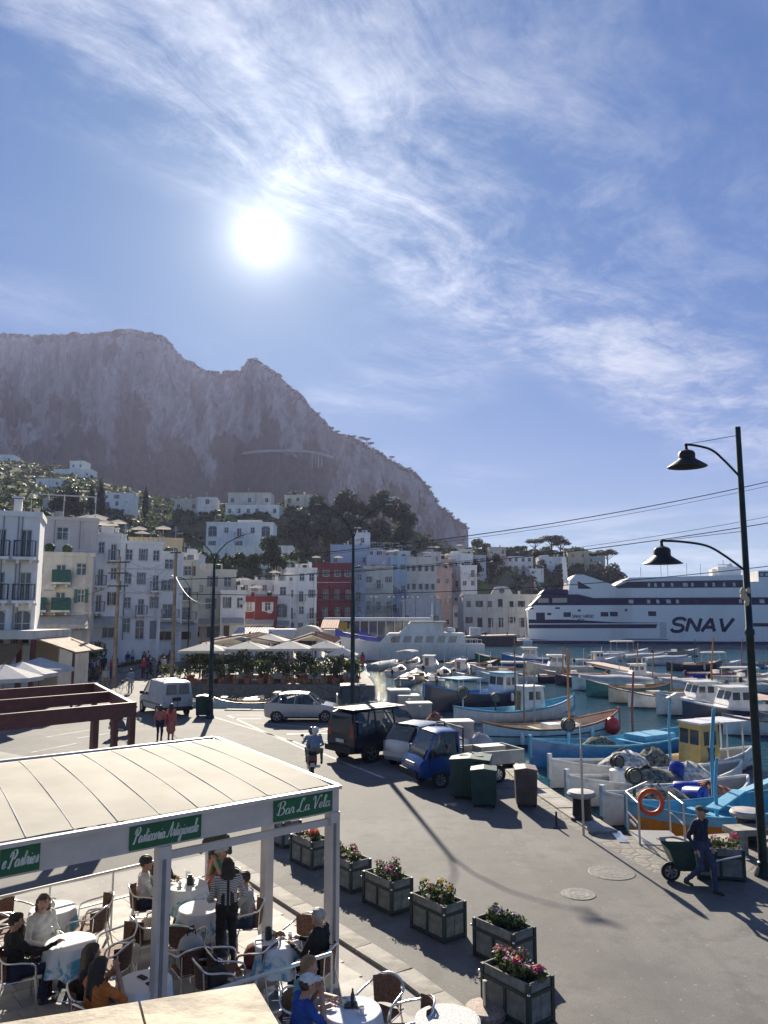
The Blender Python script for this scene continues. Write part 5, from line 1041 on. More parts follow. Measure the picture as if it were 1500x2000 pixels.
def grow(prims, vx):
    lo = np.min([np.minimum(p[1], p[2])-max(p[3])-.05 for p in prims], 0); hi = np.max([np.maximum(p[1], p[2])+max(p[3])+.05 for p in prims], 0)
    n = np.ceil((hi-lo)/vx).astype(int)+2; val = np.full(n, .2, np.float32); best = np.full(n, 9., np.float32); ids = np.zeros(n, np.int16)
    for kind, a, b, r, tg, k in prims:
        a, b = np.array(a, float), np.array(b, float); m = max(r)+.05
        i0 = np.maximum(((np.minimum(a, b)-m-lo)/vx).astype(int), 0); i1 = np.minimum(((np.maximum(a, b)+m-lo)/vx).astype(int)+2, n)
        X = [lo[d]+np.arange(i0[d], i1[d])*vx for d in range(3)]; p = np.stack(np.meshgrid(*X, indexing='ij'), -1)
        if kind == 'c':
            ab = b-a; h = np.clip(((p-a)@ab)/max(ab@ab, 1e-9), 0, 1); d = np.linalg.norm(p-a-h[..., None]*ab, axis=-1)-(r[0]+(r[1]-r[0])*h)
        else:
            q = (p-a)/np.array(r); l = np.linalg.norm(q, axis=-1); d = (l-1)*min(r)
        sl = tuple(slice(i0[j], i1[j]) for j in range(3)); v = val[sl]
        if k > 0: hh = np.clip(.5+.5*(v-d)/k, 0, 1); nv = v*(1-hh)+d*hh-k*hh*(1-hh)
        else: nv = np.minimum(v, d)
        val[sl] = nv; bs = best[sl]; up = d < bs; ids[sl] = np.where(up, tg, ids[sl]); best[sl] = np.where(up, d, bs)
    return surface_nets(val, ids, lo, vx)
SKIN = mat('skin', (.42, .235, .16), .55, var=.08, scale=20); SKIN_L = mat('fair_skin', (.50, .30, .215), .55, var=.08, scale=20); EYE = mat('eye_dark', (.02, .015, .012), .3); LIP = mat('lips', (.32, .10, .09), .5); SHOE = mat('shoe_dark', (.03, .027, .025), .6)
def cloth(n, c, **k): return mat('cloth_'+n, c, .9, var=k.pop('var', .14), scale=9, bump=.25, bscale=22, **k)
def stripes():
    m = bpy.data.materials.new('cloth_stripes'); m.use_nodes = True; t = NT(m.node_tree); wv = t.new('ShaderNodeTexWave', bands_direction='Z'); wv.inputs['Scale'].default_value = 12; wv.inputs['Distortion'].default_value = .8
    t.l.new(t.new('ShaderNodeTexCoord').outputs['Object'], wv.inputs['Vector']); t.l.new(t.mix(t.mapr(wv.outputs['Fac'], .45, .55), (.6, .6, .6, 1), (.02, .025, .06, 1)), t.n['Principled BSDF'].inputs['Base Color']); t.n['Principled BSDF'].inputs['Roughness'].default_value = .9; return m
HB, HBR, HBL, HG = [mat('hair_'+n, c, .55, var=.25, scale=14) for n, c in (('black', (.012, .010, .009)), ('brown', (.06, .032, .018)), ('blond', (.34, .19, .08)), ('grey', (.38, .36, .34)))]
def body_prims(sit=False, lean=0.0, arms=None, legs=None, hair='short', turn=0.0, nod=0.0, build=1.0, hat=False, beard=False, skirt=False, hands=True, sleeves='long', bare_legs=False, helmet=False):
    ph = .56 if sit else .95; pv = V(0, 0, ph); la = lean
    def up(d, h): return pv+V(d.x, math.sin(la)*h+d.y*1, math.cos(la)*h)
    chest = up(V(0, 0, 0), .33); neck = up(V(0, 0, 0), .50); hd = up(V(0, 0, 0), .50)+V(0, .03+.05*nod+math.sin(la)*.05, .135-.03*nod)
    pr = []; T = {'shirt': 0, 'pants': 1, 'skin': 2, 'hair': 3, 'shoe': 4, 'eye': 5, 'lip': 6, 'hat': 7}
    def C(a, b, r0, r1, t, k=.03): pr.append(('c', tuple(a), tuple(b), (r0, r1), T[t], k))
    def E(c, r, t, k=.02): pr.append(('e', tuple(c), tuple(c), r, T[t], k))
    bw = build
    for s in (-1, 1):
        C(pv+V(.055*s, 0, .0), up(V(.05*s, 0, 0), .2), .115*bw, .108*bw, 'shirt'); C(up(V(.05*s, 0, 0), .2), up(V(.075*s, 0, 0), .40), .108*bw, .105*bw, 'shirt'); C(pv+V(.06*s, 0, -.04), pv+V(.06*s, 0, .04), .12*bw, .115*bw, 'pants')
    C(up(V(-.16, 0, 0), .44), up(V(.16, 0, 0), .44), .062, .062, 'shirt'); C(up(V(0, 0, 0), .46), hd-V(0, .015, .06), .056, .052, 'skin', .02)
    for i, s in enumerate((-1, 1)):
        sh = up(V(.185*s, 0, 0), .43); el, wr = (arms or {}).get(s, (None, None))
        el = V(*el) if el else sh+V(.05*s, -.03, -.28); wr = V(*wr) if wr else el+V(0, .06, -.25)
        C(sh, el, .056*bw, .043, 'shirt'); C(el, wr, .042, .030, 'shirt' if sleeves == 'long' else 'skin'); 
        if sleeves == 'none': C(sh+(el-sh)*.15, el, .05, .042, 'skin')
        d = (wr-el).normalized(); side = d.cross(V(0, 0, 1)); side = side.normalized() if side.length > .1 else V(1, 0, 0); nr = side.cross(d).normalized(); pm = wr+d*.05
        C(wr, pm+d*.02, .027, .033, 'skin', .015)
        if hands:
            for j, (o, l) in enumerate(((-.03, .06), (-.01, .075), (.01, .07), (.03, .055))):
                b0 = pm+side*o+d*.035; b1 = b0+d*l*.55-nr*.008; C(b0, b1, .0105, .0100, 'skin', .006); C(b1, b1+d*l*.4-nr*.022, .010, .009, 'skin', .004)
            tb = pm-side*.03*s-d*.01; C(tb, tb-side*.028*s+d*.03-nr*.01, .0125, .011, 'skin', .008); C(tb-side*.028*s+d*.03-nr*.01, tb-side*.03*s+d*.06-nr*.02, .011, .009, 'skin', .004)
    for i, s in enumerate((-1, 1)):
        hip = pv+V(.085*s, 0, -.03); kn, an = (legs or {}).get(s, (None, None))
        if kn is None: kn = V(.105*s, .43, ph-.04) if sit else V(.095*s, .02, .50)
        else: kn = V(*kn)
        an = V(*an) if an else (V(.105*s, .40, .085) if sit else V(.10*s, -.02, .085))
        C(hip, kn, .092*bw, .064, 'pants'); C(kn, an, .062, .042, 'skin' if (bare_legs or skirt) else 'pants'); fd = V(0, 1, 0) if True else None
        C(an+V(0, -.03, -.045), an+V(.015*s, .15, -.052), .036, .032, 'shoe', .02); C(an, an+V(0, .02, -.04), .042, .04, 'shoe', .02)
    if skirt: C(pv+V(0, 0, -.02), pv+V(0, .0, -.42), .15, .21, 'pants', .03)
    ct, st = math.cos(turn), math.sin(turn)
    def H(x, y, z): return hd+V(x*ct-y*st, x*st+y*ct, z)
    E(hd, (.076, .094, .112), 'skin', .02); C(H(0, .03, -.06), H(0, .055, -.085), .045, .036, 'skin', .02)
    C(H(0, .088, .005), H(0, .108, -.025), .011, .015, 'skin', .008)
    for s in (-1, 1): E(H(.032*s, .083, .012), (.013, .010, .010), 'eye', 0); E(H(.078*s, -.005, -.01), (.014, .022, .03), 'skin', .006); C(H(.015*s, .090, .036), H(.045*s, .078, .036), .008, .006, 'hair', 0)
    C(H(-.02, .088, -.058), H(.02, .088, -.058), .010, .010, 'lip', 0)
    if helmet: E(H(0, -.01, .02), (.125, .14, .135), 'hat', 0)
    elif hair != 'bald':
        E(H(0, -.022, .03), (.086, .096, .100), 'hair', .01); E(H(0, .015, .075), (.072, .075, .048), 'hair', .01)
    if hair in ('long', 'verylong'):
        Lh = .62 if hair == 'verylong' else .32
        for s in (-1, 0, 1): C(H(.05*s, -.06, .02), H(.07*s, -.10-math.sin(la)*.0, -Lh*(1 if s == 0 else .9)), .06, .045, 'hair', .02)
    if hair == 'bob':
        for s in (-1, 1): C(H(.07*s, -.02, .03), H(.08*s, -.03, -.10), .04, .035, 'hair', .02)
        C(H(0, -.07, .03), H(0, -.08, -.1), .06, .05, 'hair', .02)
    if hair == 'curly': E(H(0, -.02, .06), (.105, .11, .095), 'hair', .02)
    if hat: E(H(0, -.01, .062), (.092, .105, .07), 'hat', .005); C(H(-.04, .10, .045), H(.04, .10, .045), .014, .014, 'hat', .005); C(H(0, .06, .05), H(0, .14, .038), .045, .035, 'hat', .01)
    if beard: E(H(0, .055, -.085), (.058, .052, .062), 'hair', .01); C(H(0, .07, -.1), H(0, .075, -.17), .05, .025, 'hair', .02)
    return pr
DEF = cloth('grey', (.25, .25, .26))
def person_mesh(mats, vx, **kw):
    v, f, tg, vid = grow(body_prims(**kw), vx); me = bpy.data.meshes.new('person'); me.from_pydata(v.tolist(), [], f.tolist())
    nr = np.zeros(len(v)*3); me.vertices.foreach_get('normal', nr); nr = nr.reshape(-1, 3); x, y, z = v.T
    fold = np.sin(31*z+9*np.sin(7*x+3*y)+5*y)*np.sin(17*x-11*z+4*np.sin(9*y))+.6*np.sin(53*z+23*x+6*np.sin(11*y+8*z))
    v = v+nr*(np.where(vid < 2, .0075, 0.0)*fold+np.where(vid == 3, .004*np.sin(90*x+20*np.sin(6*z)), 0))[:, None]; me.vertices.foreach_set('co', v.ravel())
    for m in mats: me.materials.append(m)
    me.polygons.foreach_set('material_index', tg.astype(np.int32)); me.polygons.foreach_set('use_smooth', [True]*len(f)); me.update(); return me
def person(label, loc, rz, shirt, pants, hairm=HB, skin=SKIN, hatm=None, shoe=None, vx=.0145, scale=1.0, group=None, **kw):
    me = person_mesh([shirt, pants, skin, hairm, shoe or SHOE, EYE, LIP, hatm or shirt], vx, **kw)
    o = link('person', me, None, loc=loc, rz=rz); o.scale = (scale,)*3; sm = o.modifiers.new('smooth', 'SMOOTH'); sm.factor = .5; sm.iterations = 2; tag(o, label, 'person', group); return o

# ---------------------------------------------------------------- vehicles (front towards local +x)
TYRE = BLACK; RIMM = mat('alloy_rim', (.35, .35, .36), .3, .85, var=.05)
def wheel(par, x, y, r, wd=.2, out=1, spokes=5, rim=RIMM):
    w = MB(); prof = [(r*.66, -wd/2), (r*.93, -wd/2), (r, -wd*.32), (r, wd*.32), (r*.93, wd/2), (r*.66, wd/2)]
    w.loft([[(rr*math.cos(a), z, rr*math.sin(a)) for rr, z in prof] for a in [k*2*math.pi/18 for k in range(18)]], caps=False, loop=True); o = w.build('wheel', TYRE, par, smooth=40, loc=(x, y, r))
    w = MB(); yo = out*wd*.42
    w.tube([(r*.64*math.cos(k*math.pi/9), yo*.95, r*.64*math.sin(k*math.pi/9)) for k in range(18)], r*.05, 5, True); w.cyl((0, yo*.5, 0), (0, yo, 0), r*.17, n=10)
    for k in range(spokes):
        a = k*2*math.pi/spokes+.3
        for da in (-.13, .13): w.bar((r*.1*math.cos(a), yo*.95, r*.1*math.sin(a)), (r*.64*math.cos(a+da), yo*.9, r*.64*math.sin(a+da)), r*.09, .03)
    w.build('rim', rim, o); w = MB(); w.cyl((0, -out*wd*.1, 0), (0, yo*.45, 0), r*.63, n=16); w.build('brake_disc', DARK, o)
def lerp_st(st, x):
    if x <= st[0][0]: return st[0]
    for a, b in zip(st, st[1:]):
        if x <= b[0]: f = (x-a[0])/(b[0]-a[0]); return tuple(p+(q-p)*f for p, q in zip(a, b))
    return st[-1]
def car_body(par, st, m, name='body', wsx=(9, 9), rear=(9, 9), pil=()):   # stations: x, z sill, z belt, z roof, half widths sill/belt/roof
    w = MB(); rg = []
    for (x, zs, zb, zr, ws, wb, wr) in st:
        zm = zs*.5+zb*.5; rg.append([(x, ws*.94, zs), (x, ws, zs+.06), (x, wb*1.015, zm), (x, wb, zb), (x, wr, max(zr-.04, zb)), (x, wr*.86, zr), (x, 0, zr+.015), (x, -wr*.86, zr), (x, -wr, max(zr-.04, zb)), (x, -wb, zb), (x, -wb*1.015, zm), (x, -ws, zs+.06), (x, -ws*.94, zs)])
    fs = []; n = 13; vs_ = [p for r in rg for p in r]
    for i in range(len(st)-1):
        xm = (st[i][0]+st[i+1][0])/2; tall = min(st[i][3]-st[i][2], st[i+1][3]-st[i+1][2]) > .1 or max(st[i][3]-st[i][2], st[i+1][3]-st[i+1][2]) > .2
        gap = ({3, 8} if tall else set()) | ({4, 5, 6, 7} if wsx[0] < xm < wsx[1] or rear[0] < xm < rear[1] else set())
        for k in range(n):
            if k not in gap: fs.append((i*n+k, i*n+(k+1) % n, (i+1)*n+(k+1) % n, (i+1)*n+k))
    fs += [tuple(range(n))[::-1], tuple((len(st)-1)*n+k for k in range(n))]; w.add(vs_, fs); o = w.build(name, m, par, smooth=32)
    for xa, xb in pil:
        for s in (-1, 1):
            a = lerp_st(st, xa); b = lerp_st(st, xb); q = MB(); q.bar((xa, s*a[5], a[2]-.02), (xb, s*b[6], b[3]-.03), .05, .07); q.build('pillar', m, par)
    x0 = sum(p[0] for p in pil[:1]) if pil else 0; zb = lerp_st(st, 0)[2]; wb = lerp_st(st, 0)[5]
    for dx_ in ((-.75, .15) if len(pil) > 2 else (.62,)):
        for s in (-1, 1): q = MB(); q.box((dx_, s*wb*.45, zb*.55), (.5, wb*.7, .3)); q.box((dx_-.26, s*wb*.45, zb*.95), (.16, wb*.66, .7), taper=(.6, .8)); q.build('seat', SEATM, par, .04)
    return o
SEATM = mat('car_seat', (.05, .05, .052), .8); CARGLASS = mat('car_window', (.03, .05, .055), .03, 0, var=0, spec=.9, alpha=.72)
def side_glass(par, st, s, xa, xb, f0=.0, f1=1.0, m=CARGLASS, slant=(0, 0), name='side_window', off=.008):
    w = MB(); n = 6; bot = []; top = []
    for i in range(n+1):
        for f, L, sl in ((f0, bot, 0), (f1, top, 1)):
            x = xa+slant[0]*sl+(xb+slant[1]*sl-xa-slant[0]*sl)*i/n; q = lerp_st(st, x); zb, zr, wb, wr = q[2], max(q[3]-.04, q[2]), q[5], q[6]; L.append((x, s*(wb+(wr-wb)*f+off), zb+(zr-zb)*f))
    w.add(bot+top, [(i, i+1, n+2+i, n+1+i) if s < 0 else (n+1+i, n+2+i, i+1, i) for i in range(n)]); return w.build(name, m, par)
def arch(par, x, y, r, s):
    w = MB(); n = 14; ring = lambda rr, yy: [(x+rr*math.cos(a), yy, r*.98+rr*math.sin(a)) for a in [k*2*math.pi/n for k in range(n)]]
    w.add(ring(r*1.14, y+s*.006), [tuple(range(n))]); w.build('wheel_arch', BLACK, par)
def panel(par, name, pts, m): w = MB(); w.quad(*pts); return w.build(name, m, par)
# silver hatchback
SILV = mat('silver_paint', (.50, .51, .53), .28, .55, var=.03, coat=.6); RLAMP = mat('tail_lamp', (.35, .012, .01), .25, var=.1, coat=.5); HLAMP = mat('head_lamp', (.55, .56, .57), .1, var=.2, coat=1)
h = thing('hatchback_car', 'silver hatchback parked side on in the marked bays by the dock', 'car', (-4.36, 42.35, 0), R(-1))
st = [(-1.97,.42,.82,.82,.70,.74,.62),(-1.93,.30,.95,.97,.76,.80,.60),(-1.72,.24,1.0,1.16,.82,.84,.60),(-1.35,.22,1.0,1.40,.84,.86,.60),(-.9,.2,.97,1.49,.85,.87,.61),(-.2,.2,.95,1.51,.85,.87,.62),(.35,.2,.93,1.46,.85,.87,.61),(.75,.2,.92,1.27,.85,.87,.62),(1.05,.2,.92,1.05,.84,.86,.66),(1.2,.21,.92,.97,.84,.85,.68),(1.6,.22,.84,.86,.82,.83,.64),(1.85,.26,.74,.76,.76,.77,.58),(1.97,.34,.6,.62,.62,.64,.5)]
car_body(h, st, SILV, wsx=(.36, 1.19), rear=(-1.9, -1.36), pil=((1.0, .40), (-.35, -.3), (-1.2, -1.1), (-1.72, -1.3)))
for s in (-1, 1):
    side_glass(h, st, s, -.32, .78, 0, 1, CARGLASS, (.12, -.42)); side_glass(h, st, s, -1.15, -.38, 0, 1, CARGLASS, (.1, .12)); side_glass(h, st, s, -1.55, -1.22, .15, .75, GLASS, (.12, .12))
    for x in (-1.26, 1.28): arch(h, x, s*.86, .31, s); wheel(h, x, s*.8, .305, .2, s, 5)
    panel(h, 'head_lamp', [(1.55, s*.815, .76), (1.86, s*.745, .62), (1.90, s*.68, .70), (1.6, s*.79, .84)], HLAMP); panel(h, 'tail_lamp', [(-1.93, s*.765, .86), (-1.62, s*.85, .92), (-1.62, s*.845, 1.03), (-1.9, s*.72, 1.0)], RLAMP)
    w = MB(); w.box((.72, s*.98, .98), (.12, .2, .13)); w.build('mirror', SILV, h, .03); [MB().bar((x, s*.868, .35), (x, s*.868, .95), .012).build('door_gap', BLACK, h) for x in (-.36, .64)]
    for x in (-.2, -1.0): w = MB(); w.box((x, s*.878, .86), (.17, .03, .03)); w.build('door_handle', SILV, h)
    w = MB(); w.bar((-.9, s*.862, .25), (.95, s*.862, .25), .03, .09); w.build('sill_trim', BLACK, h)
panel(h, 'windscreen', [(1.14, -.70, .98), (1.14, .70, .98), (.42, .56, 1.46), (.42, -.56, 1.46)], CARGLASS); panel(h, 'rear_window', [(-1.90, .6, 1.02), (-1.90, -.6, 1.02), (-1.42, -.56, 1.42), (-1.42, .56, 1.42)], CARGLASS)
w = MB(); w.box((-1.4, 0, 1.47), (.34, 1.1, .05)); w.build('roof_spoiler', BLACK, h); w = MB(); w.box((1.95, 0, .4), (.06, .9, .16)); w.build('grille', BLACK, h)
# dark SUV
NVY = mat('suv_navy', (.008, .012, .022), .3, 0, var=.05, coat=.35, spec=.4); u = thing('suv_car', 'boxy dark navy SUV parked at the edge of the road', 'car', (-.0, 32.1, 0), R(40))
st = [(-2.2,.42,1.02,1.75,.80,.86,.68),(-2.17,.40,1.05,1.86,.84,.88,.70),(-1.9,.38,1.08,1.93,.86,.89,.71),(-.9,.36,1.08,1.97,.87,.90,.72),(.15,.36,1.07,1.96,.87,.90,.72),(.5,.36,1.06,1.86,.87,.90,.73),(.95,.36,1.05,1.45,.87,.89,.78),(1.25,.37,1.05,1.12,.86,.88,.80),(1.9,.38,1.02,1.06,.85,.86,.78),(2.15,.42,.95,.98,.80,.82,.72),(2.22,.48,.85,.88,.74,.76,.66)]
car_body(u, st, NVY, wsx=(.51, 1.24), rear=(-9, -9), pil=((1.2, .52), (-.15, -.15), (-1.1, -1.1), (-2.14, -2.05))); w = MB(); w.box((-.75, 0, 1.99), (2.7, 1.3, .03)); w.build('roof_panel', mat('suv_roof_grey', (.10, .105, .11), .5, .2, var=.15), u)  # roof panel in a lighter grey than the navy body
for s in (-1, 1):
    side_glass(u, st, s, -.1, .95, 0, 1, CARGLASS, (0, -.42)); side_glass(u, st, s, -1.05, -.2, 0, 1); side_glass(u, st, s, -2.0, -1.15, 0, 1, CARGLASS, (.06, 0))
    for x in (-1.4, 1.4): arch(u, x, s*.89, .37, s); wheel(u, x, s*.82, .365, .25, s, 5)
    panel(u, 'tail_lamp', [(-2.215, s*.60, .98), (-2.2, s*.875, .98), (-2.19, s*.80, 1.5), (-2.2, s*.66, 1.5)], RLAMP); w = MB(); w.box((.9, s*1.0, 1.2), (.12, .22, .2)); w.build('mirror', BLACK, u, .03); w = MB(); w.bar((-2.1, s*.905, .72), (2.05, s*.9, .72), .03, .16); w.build('side_moulding', BLACK, u)
    w = MB(); w.tube([(-2.0, s*.62, 1.98), (-1.9, s*.62, 2.04), (.1, s*.62, 2.05), (.25, s*.62, 1.96)], .018, 6); w.build('roof_rail', BLACK, u); w = MB(); w.box((-.3, s*.915, .98), (.16, .03, .03)); w.box((-1.3, s*.915, .98), (.16, .03, .03)); w.build('door_handle', BLACK, u)
panel(u, 'rear_window', [(-2.215, .62, 1.12), (-2.215, -.62, 1.12), (-2.2, -.58, 1.74), (-2.2, .58, 1.74)], CARGLASS); panel(u, 'windscreen', [(1.22, -.78, 1.14), (1.22, .78, 1.14), (.52, .66, 1.86), (.52, -.66, 1.86)], CARGLASS); w = MB(); w.box((-2.26, 0, .52), (.16, 1.7, .22)); w.build('rear_bumper', BLACK, u, .03); w = MB(); w.box((2.25, 0, .52), (.16, 1.7, .24)); w.build('front_bumper', BLACK, u, .03)
w = MB(); w.box((-2.235, 0, .82), (.02, .5, .13)); w.build('number_plate', FRAME, u)
# small silver car half hidden
sv = thing('small_silver_car', 'small silver car squeezed between dark SUV and blue pickup', 'car', (1.72, 30.55, 0), R(44))
st = [(-1.72,.36,.84,.86,.66,.70,.58),(-1.68,.28,.95,1.02,.74,.77,.60),(-1.5,.24,1.0,1.36,.78,.80,.60),(-1.15,.22,1.0,1.55,.79,.80,.60),(-.3,.22,.98,1.60,.79,.80,.61),(.3,.22,.96,1.52,.79,.80,.62),(.85,.22,.95,1.15,.78,.79,.66),(1.05,.22,.93,.98,.77,.78,.64),(1.5,.26,.80,.82,.72,.73,.58),(1.7,.34,.62,.64,.6,.62,.5)]
car_body(sv, st, SILV, wsx=(.31, 1.04), rear=(-1.66, -1.16), pil=((.95, .34), (-.3, -.3), (-1.5, -1.2)))
for s in (-1, 1):
    side_glass(sv, st, s, -.25, .7, 0, 1, CARGLASS, (.05, -.4)); side_glass(sv, st, s, -1.2, -.35, 0, 1, CARGLASS, (.05, 0))
    for x in (-1.1, 1.1): arch(sv, x, s*.79, .28, s); wheel(sv, x, s*.73, .28, .18, s, 6)
    panel(sv, 'tail_lamp', [(-1.70, s*.50, .84), (-1.66, s*.765, .86), (-1.64, s*.75, 1.02), (-1.68, s*.55, 1.02)], RLAMP); w = MB(); w.box((.62, s*.9, 1.02), (.1, .16, .12)); w.build('mirror', SILV, sv, .02)
panel(sv, 'rear_window', [(-1.70, .58, 1.04), (-1.70, -.58, 1.04), (-1.30, -.54, 1.50), (-1.30, .54, 1.50)], CARGLASS); panel(sv, 'windscreen', [(1.0, -.66, .99), (1.0, .66, .99), (.34, .56, 1.52), (.34, -.56, 1.52)], CARGLASS); w = MB(); w.box((-1.72, 0, .5), (.1, 1.4, .16)); w.build('rear_bumper', SILV, sv, .03)
# blue pickup
PBL = mat('pickup_blue', (.008, .075, .30), .3, .15, var=.06, coat=.7); pk = thing('pickup_truck', 'small blue pickup truck with grey flatbed parked beside the green bins', 'pickup', (2.62, 27.25, 0), R(203))
st = [(.35,.36,1.02,1.74,.66,.68,.56),(.42,.34,1.02,1.80,.67,.69,.57),(1.0,.34,1.0,1.82,.68,.70,.57),(1.22,.34,.98,1.76,.68,.70,.58),(1.62,.34,.96,1.18,.68,.69,.62),(1.72,.36,.94,1.0,.67,.68,.62),(1.86,.38,.82,.84,.66,.67,.60),(1.92,.44,.66,.68,.62,.63,.56)]
car_body(pk, st, PBL, 'cab', wsx=(1.23, 1.71), pil=((1.66, 1.24), (.4, .4)))
panel(pk, 'windscreen', [(1.70, -.60, 1.01), (1.70, .60, 1.01), (1.26, .52, 1.73), (1.26, -.52, 1.73)], CARGLASS)
for s in (-1, 1):
    side_glass(pk, st, s, .5, 1.5, 0, 1, CARGLASS, (.03, -.32))
    for x in (-1.05, 1.12): arch(pk, x, s*.69, .28, s); wheel(pk, x, s*.62, .275, .17, s, 8, STEEL)
    panel(pk, 'head_lamp', [(1.885, s*.38, .68), (1.86, s*.62, .70), (1.84, s*.62, .84), (1.87, s*.38, .84)], HLAMP); w = MB(); w.box((1.45, s*.84, 1.12), (.1, .16, .2)); w.build('mirror', BLACK, pk, .02)
    [MB().bar((x, s*.705, .42), (x+.03, s*.705, .97), .012).build('door_gap', BLACK, pk) for x in (.44, 1.5)]; w = MB(); w.box((.6, s*.72, .88), (.12, .03, .03)); w.build('door_handle', BLACK, pk)
w = MB(); w.box((1.95, 0, .48), (.12, 1.3, .2)); w.build('bumper', BLACK, pk, .03); w = MB(); w.box((1.9, 0, .76), (.06, .66, .12)); w.build('grille', STEEL, pk); w = MB(); w.box((1.985, 0, .5), (.01, .4, .11)); w.build('number_plate', FRAME, pk)
BED = mat('bed_grey', (.36, .36, .34), .5, .4, var=.15); w = MB(); w.box((-.95, 0, .66), (2.3, 1.45, .1)); w.build('bed_floor', BED, pk); w = MB()
for x in (-1.8, -.2): w.box((x, 0, .5), (.12, 1.0, .22))
w.bar((-1.9, -.35, .42), (.4, -.35, .42), .1); w.bar((-1.9, .35, .42), (.4, .35, .42), .1); w.build('chassis', BLACK, pk)
for nm, c, d in (('side_board', (-.95, .72, .88), (2.3, .04, .34)), ('side_board', (-.95, -.72, .88), (2.3, .04, .34)), ('tailgate', (-2.09, 0, .88), (.04, 1.4, .34))): w = MB(); w.box(c, d); w.box((c[0], c[1], c[2]+.15), (d[0]+.01, d[1]+.02, .05)); w.build(nm, BED, pk)
w = MB()
for y in (-.66, .66): w.cyl((.25, y, .7), (.25, y, 1.9), .03, n=6)
for z in (1.2, 1.5, 1.88): w.bar((.25, -.68, z), (.25, .68, z), .05)
w.bar((.25, -.68, 1.92), (.6, -.6, 1.92), .05); w.build('headboard_rack', DARK, pk); w = MB(); w.box((-1.2, -.1, .92), (1.0, .6, .4)); w.build('cargo_box', BED, pk)
# white van
VW = mat('van_white', (.58, .58, .56), .4, 0, var=.06, coat=.3, dirt=(.40, .38, .35), dscale=.9); vn = thing('white_van', 'old white panel van with roof rack parked beside the green bin', 'van', (-12.7, 45.5, 0), R(125))
st = [(-2.0,.4,1.0,1.66,.76,.80,.68),(-1.97,.34,1.05,1.80,.80,.83,.70),(-1.6,.32,1.05,1.86,.82,.84,.71),(.2,.3,1.03,1.87,.82,.84,.70),(.55,.3,1.02,1.78,.82,.84,.69),(1.05,.3,1.0,1.34,.82,.83,.70),(1.3,.3,.98,1.06,.81,.82,.72),(1.75,.32,.86,.90,.78,.79,.68),(1.98,.38,.72,.74,.70,.72,.6)]
vn.scale = (1.06, 1.06, 1.04); car_body(vn, st, VW, wsx=(.56, 1.29), pil=((1.2, .58), (.12, .12))); w = MB(); [w.loft([[(x, s_*lerp_st(st, x)[5], lerp_st(st, x)[2]), (x, s_*lerp_st(st, x)[6], lerp_st(st, x)[3]-.04)] for x in (-2.0, -1.97, -1.6, .1)], caps=False, ring_closed=False) for s_ in (-1, 1)]; w.build('cargo_side', VW, vn)
for s in (-1, 1):
    side_glass(vn, st, s, .1, 1.1, 0, 1, CARGLASS, (.02, -.5))
    for x in (-1.3, 1.25): arch(vn, x, s*.83, .3, s); wheel(vn, x, s*.76, .3, .18, s, 8, STEEL)
    w = MB(); w.box((.95, s*.95, 1.1), (.1, .2, .15)); w.build('mirror', BLACK, vn, .02); panel(vn, 'tail_lamp', [(-2.005, s*.66, .74), (-1.99, s*.82, .74), (-1.975, s*.80, 1.16), (-1.99, s*.68, 1.16)], RLAMP)
    panel(vn, 'rear_window', [(-2.012, s*.08, 1.18), (-2.012, s*.62, 1.18), (-2.004, s*.56, 1.68), (-2.004, s*.10, 1.68)], mat('van_rear_glass', (.20, .21, .21), .15, var=.15)); w = MB(); w.tube([(-2.015, s*.08, 1.18), (-2.015, s*.62, 1.18), (-2.008, s*.56, 1.68), (-2.008, s*.10, 1.68)], .014, 5, True); w.build('window_seal', BLACK, vn)
    w = MB(); w.bar((-1.9, s*.845, .66), (1.1, s*.845, .66), .02, .1); w.build('side_moulding', mat('van_trim', (.25, .25, .25), .7), vn)
w = MB(); w.bar((-2.02, 0, .5), (-2.015, 0, 1.8), .014); w.build('door_gap', BLACK, vn); w = MB(); w.box((-2.05, 0, .42), (.14, 1.62, .2)); w.build('rear_bumper', BLACK, vn, .03); w = MB(); w.box((-2.025, .05, .92), (.02, .46, .2)); w.build('number_plate', DARK, vn)
w = MB()
for x in (-1.7, -.4): w.tube([(x, -.7, 1.84), (x, -.68, 1.97), (x, .68, 1.97), (x, .7, 1.84)], .022, 6)
w.build('roof_rack', BLACK, vn)
# three-wheeler truck behind the tall lamp post
a3 = thing('three_wheeler_truck', 'small dark green three wheeled truck behind the tall lamp post', 'truck', (-2.0, 45.0, 0), R(-84)); GRN = mat('truck_green', (.03, .06, .05), .4, var=.1, coat=.3)
st = [(-.1,.4,1.0,1.66,.60,.62,.52),(.0,.36,1.0,1.72,.61,.63,.53),(.5,.34,1.0,1.74,.61,.63,.53),(.75,.34,.98,1.66,.60,.62,.53),(1.05,.36,.95,1.06,.56,.58,.5),(1.2,.4,.8,.84,.46,.48,.4)]
car_body(a3, st, GRN, 'cab', wsx=(.74, 1.06), pil=((1.04, .76), (0, 0))); panel(a3, 'windscreen', [(1.06, -.5, 1.06), (1.06, .5, 1.06), (.79, .46, 1.64), (.79, -.46, 1.64)], CARGLASS); wheel(a3, 1.0, 0, .25, .14, 1, 6)
for s in (-1, 1): wheel(a3, -1.2, s*.6, .25, .14, s, 6); side_glass(a3, st, s, .1, .9, 0, 1, CARGLASS, (.02, -.2)); panel(a3, 'head_lamp', [(1.21, s*.2, .62), (1.17, s*.4, .62), (1.15, s*.4, .76), (1.21, s*.2, .76)], HLAMP)
w = MB(); w.box((-.95, 0, .75), (1.6, 1.3, .5)); w.build('cargo_bed', mat('truck_bed', (.30, .29, .26), .6, var=.2), a3)
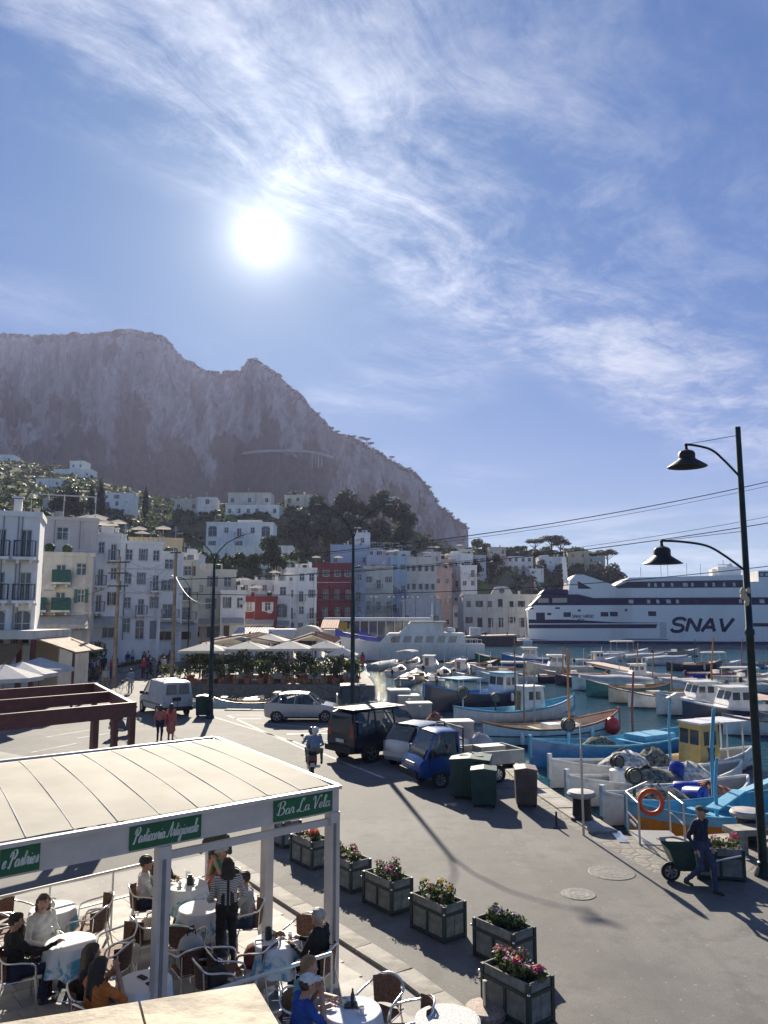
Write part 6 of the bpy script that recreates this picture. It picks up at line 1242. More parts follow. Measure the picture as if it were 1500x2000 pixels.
for s in (-1, 1): w = MB(); w.bar((.78, s*.54, 1.05), (.62, s*.55, 1.7), .05); w.build('pillar', FRAME, a3)
# scooters
def scooter(label, loc, rz, m):
    t = thing('scooter', label, 'scooter', loc, rz); w = MB(); w.side([(-.75,.55),(-.72,.78),(-.2,.80),(.0,.60),(.1,.34),(.32,.30),(.42,.42),(.52,.95),(.60,.98),(.62,.85),(.56,.35),(.40,.22),(-.1,.20),(-.35,.32),(-.6,.40)], -.16, .16); w.build('body', m, t, bevel=.05)
    wheel(t, .68, 0, .24, .12, 1, 5); wheel(t, -.55, 0, .24, .12, 1, 5); w = MB(); w.box((-.42, 0, .84), (.62, .27, .1)); w.build('seat', BLACK, t, .04); w = MB(); w.tube([(.52, -.34, 1.06), (.56, -.1, 1.04), (.56, .1, 1.04), (.52, .34, 1.06)], .018, 6); w.build('handlebar', BLACK, t)
    for s in (-1, 1): w = MB(); w.tube([(.54, s*.22, 1.05), (.56, s*.3, 1.22)], .008, 5); w.ell((.56, s*.32, 1.27), (.02, .07, .05)); w.build('mirror', BLACK, t)
    w = MB(); w.box((-.8, 0, .66), (.06, .18, .1)); w.build('tail_lamp', RLAMP, t); w = MB(); w.box((-.86, 0, .48), (.02, .16, .13)); w.build('number_plate', FRAME, t); w = MB(); w.tube([(-.2, -.2, .3), (-.7, -.24, .4)], .05, 7); w.build('exhaust', STEEL, t); w = MB(); w.ell((.63, 0, .9), (.04, .09, .08)); w.build('head_lamp', HLAMP, t); return t
SCB = mat('scooter_black', (.02, .022, .025), .3, var=.1, coat=.5); sl = G(608, 1512); scooter('dark scooter ridden by two people up the road', sl, R(98), SCB)
LB = cloth('light_blue', (.20, .27, .38)); DEN = cloth('denim', (.035, .055, .11)); KHK = cloth('khaki', (.22, .18, .12)); WHT = cloth('white', (.62, .61, .59)); BLKC = cloth('black', (.012, .012, .014)); DKB = cloth('dark_blue', (.015, .02, .045)); REDC = cloth('red', (.45, .05, .06)); CORAL = cloth('coral', (.50, .16, .13)); GRNC = cloth('green', (.02, .28, .16)); AQUA = cloth('aqua', (.16, .38, .42)); BLUC = cloth('royal', (.02, .07, .30)); ORC = cloth('orange', (.50, .15, .03)); OLV = cloth('olive', (.06, .075, .055)); GRYC = cloth('pale_grey', (.36, .36, .35)); MAR = cloth('maroon', (.14, .03, .03)); HELW = paint('helmet_white', (.62, .62, .62), .25); HELB = paint('helmet_black', (.02, .02, .022), .25)
M98 = Matrix.Rotation(R(98), 3, 'Z')
RL = {-1: ((-.17, .36, .55), (-.16, .25, .15)), 1: ((.17, .36, .55), (.16, .25, .15))}
person('scooter driver in light blue shirt and black helmet riding away', sl+M98 @ V(-.05, 0, .30), R(8), LB, DEN, HB, hatm=HELB, sit=True, lean=.15, legs=RL, arms={-1: ((-.30, .18, .78), (-.30, .46, .76)), 1: ((.30, .18, .78), (.30, .46, .76))}, helmet=True)
person('scooter passenger in pale shirt and white helmet behind the driver', sl+M98 @ V(-.50, -.10, .36), R(8), LB, KHK, HB, hatm=HELW, sit=True, lean=.1, legs={-1: ((-.25, .30, .52), (-.24, .18, .12)), 1: ((.25, .30, .52), (.24, .18, .12))}, arms={-1: ((-.28, .05, .74), (-.2, .26, .66)), 1: ((.28, .05, .74), (.2, .26, .66))}, helmet=True)
scooter('parked dark blue scooter behind the brown pergola posts', G(238, 1437), R(70), mat('scooter_blue', (.02, .03, .08), .3, coat=.5))
for i, (px, py, rz) in enumerate(((148, 1328, 40), (160, 1332, 50), (172, 1330, 45))): scooter('dark scooter parked by the left hedge, %s of three' % ('leftmost', 'middle', 'rightmost')[i], G(px, py), R(rz), SCB)
# the pickup's driver leaning on the window frame
M203 = Matrix.Rotation(R(203), 3, 'Z')
person('pickup driver in dark shirt resting his arm on the window', V(2.62, 27.25, 0)+M203 @ V(.72, .30, .30), R(203-90), DKB, DEN, HG, SKIN, sit=True, sleeves='short', hair='bald', turn=.9, arms={1: ((.30, .22, .80), (.34, .02, 1.0)), -1: ((-.36, .12, .83), (-.42, .10, .98))})
# ---------------------------------------------------------------- street furniture
POLEM = mat('lamp_post_green', (.012, .028, .032), .45, .4, var=.2)
def double_lamp(label, px, yb, yt, arm=2.1, r=.10, gull=False, rz=0):
    b = G(px, yb); H = P(px, yt, b.y).z; t = thing('street_lamp', label, 'street lamp', b, rz); s = H/9.0
    w = MB(); w.tube([(0, 0, 0), (0, 0, .9*s), (0, 0, .92*s), (0, 0, H*.55), (0, 0, H*.555), (0, 0, H*.86)], [r*1.45, r*1.4, r*1.05, r*.9, r*.8, r*.55], 10); w.build('post', POLEM, t, smooth=40)
    for sg in (-1, 1):
        w = MB(); w.tube([(0, 0, H*.845), (sg*.12*arm, 0, H*.90), (sg*.38*arm, 0, H*.95), (sg*.7*arm, 0, H*.98), (sg*arm, 0, H)], [r*.34, r*.29, r*.25, r*.21, r*.18], 6); a = w.build('arm', POLEM, t, smooth=60)
        w = MB(); w.side([(sg*arm*.97, H-.03), (sg*arm*1.02, H+.02), (sg*(arm+.25), H+.04), (sg*(arm+.34), H+.02), (sg*(arm+.3), H-.015)], -.045, .045); w.build('lantern', mat('lantern_grey', (.42, .43, .42), .4, .3), a)
    w = MB(); w.lathe([(r*2.0, 0), (r*2.0, .06), (r*1.5, .25), (r*1.4, .26)], 12); w.build('base_collar', POLEM, t); return t, H
lt1, H1 = double_lamp('tall dark street lamp with two curved arms at the parking quay corner', 688, 1437, 985, 1.6, .11)
lt0, H0 = double_lamp('dark double arm street lamp beside the green bin', 410, 1403, 1042, 1.85, .12)
for i, (px, yb, yt, arm, Y) in enumerate(((459, 1262, 1123, 2.3, 0), (492, 1252, 1134, 2.4, 0), (514, 1250, 1134, 2.3, 0), (614, 1250, 1140, 2.2, 0))): double_lamp('distant double arm street lamp on the promenade, %s from the left' % ('first', 'second', 'third', 'fourth')[i], px, yb, yt, arm, .09)
def single_lamp(label, px, yb, yt, dx_, m=POLEM):
    b = G(px, yb); H = P(px, yt, b.y).z; t = thing('street_lamp', label, 'street lamp', b); w = MB(); w.tube([(0, 0, 0), (0, 0, H*.8)], [.09, .06], 8); w.build('post', m, t); w = MB(); w.tube([(0, 0, H*.79), (dx_*.05, 0, H*.88), (dx_*.35, 0, H*.97), (dx_, 0, H)], .04, 6); a = w.build('arm', m, t); w = MB(); w.side([(dx_*.95, H-.03), (dx_*1.1, H+.08), (dx_*1.3, H+.1), (dx_*1.4, H)], -.1, .1); w.build('lantern', STEEL, a)
single_lamp('dark street lamp with one arm curving left near the second utility pole', 366, 1300, 1125, -1.9); single_lamp('thin bluish street lamp by the shop awning', 326, 1290, 1150, -.6, mat('lamp_blue', (.03, .08, .14), .5)); single_lamp('slim street lamp in front of the tall plain white house', 566, 1255, 1152, -1.0); single_lamp('thin dark street lamp in front of the beige house at left', 116, 1300, 1102, -.5)
for i, px in enumerate((730, 765, 792, 812, 850, 884, 905)):
    b = P(px, 1232, 150); b.z = 0; t = thing('harbour_lamp', 'thin harbour lamp with twin white heads behind the terminal, %s from left' % ('first', 'second', 'third', 'fourth', 'fifth', 'sixth', 'seventh')[i], 'street lamp', b); H = P(px, 1166, 150).z; w = MB(); w.cyl((0, 0, 0), (0, 0, H), .07, .04, 6); w.bar((-.5, 0, H), (.5, 0, H), .05); w.build('post', POLEM, t)
    for s in (-1, 1): w = MB(); w.ell((s*.5, 0, H), (.2, .12, .08)); w.build('lantern', FRAME, t)
# gull on the tall lamp
gp = lt1.location+V(1.6+.22, 0, H1+.035); t = thing('seagull', 'white seagull perched on the right arm of the tall lamp', 'bird', gp); GW = mat('gull_white', (.70, .70, .70), .7); GG = mat('gull_grey', (.22, .23, .25), .7)
w = MB(); w.loft([[(x, r_*math.cos(a), .20+dz_+r_*1.05*math.sin(a)) for a in [k*math.pi/5 for k in range(10)]] for x, r_, dz_ in ((-.27, .008, .02), (-.18, .045, .0), (-.05, .085, 0), (.08, .085, .02), (.16, .055, .08), (.20, .045, .13), (.25, .042, .14), (.29, .012, .13))]); w.build('body', GW, t, smooth=60)
for s in (-1, 1): w = MB(); w.loft([[(x, s*(r_*.9), .22+dz_+r_*.8*math.sin(a)-.02) if k % 2 else (x, s*(r_*.9+.03*math.cos(a)), .22+dz_+.05*math.sin(a)) for k, a in enumerate([k*math.pi/3 for k in range(6)])] for x, r_, dz_ in ((-.34, .02, .0), (-.15, .07, .0), (.08, .08, .02))]); w.build('wing', GG, t); w = MB(); w.cyl((0, s*.03, 0), (0, s*.03, .13), .008, n=5); w.build('leg', mat('gull_leg', (.5, .25, .1), .6), t)
w = MB(); w.cyl((.28, 0, .33), (.35, 0, .315), .014, .004, 6); w.build('beak', mat('gull_beak', (.6, .35, .03), .5), t)
# right-hand lamp with two bell lamps
b = G(1492, 1712); top = P(1437, 836, b.y+.1); t = thing('harbour_lamp_post', 'tall dark post at right with two hanging bell lamps', 'street lamp', b); H = top.z; tx = top.x-b.x
w = MB(); px_ = lambda z: tx*z/H; w.tube([(px_(z), 0, z) for z in (0, .3, .32, 5.2, 5.24, 5.32, 5.36, H)], [.12, .12, .095, .088, .11, .11, .08, .062], 10); w.build('post', POLEM, t, smooth=40); w = MB(); w.lathe([(.2, 0), (.2, .05), (.13, .2)], 12); w.build('base_collar', POLEM, t)
for (pa, pb, pc) in (((1446, 932), (1392, 880), (1340, 868)), ((1452, 1112), (1380, 1066), (1292, 1056))):
    A, B_, C_ = [P(*q, b.y)-b for q in (pa, pb, pc)]; w = MB(); w.tube(crom([tuple(A), tuple((A+B_)/2+V(-.03, 0, .06)), tuple(B_), tuple((B_+C_)/2+V(0, 0, .03)), tuple(C_)], 4), .028, 7); a = w.build('arm', POLEM, t, smooth=60)
    w = MB(); w.bar(C_, V(px_(C_.z+.25), 0, C_.z+.22), .012); w.build('stay', POLEM, a); k = .205
    w = MB(); w.lathe([(.03, .02), (.045, 0), (.03, -.06), (.04, -.12), (.16, -.17), (.19, -.22), (.19, -.34), (.205, -.36), (.44, -.52), (.45, -.535), (.43, -.535), (.19, -.38)], 20, C_, False); w.build('bell_lamp', mat('bell_lamp', (.03, .028, .03), .5, .5, var=.2), a, smooth=35)
w = MB(); c = P(1457, 1160, b.y)-b; [w.ell((c.x+rnd.uniform(-.08, .1)-.08, -.1, c.z+rnd.uniform(-.22, .22)), (.06, .06, .07), 7, 5) for _ in range(9)]; w.build('rope_knot', mat('rope', (.48, .42, .32), .9), t)
# utility poles and their wires
def upole(label, px, yb, yt, arms):
    b = G(px, yb); H = P(px, yt, b.y).z; t = thing('utility_pole', label, 'utility pole', b); w = MB(); w.tube([(0, 0, -.3), (0, 0, H)], [.17, .12], 9); w.build('post', mat('pole_wood', (.34, .25, .16), .85, var=.25, scale=2), t, smooth=60)
    for z, l in arms:
        w = MB(); w.bar((-l, -.14, H*z), (l, -.14, H*z), .1); a = w.build('crossarm', DARK, t)
        for s in (-.8, 0, .8): w = MB(); w.lathe([(.03, .05), (.06, .08), (.04, .13), (.06, .16), (.02, .2)], 7, (l*s, -.14, H*z)); w.build('insulator', FRAME, a)
    return b, H
u0, UH0 = upole('weathered wooden utility pole with crossarms beside the promenade planters', 222, 1342, 1087, ((.955, .9), (.87, .8), (.77, .8))); u1, UH1 = upole('second wooden utility pole nearer the restaurant hedge', 335, 1336, 1072, ((.97, .45),))
WIRE = mat('cable_dark', (.02, .02, .022), .6)
def wire(label, a, b, sag, r=.02, m=WIRE):
    a, b = V(*a), V(*b); pts = []
    for i in range(33): s = i/32; p = a.lerp(b, s); p.z -= sag*4*s*(1-s); pts.append(p-a)
    w = MB(); w.tube(pts, r, 5); tag(w.build('overhead_cable', m, None, smooth=60, loc=a), label, 'cable')
PALE = mat('cable_pale', (.42, .42, .42), .5)
for i, (za, xo) in enumerate(((.955, .7), (.87, .6), (.77, .6))): wire('pale drooping cable between the wooden utility poles, %s one' % ('top', 'middle', 'lowest')[i], (u0.x+xo, u0.y-.14, UH0*za+.2), (u1.x, u1.y-.1, UH1*(.96-.02*i)), .9+.3*i, .022, PALE)
LPX = V(b.x, b.y, 0)
def rightend(py, Y=16.0): return tuple(P(1560, py, Y))
wire('upper dark cable crossing the sky to the right lamp post', tuple(P(600, 1082, 78)), tuple(P(1700, 893, 78)), 1.2, .045); wire('thin twin cable just under the upper dark cable', tuple(P(596, 1085, 78)), tuple(P(1700, 901, 78)), 1.3, .022)
wire('middle dark cable rising from the lamp row to the right', tuple(P(330, 1132, 80)), tuple(P(1700, 985, 80)), 1.6, .045); wire('thin pale cable above the middle cable', tuple(P(600, 1120, 80)), tuple(P(1700, 968, 80)), 1.2, .024); wire('lowest dark cable running across the harbour front', tuple(P(350, 1160, 76)), tuple(P(1700, 1080, 76)), 1.4, .04)
wire('cable from the corner house to the wooden pole', tuple(P(-40, 1180, 47)), (u0.x-.6, u0.y, UH0*.77), .6, .018)
wire('cable looping from the double arm lamp to the second pole', (u1.x, u1.y, UH1*.80), tuple(lt0.location+V(0, 0, H0*.62)), .8, .016, PALE)
# bins
def bin_big(label, c, rz, m, dome=True, s=(1.25, 1.0, 1.15)):
    t = thing('waste_bin', label, 'bin', c, rz); w = MB(); w.box((0, 0, .1+s[2]*.42), (s[0]*.9, s[1]*.9, s[2]*.84), taper=(1.1, 1.1)); w.build('body', m, t, .03); 
    for i in range(5): MB().box((-s[0]*.36+i*s[0]*.18, -s[1]*.475, .1+s[2]*.42), (.035, .05, s[2]*.7), taper=(1, 1.2)).build('rib', m, t)
    w = MB(); w.side([(-s[0]*.52, 0), (s[0]*.52, 0), (s[0]*.50, .06), (0, .11), (-s[0]*.50, .06)], -s[1]*.52, s[1]*.52, lambda x, z, y: (x, y, z+.1+s[2]*.84)); l = w.build('lid', m, t)
    if dome: 
        for x in (-.22, .24): w = MB(); w.lathe([(.15, 0), (.15, .02)], 16, (x, 0, .1+s[2]*.84+.085)); w.build('port', BLACK, l)
    for sx in (-1, 1):
        for sy in (-1, 1): w = MB(); w.cyl((sx*s[0]*.36-.03, sy*s[1]*.34, .07), (sx*s[0]*.36+.03, sy*s[1]*.34, .07), .07, n=8); w.build('castor', BLACK, t)
    return t
BG = mat('bin_green', (.008, .055, .045), .5, var=.15, dirt=(.02, .07, .06), dscale=3); BB = mat('bin_brown', (.11, .075, .07), .55, var=.15)
bin_big('dark green waste container with round ports behind the blue pickup', V(2.75, 25.1, 0), R(-12), BG, True, (1.25, 1.1, 1.25)); bin_big('ribbed green waste bin with curved lid in front of the larger container', V(3.0, 23.95, 0), R(-8), BG, False, (.78, .72, 1.1)); bin_big('brown wheeled waste bin standing on the quay edge', V(4.25, 23.95, 0), R(-6), BB, False, (.66, .72, 1.12)); bin_big('green waste bin beside the double arm lamp', V(-10.1, 44.0, 0), R(5), BG, False, (.75, .8, 1.15))
# planters
def leafy(par, name, lobes, n, size, mats, seed): return link(name, leaf_mesh(name, lobes, n, size, mats, seed, .4, .2), par)
PLW = mat('planter_board', (.20, .21, .19), .8, var=.25, scale=5, bump=.3); PLF = mat('planter_frame', (.02, .04, .038), .5, var=.2); SOIL = mat('soil', (.05, .035, .025), .95)
def flower(n, c): return mat('petal_'+n, c, .6, var=.2, subs=.3)
F = {k: flower(k, v) for k, v in dict(red=(.5, .03, .03), pink=(.55, .10, .22), magenta=(.42, .03, .25), yellow=(.65, .42, .02), violet=(.12, .05, .25), white=(.65, .62, .6), orange=(.6, .2, .03)).items()}
PLM = {}
def planter(label, c, rz, cols, seed, tall=.2, s=1.0, green=1.0, w_=.95, d_=.56, h_=.62):
    t = thing('flower_planter', label, 'planter', c, rz); t.scale = (s,)*3
    if not PLM:
        bm_ = {}
        for nm, (x0, y0, x1, y1) in dict(a=(-w_/2, -d_/2, w_/2, -d_/2)).items(): pass
        for k, (ln) in (('l', w_-.1), ('s', d_-.1)): q = MB(); q.box((0, 0, 0), (ln/2-.012, .022, .40)); PLM[k] = q.mesh('board', PLW); q = MB(); q.box((0, 0, 0), (ln, .024, .15)); PLM[k+'t'] = q.mesh('board', PLW)
        q = MB()
        for sx in (-1, 1):
            for sy in (-1, 1): q.box((sx*(w_/2-.03), sy*(d_/2-.03), h_/2), (.06, .06, h_))
        for sy in (-1, 1):
            for z in (.06, .46): q.box((0, sy*(d_/2-.02), z), (w_-.12, .035, .05))
            q.box((0, sy*(d_/2-.02), .26), (.05, .034, .36))
        for sx in (-1, 1):
            for z in (.06, .46): q.box((sx*(w_/2-.02), 0, z), (.035, d_-.12, .05))
        PLM['f'] = q.mesh('frame', PLF); q = MB(); q.box((0, 0, h_-.07), (w_-.1, d_-.1, .04)); PLM['soil'] = q.mesh('soil', SOIL)
        q = MB(); q.ell((0, 0, 0), (.022, .022, .022), 8, 6); PLM['k'] = q.mesh('knob', ALU)
    link('frame', PLM['f'], t); link('soil', PLM['soil'], t)
    for sy in (-1, 1):
        for sx in (-1, 1): link('board', PLM['l'], t, loc=(sx*(w_-.1)/4, sy*(d_/2-.035), .26))
        link('board', PLM['lt'], t, loc=(0, sy*(d_/2-.035), .55))
    for sx in (-1, 1):
        for sy in (-1, 1): link('board', PLM['s'], t, loc=(sx*(w_/2-.035), sy*(d_-.1)/4, .26), rz=R(90))
        link('board', PLM['st'], t, loc=(sx*(w_/2-.035), 0, .55), rz=R(90)); link('knob', PLM['k'], t, loc=(sx*(w_/2+.01), -(d_/2+.01), .50))
    r = random.Random(seed); lob = [(r.uniform(-.38, .38), r.uniform(-.17, .17), h_+.0+tall*r.uniform(.1, .5), .13, .11, .06+tall*.6*r.random()) for _ in range(11)]
    leafy(t, 'foliage', lob, int(900*green), .030, [LEAF, LEAF_L, LEAF_D], seed)
    for i, cn in enumerate(cols): leafy(t, 'blossoms', [(l[0], l[1], l[2]+l[5]*.7, .10, .09, .05) for l in r.sample(lob, 5)], 110, .022, [F[cn]], seed+i+1)
    return t
for lb, px, py, cols, tall, gr in [('planter with purple flowers farthest along the terrace kerb', 545, 1652, ['violet', 'violet'], .12, .6), ('planter with sparse red flowers behind the canopy corner post', 600, 1694, ['red', 'orange'], .2, .5), ('planter with magenta bloom just right of the canopy corner post', 674, 1738, ['magenta'], .22, .7), ('planter with white and magenta flowers third from the canopy post', 752, 1780, ['white', 'magenta'], .3, .7), ('planter with yellow pansies', 852, 1832, ['yellow', 'yellow', 'violet'], .26, .8), ('pale planter with dense dark purple and green foliage', 984, 1890, ['violet'], .2, 1.5), ('nearest planter full of pink and red petunias', 1010, 1998, ['pink', 'red', 'magenta', 'white'], .2, 1.4)]:
    planter(lb, G(px, py)+V(.05, .25, 0), R(-52), cols, px, tall, .98, gr)
planter('planter with red flowers beside the wheelbarrow man on the quay', G(1412, 1718)+V(0, .2, 0), R(-12), ['red', 'magenta', 'pink'], 77, .2, 1.05, .8)
planter('small planter with yellow flowers between the brown pergola posts', V(-8.6, 25.2, 0), R(30), ['yellow', 'orange'], 78, .35, 1.0, 1.2); planter('second small planter with yellow flowers at the pergola corner', V(-7.9, 24.4, 0), R(30), ['yellow', 'white'], 79, .35, 1.0, 1.2)
# quay details: bollards, stakes, rails, platform
BOLL = mat('bollard_black', (.03, .03, .032), .5, .4, var=.3)
def bollard(label, c, s=1.0): t = thing('mooring_bollard', label, 'bollard', c); t.scale = (s,)*3; w = MB(); w.lathe([(.30, 0), (.29, .08), (.25, .12), (.23, .5), (.25, .58)], 18); w.build('drum', BOLL, t, smooth=35); w = MB(); w.lathe([(.25, .58), (.36, .62), (.38, .68), (.34, .74), (.01, .78)], 18); w.build('cap', mat('bollard_cap', (.36, .34, .32), .6, .2, var=.2), t, smooth=35)
bollard('stout black mooring bollard with grey cap on the quay edge', G(1137, 1602), 1.05); bollard('black mooring bollard beside the orange boat stern', G(1463, 1648), 1.1)
b_ = G(1140, 1632); t = thing('sign_post', 'slim grey signpost with oval plate standing on the quay paving', 'sign', b_); w = MB(); w.cyl((0, 0, 0), (0, 0, 2.2), .032, n=8); w.build('post', STEEL, t); w = MB(); w.loft([[(.30*math.cos(a)*.75, y, 2.4+.42*math.sin(a)) for a in [k*math.pi/10 for k in range(20)]] for y in (-.012, .012)]); pl = w.build('plate', BGY, t); pl.rotation_euler = (0, 0, R(78))
b_ = G(1087, 1617); t = thing('mooring_stake', 'short iron stake set in the quay stones', 'stake', b_); w = MB(); w.cyl((0, 0, 0), (0, 0, .42), .035, .028, 8); w.build('shaft', DARK, t); w = MB(); w.lathe([(.09, 0), (.08, .03)], 10); w.build('foot', DARK, t)
c0 = G(1262, 1632); t = thing('boarding_platform', 'steel boarding platform with handrails beside the orange boat', 'platform', V(6.95, 20.6, 0), R(-4)); w = MB(); w.box((0, 0, .0), (1.1, 1.3, .03)); w.build('grating', mat('grating', (.30, .30, .29), .5, .6, var=.4, scale=60), t)
for x in (-.55, .55): w = MB(); w.tube([(x, -.62, 0), (x, -.62, 1.0), (x, .62, 1.0), (x, .62, 0)], .028, 7); w.tube([(x, -.62, .5), (x, .62, .5)], .02, 6); w.build('handrail', STEEL, t)
w = MB(); w.tube([(-.55, .62, 1.0), (.0, .62, 1.25), (.55, .62, 1.0)], .025, 6); w.build('handrail', STEEL, t); lifebuoy(t, (.1, .68, .72), ORNG, .3)
w = MB(); w.box((-.55, 0, .35), (.04, .6, .05)); w.box((-.9, 0, .0), (.25, 1.0, .04)); w.build('step', STEEL, t)
# white fish boxes and the old cart by the parking quay
for i, (px, py, s, m) in enumerate(((779, 1388, (1.2, 1.0, 1.25), BGY), (797, 1391, (1.2, .9, 1.0), mat('box_pale', (.42, .40, .36), .6)), (818, 1400, (1.3, .9, .8), mat('box_pale2', (.36, .34, .31), .6)), (893, 1449, (1.3, .9, .95), mat('box_rose', (.42, .36, .35), .6)))):
    c = G(px, py); t = thing('storage_box', 'pale storage chest with flat lid on the quay, %s' % ('tallest at the back left', 'middle of the back row', 'front of the back row', 'alone beside the blue pickup')[i], 'chest', c, R(8)); w = MB(); w.box((0, 0, s[2]*.46), (s[0], s[1], s[2]*.92)); w.build('body', m, t, .02); w = MB(); w.box((0, 0, s[2]*.96), (s[0]*1.05, s[1]*1.06, s[2]*.08)); w.build('lid', mat('chest_lid', (.62, .58, .5), .6), t, .02); w = MB(); w.box((0, -s[1]*.51, s[2]*.8), (.12, .03, .1)); w.build('latch', STEEL, t)
c = G(850, 1420); heap('net_pile', 'rusty orange net and weeds heaped at the quay edge', c, (.55, .45, .75), MATS['red_net'], 21); c = G(940, 1462); heap('net_pile', 'grey tarpaulin bundle behind the pickup bed', c+V(0, .3, .0), (.6, .45, .6), TARP, 22)
c = G(1478, 1692); t = thing('stone_bench', 'pale stone bench at the right edge of the quay', 'bench', V(9.1, 19.5, 0), R(8)); w = MB(); w.box((0, 0, .5), (1.6, .55, .14)); w.build('seat', KERB, t, .02)
for x in (-.55, .55): w = MB(); w.box((x, 0, .215), (.2, .45, .43)); w.build('leg', KERB, t, .02)
# grey launch moored between quay and restaurant
moored('white rowing dinghy lying along the inner dock wall', 505, 1388, 2, 'gozzo', BW, .95); moored('white dinghy beside the inner dock wall at left', 440, 1383, 0, 'open', BW, .85)
# ---------------------------------------------------------------- the bar terrace in the foreground
TZ = .10
C1, C2 = V(-.8, 12.41, 0), V(-3.69, 17.04, 0); e1 = V(-3.67, -3.03, 0).normalized(); e2 = (C2-C1).normalized(); DL = (C2-C1).length; LX = 9.2
w = MB(); w.prism([(1.0, 11.3), (.15, 12.75), (-2.45, 16.4), (-4.2, 18.9), (-12.5, 12.2), (-10, 3.5), (2.5, 4.5)], -.05, TZ); ter = w.build('terrace', TERRACE_M); tag(ter, kind='structure')
tile = MB(); tile.box((0, 0, 0), (.575, .575, .012)); TILEM = mat('terrace_slab', (.36, .34, .31), .75, var=.2, scale=1.2, dirt=(.2, .19, .17), dscale=.8); tm = tile.mesh('tile', TILEM); ta = math.atan2(e1.y, e1.x); nt = 0
for i in range(-2, 19):
    for j in range(-3, 10):
        p = C1+e1*(.3+i*.583)+e2*(.3+j*.583)
        if p.x < -9 or p.y < 7 or nt > 250: continue
        q = p-V(-2.45, 16.4, 0); 
        if (p-V(.15, 12.75, 0)).dot(V(.81, .58, 0)) > -.35 or p.y > 17.6: continue
        link('tile', tm, ter, loc=(p.x, p.y, TZ+.004+rnd.uniform(-.002, .002)), rz=ta); nt += 1
a, b = V(1.0, 11.3, 0), V(.15, 12.75, 0); c = V(-2.45, 16.4, 0); d_ = V(-4.2, 18.9, 0)
for A, B in ((a, b), (b, c), (c, d_)):
    n = max(1, round((B-A).length/1.0)); dv = (B-A)/n
    for i in range(n): w = MB(); w.box((0, -.19, 0), (dv.length-.015, .36, .17)); w.build('kerb_stone', KERB, ter, .012, loc=(*(A+dv*(i+.5)).xy, .075), rz=math.atan2(dv.y, dv.x))
# canopy
CAN = mat('canopy_fabric', (.55, .51, .42), .8, var=.12, scale=.5, dirt=(.47, .41, .32), dscale=.7, subs=.3); CFR = mat('canopy_frame', (.56, .53, .51), .45, .2, var=.06)
can = thing('bar_canopy', 'large cream fabric canopy on pale posts over the bar tables', 'canopy', C1)
def cp(u, v, z): return e1*u+e2*v+V(0, 0, z)
w = MB(); NU, NV = 128, 16; gr = []
for i in range(NU+1):
    u = -.02+LX*i/NU
    gr.append([cp(u, .12+(DL-.24)*j/NV, 3.03+.06*math.sin(math.pi*j/NV)**.8+.003*abs(math.sin(math.pi*u/.56))+.003*math.sin(u*5+j*.6)) for j in range(NV+1)])
w.loft(gr, caps=False, ring_closed=False); w.build('fabric_roof', CAN, can, smooth=0)
for i in range(1, int(LX/.56)): w = MB(); u = .56*i-.02; w.tube([cp(u, .12+(DL-.24)*j/NV, 3.036+.06*math.sin(math.pi*j/NV)**.8) for j in range(NV+1)], .007, 5); w.build('roof_seam', mat('seam_tape', (.66, .63, .56), .7), can)
def u_at(px): # where the fascia crosses a line of sight
    best = min(((abs((lambda q: 750+FPX*q.x/(q.y*math.cos(PITCH)+(2.82-CAMH)*math.sin(PITCH)))(C1+e1*(k*.01))-px), k*.01) for k in range(int(LX*100)))); return best[1]
U3 = u_at(320)
def cbar(name, u0, v0, u1, v1, z, wd, h, m=CFR): w = MB(); w.bar(cp(u0, v0, z), cp(u1, v1, z), wd, h); return w.build(name, m, can, .008)
cbar('front_fascia', -.08, 0, LX, 0, 2.84, .12, .36); cbar('gutter', -.1, -.09, LX, -.09, 3.03, .08, .05); cbar('side_beam', 0, .06, 0, DL+.06, 2.90, .12, .24); cbar('gutter', -.09, 0, -.09, DL, 3.03, .08, .05); cbar('back_beam', 0, DL, LX, DL, 2.90, .12, .24); cbar('gutter', -.05, DL+.09, LX, DL+.09, 3.03, .08, .05)
fr = cbar('front_rail', .085, 0, U3-.09, 0, 2.52, .06, .10)
for u, v in ((0, 0), (U3, 0), (0, 2.45), (0, DL-.1), (4.9, DL-.1), (7.4, 0), (7.4, DL-.1)):
    zt = 2.66 if v == 0 else 2.78
    w = MB(); p = cp(u, v, 0); w.box((p.x, p.y, zt/2+TZ/2), (.17, .17, zt-TZ), rz=ta); po = w.build('post', CFR, can, .012); w = MB(); q = p-e2*.088 if v == 0 else p; w.box((q.x, q.y, 1.35), (.05, .012, 2.3), rz=ta); w.build('post_channel', mat('channel_dark', (.22, .20, .20), .5), po)
for j in range(1, 5): cbar('rafter', 0.06, DL*j/5, LX, DL*j/5, 2.98, .06, .08)
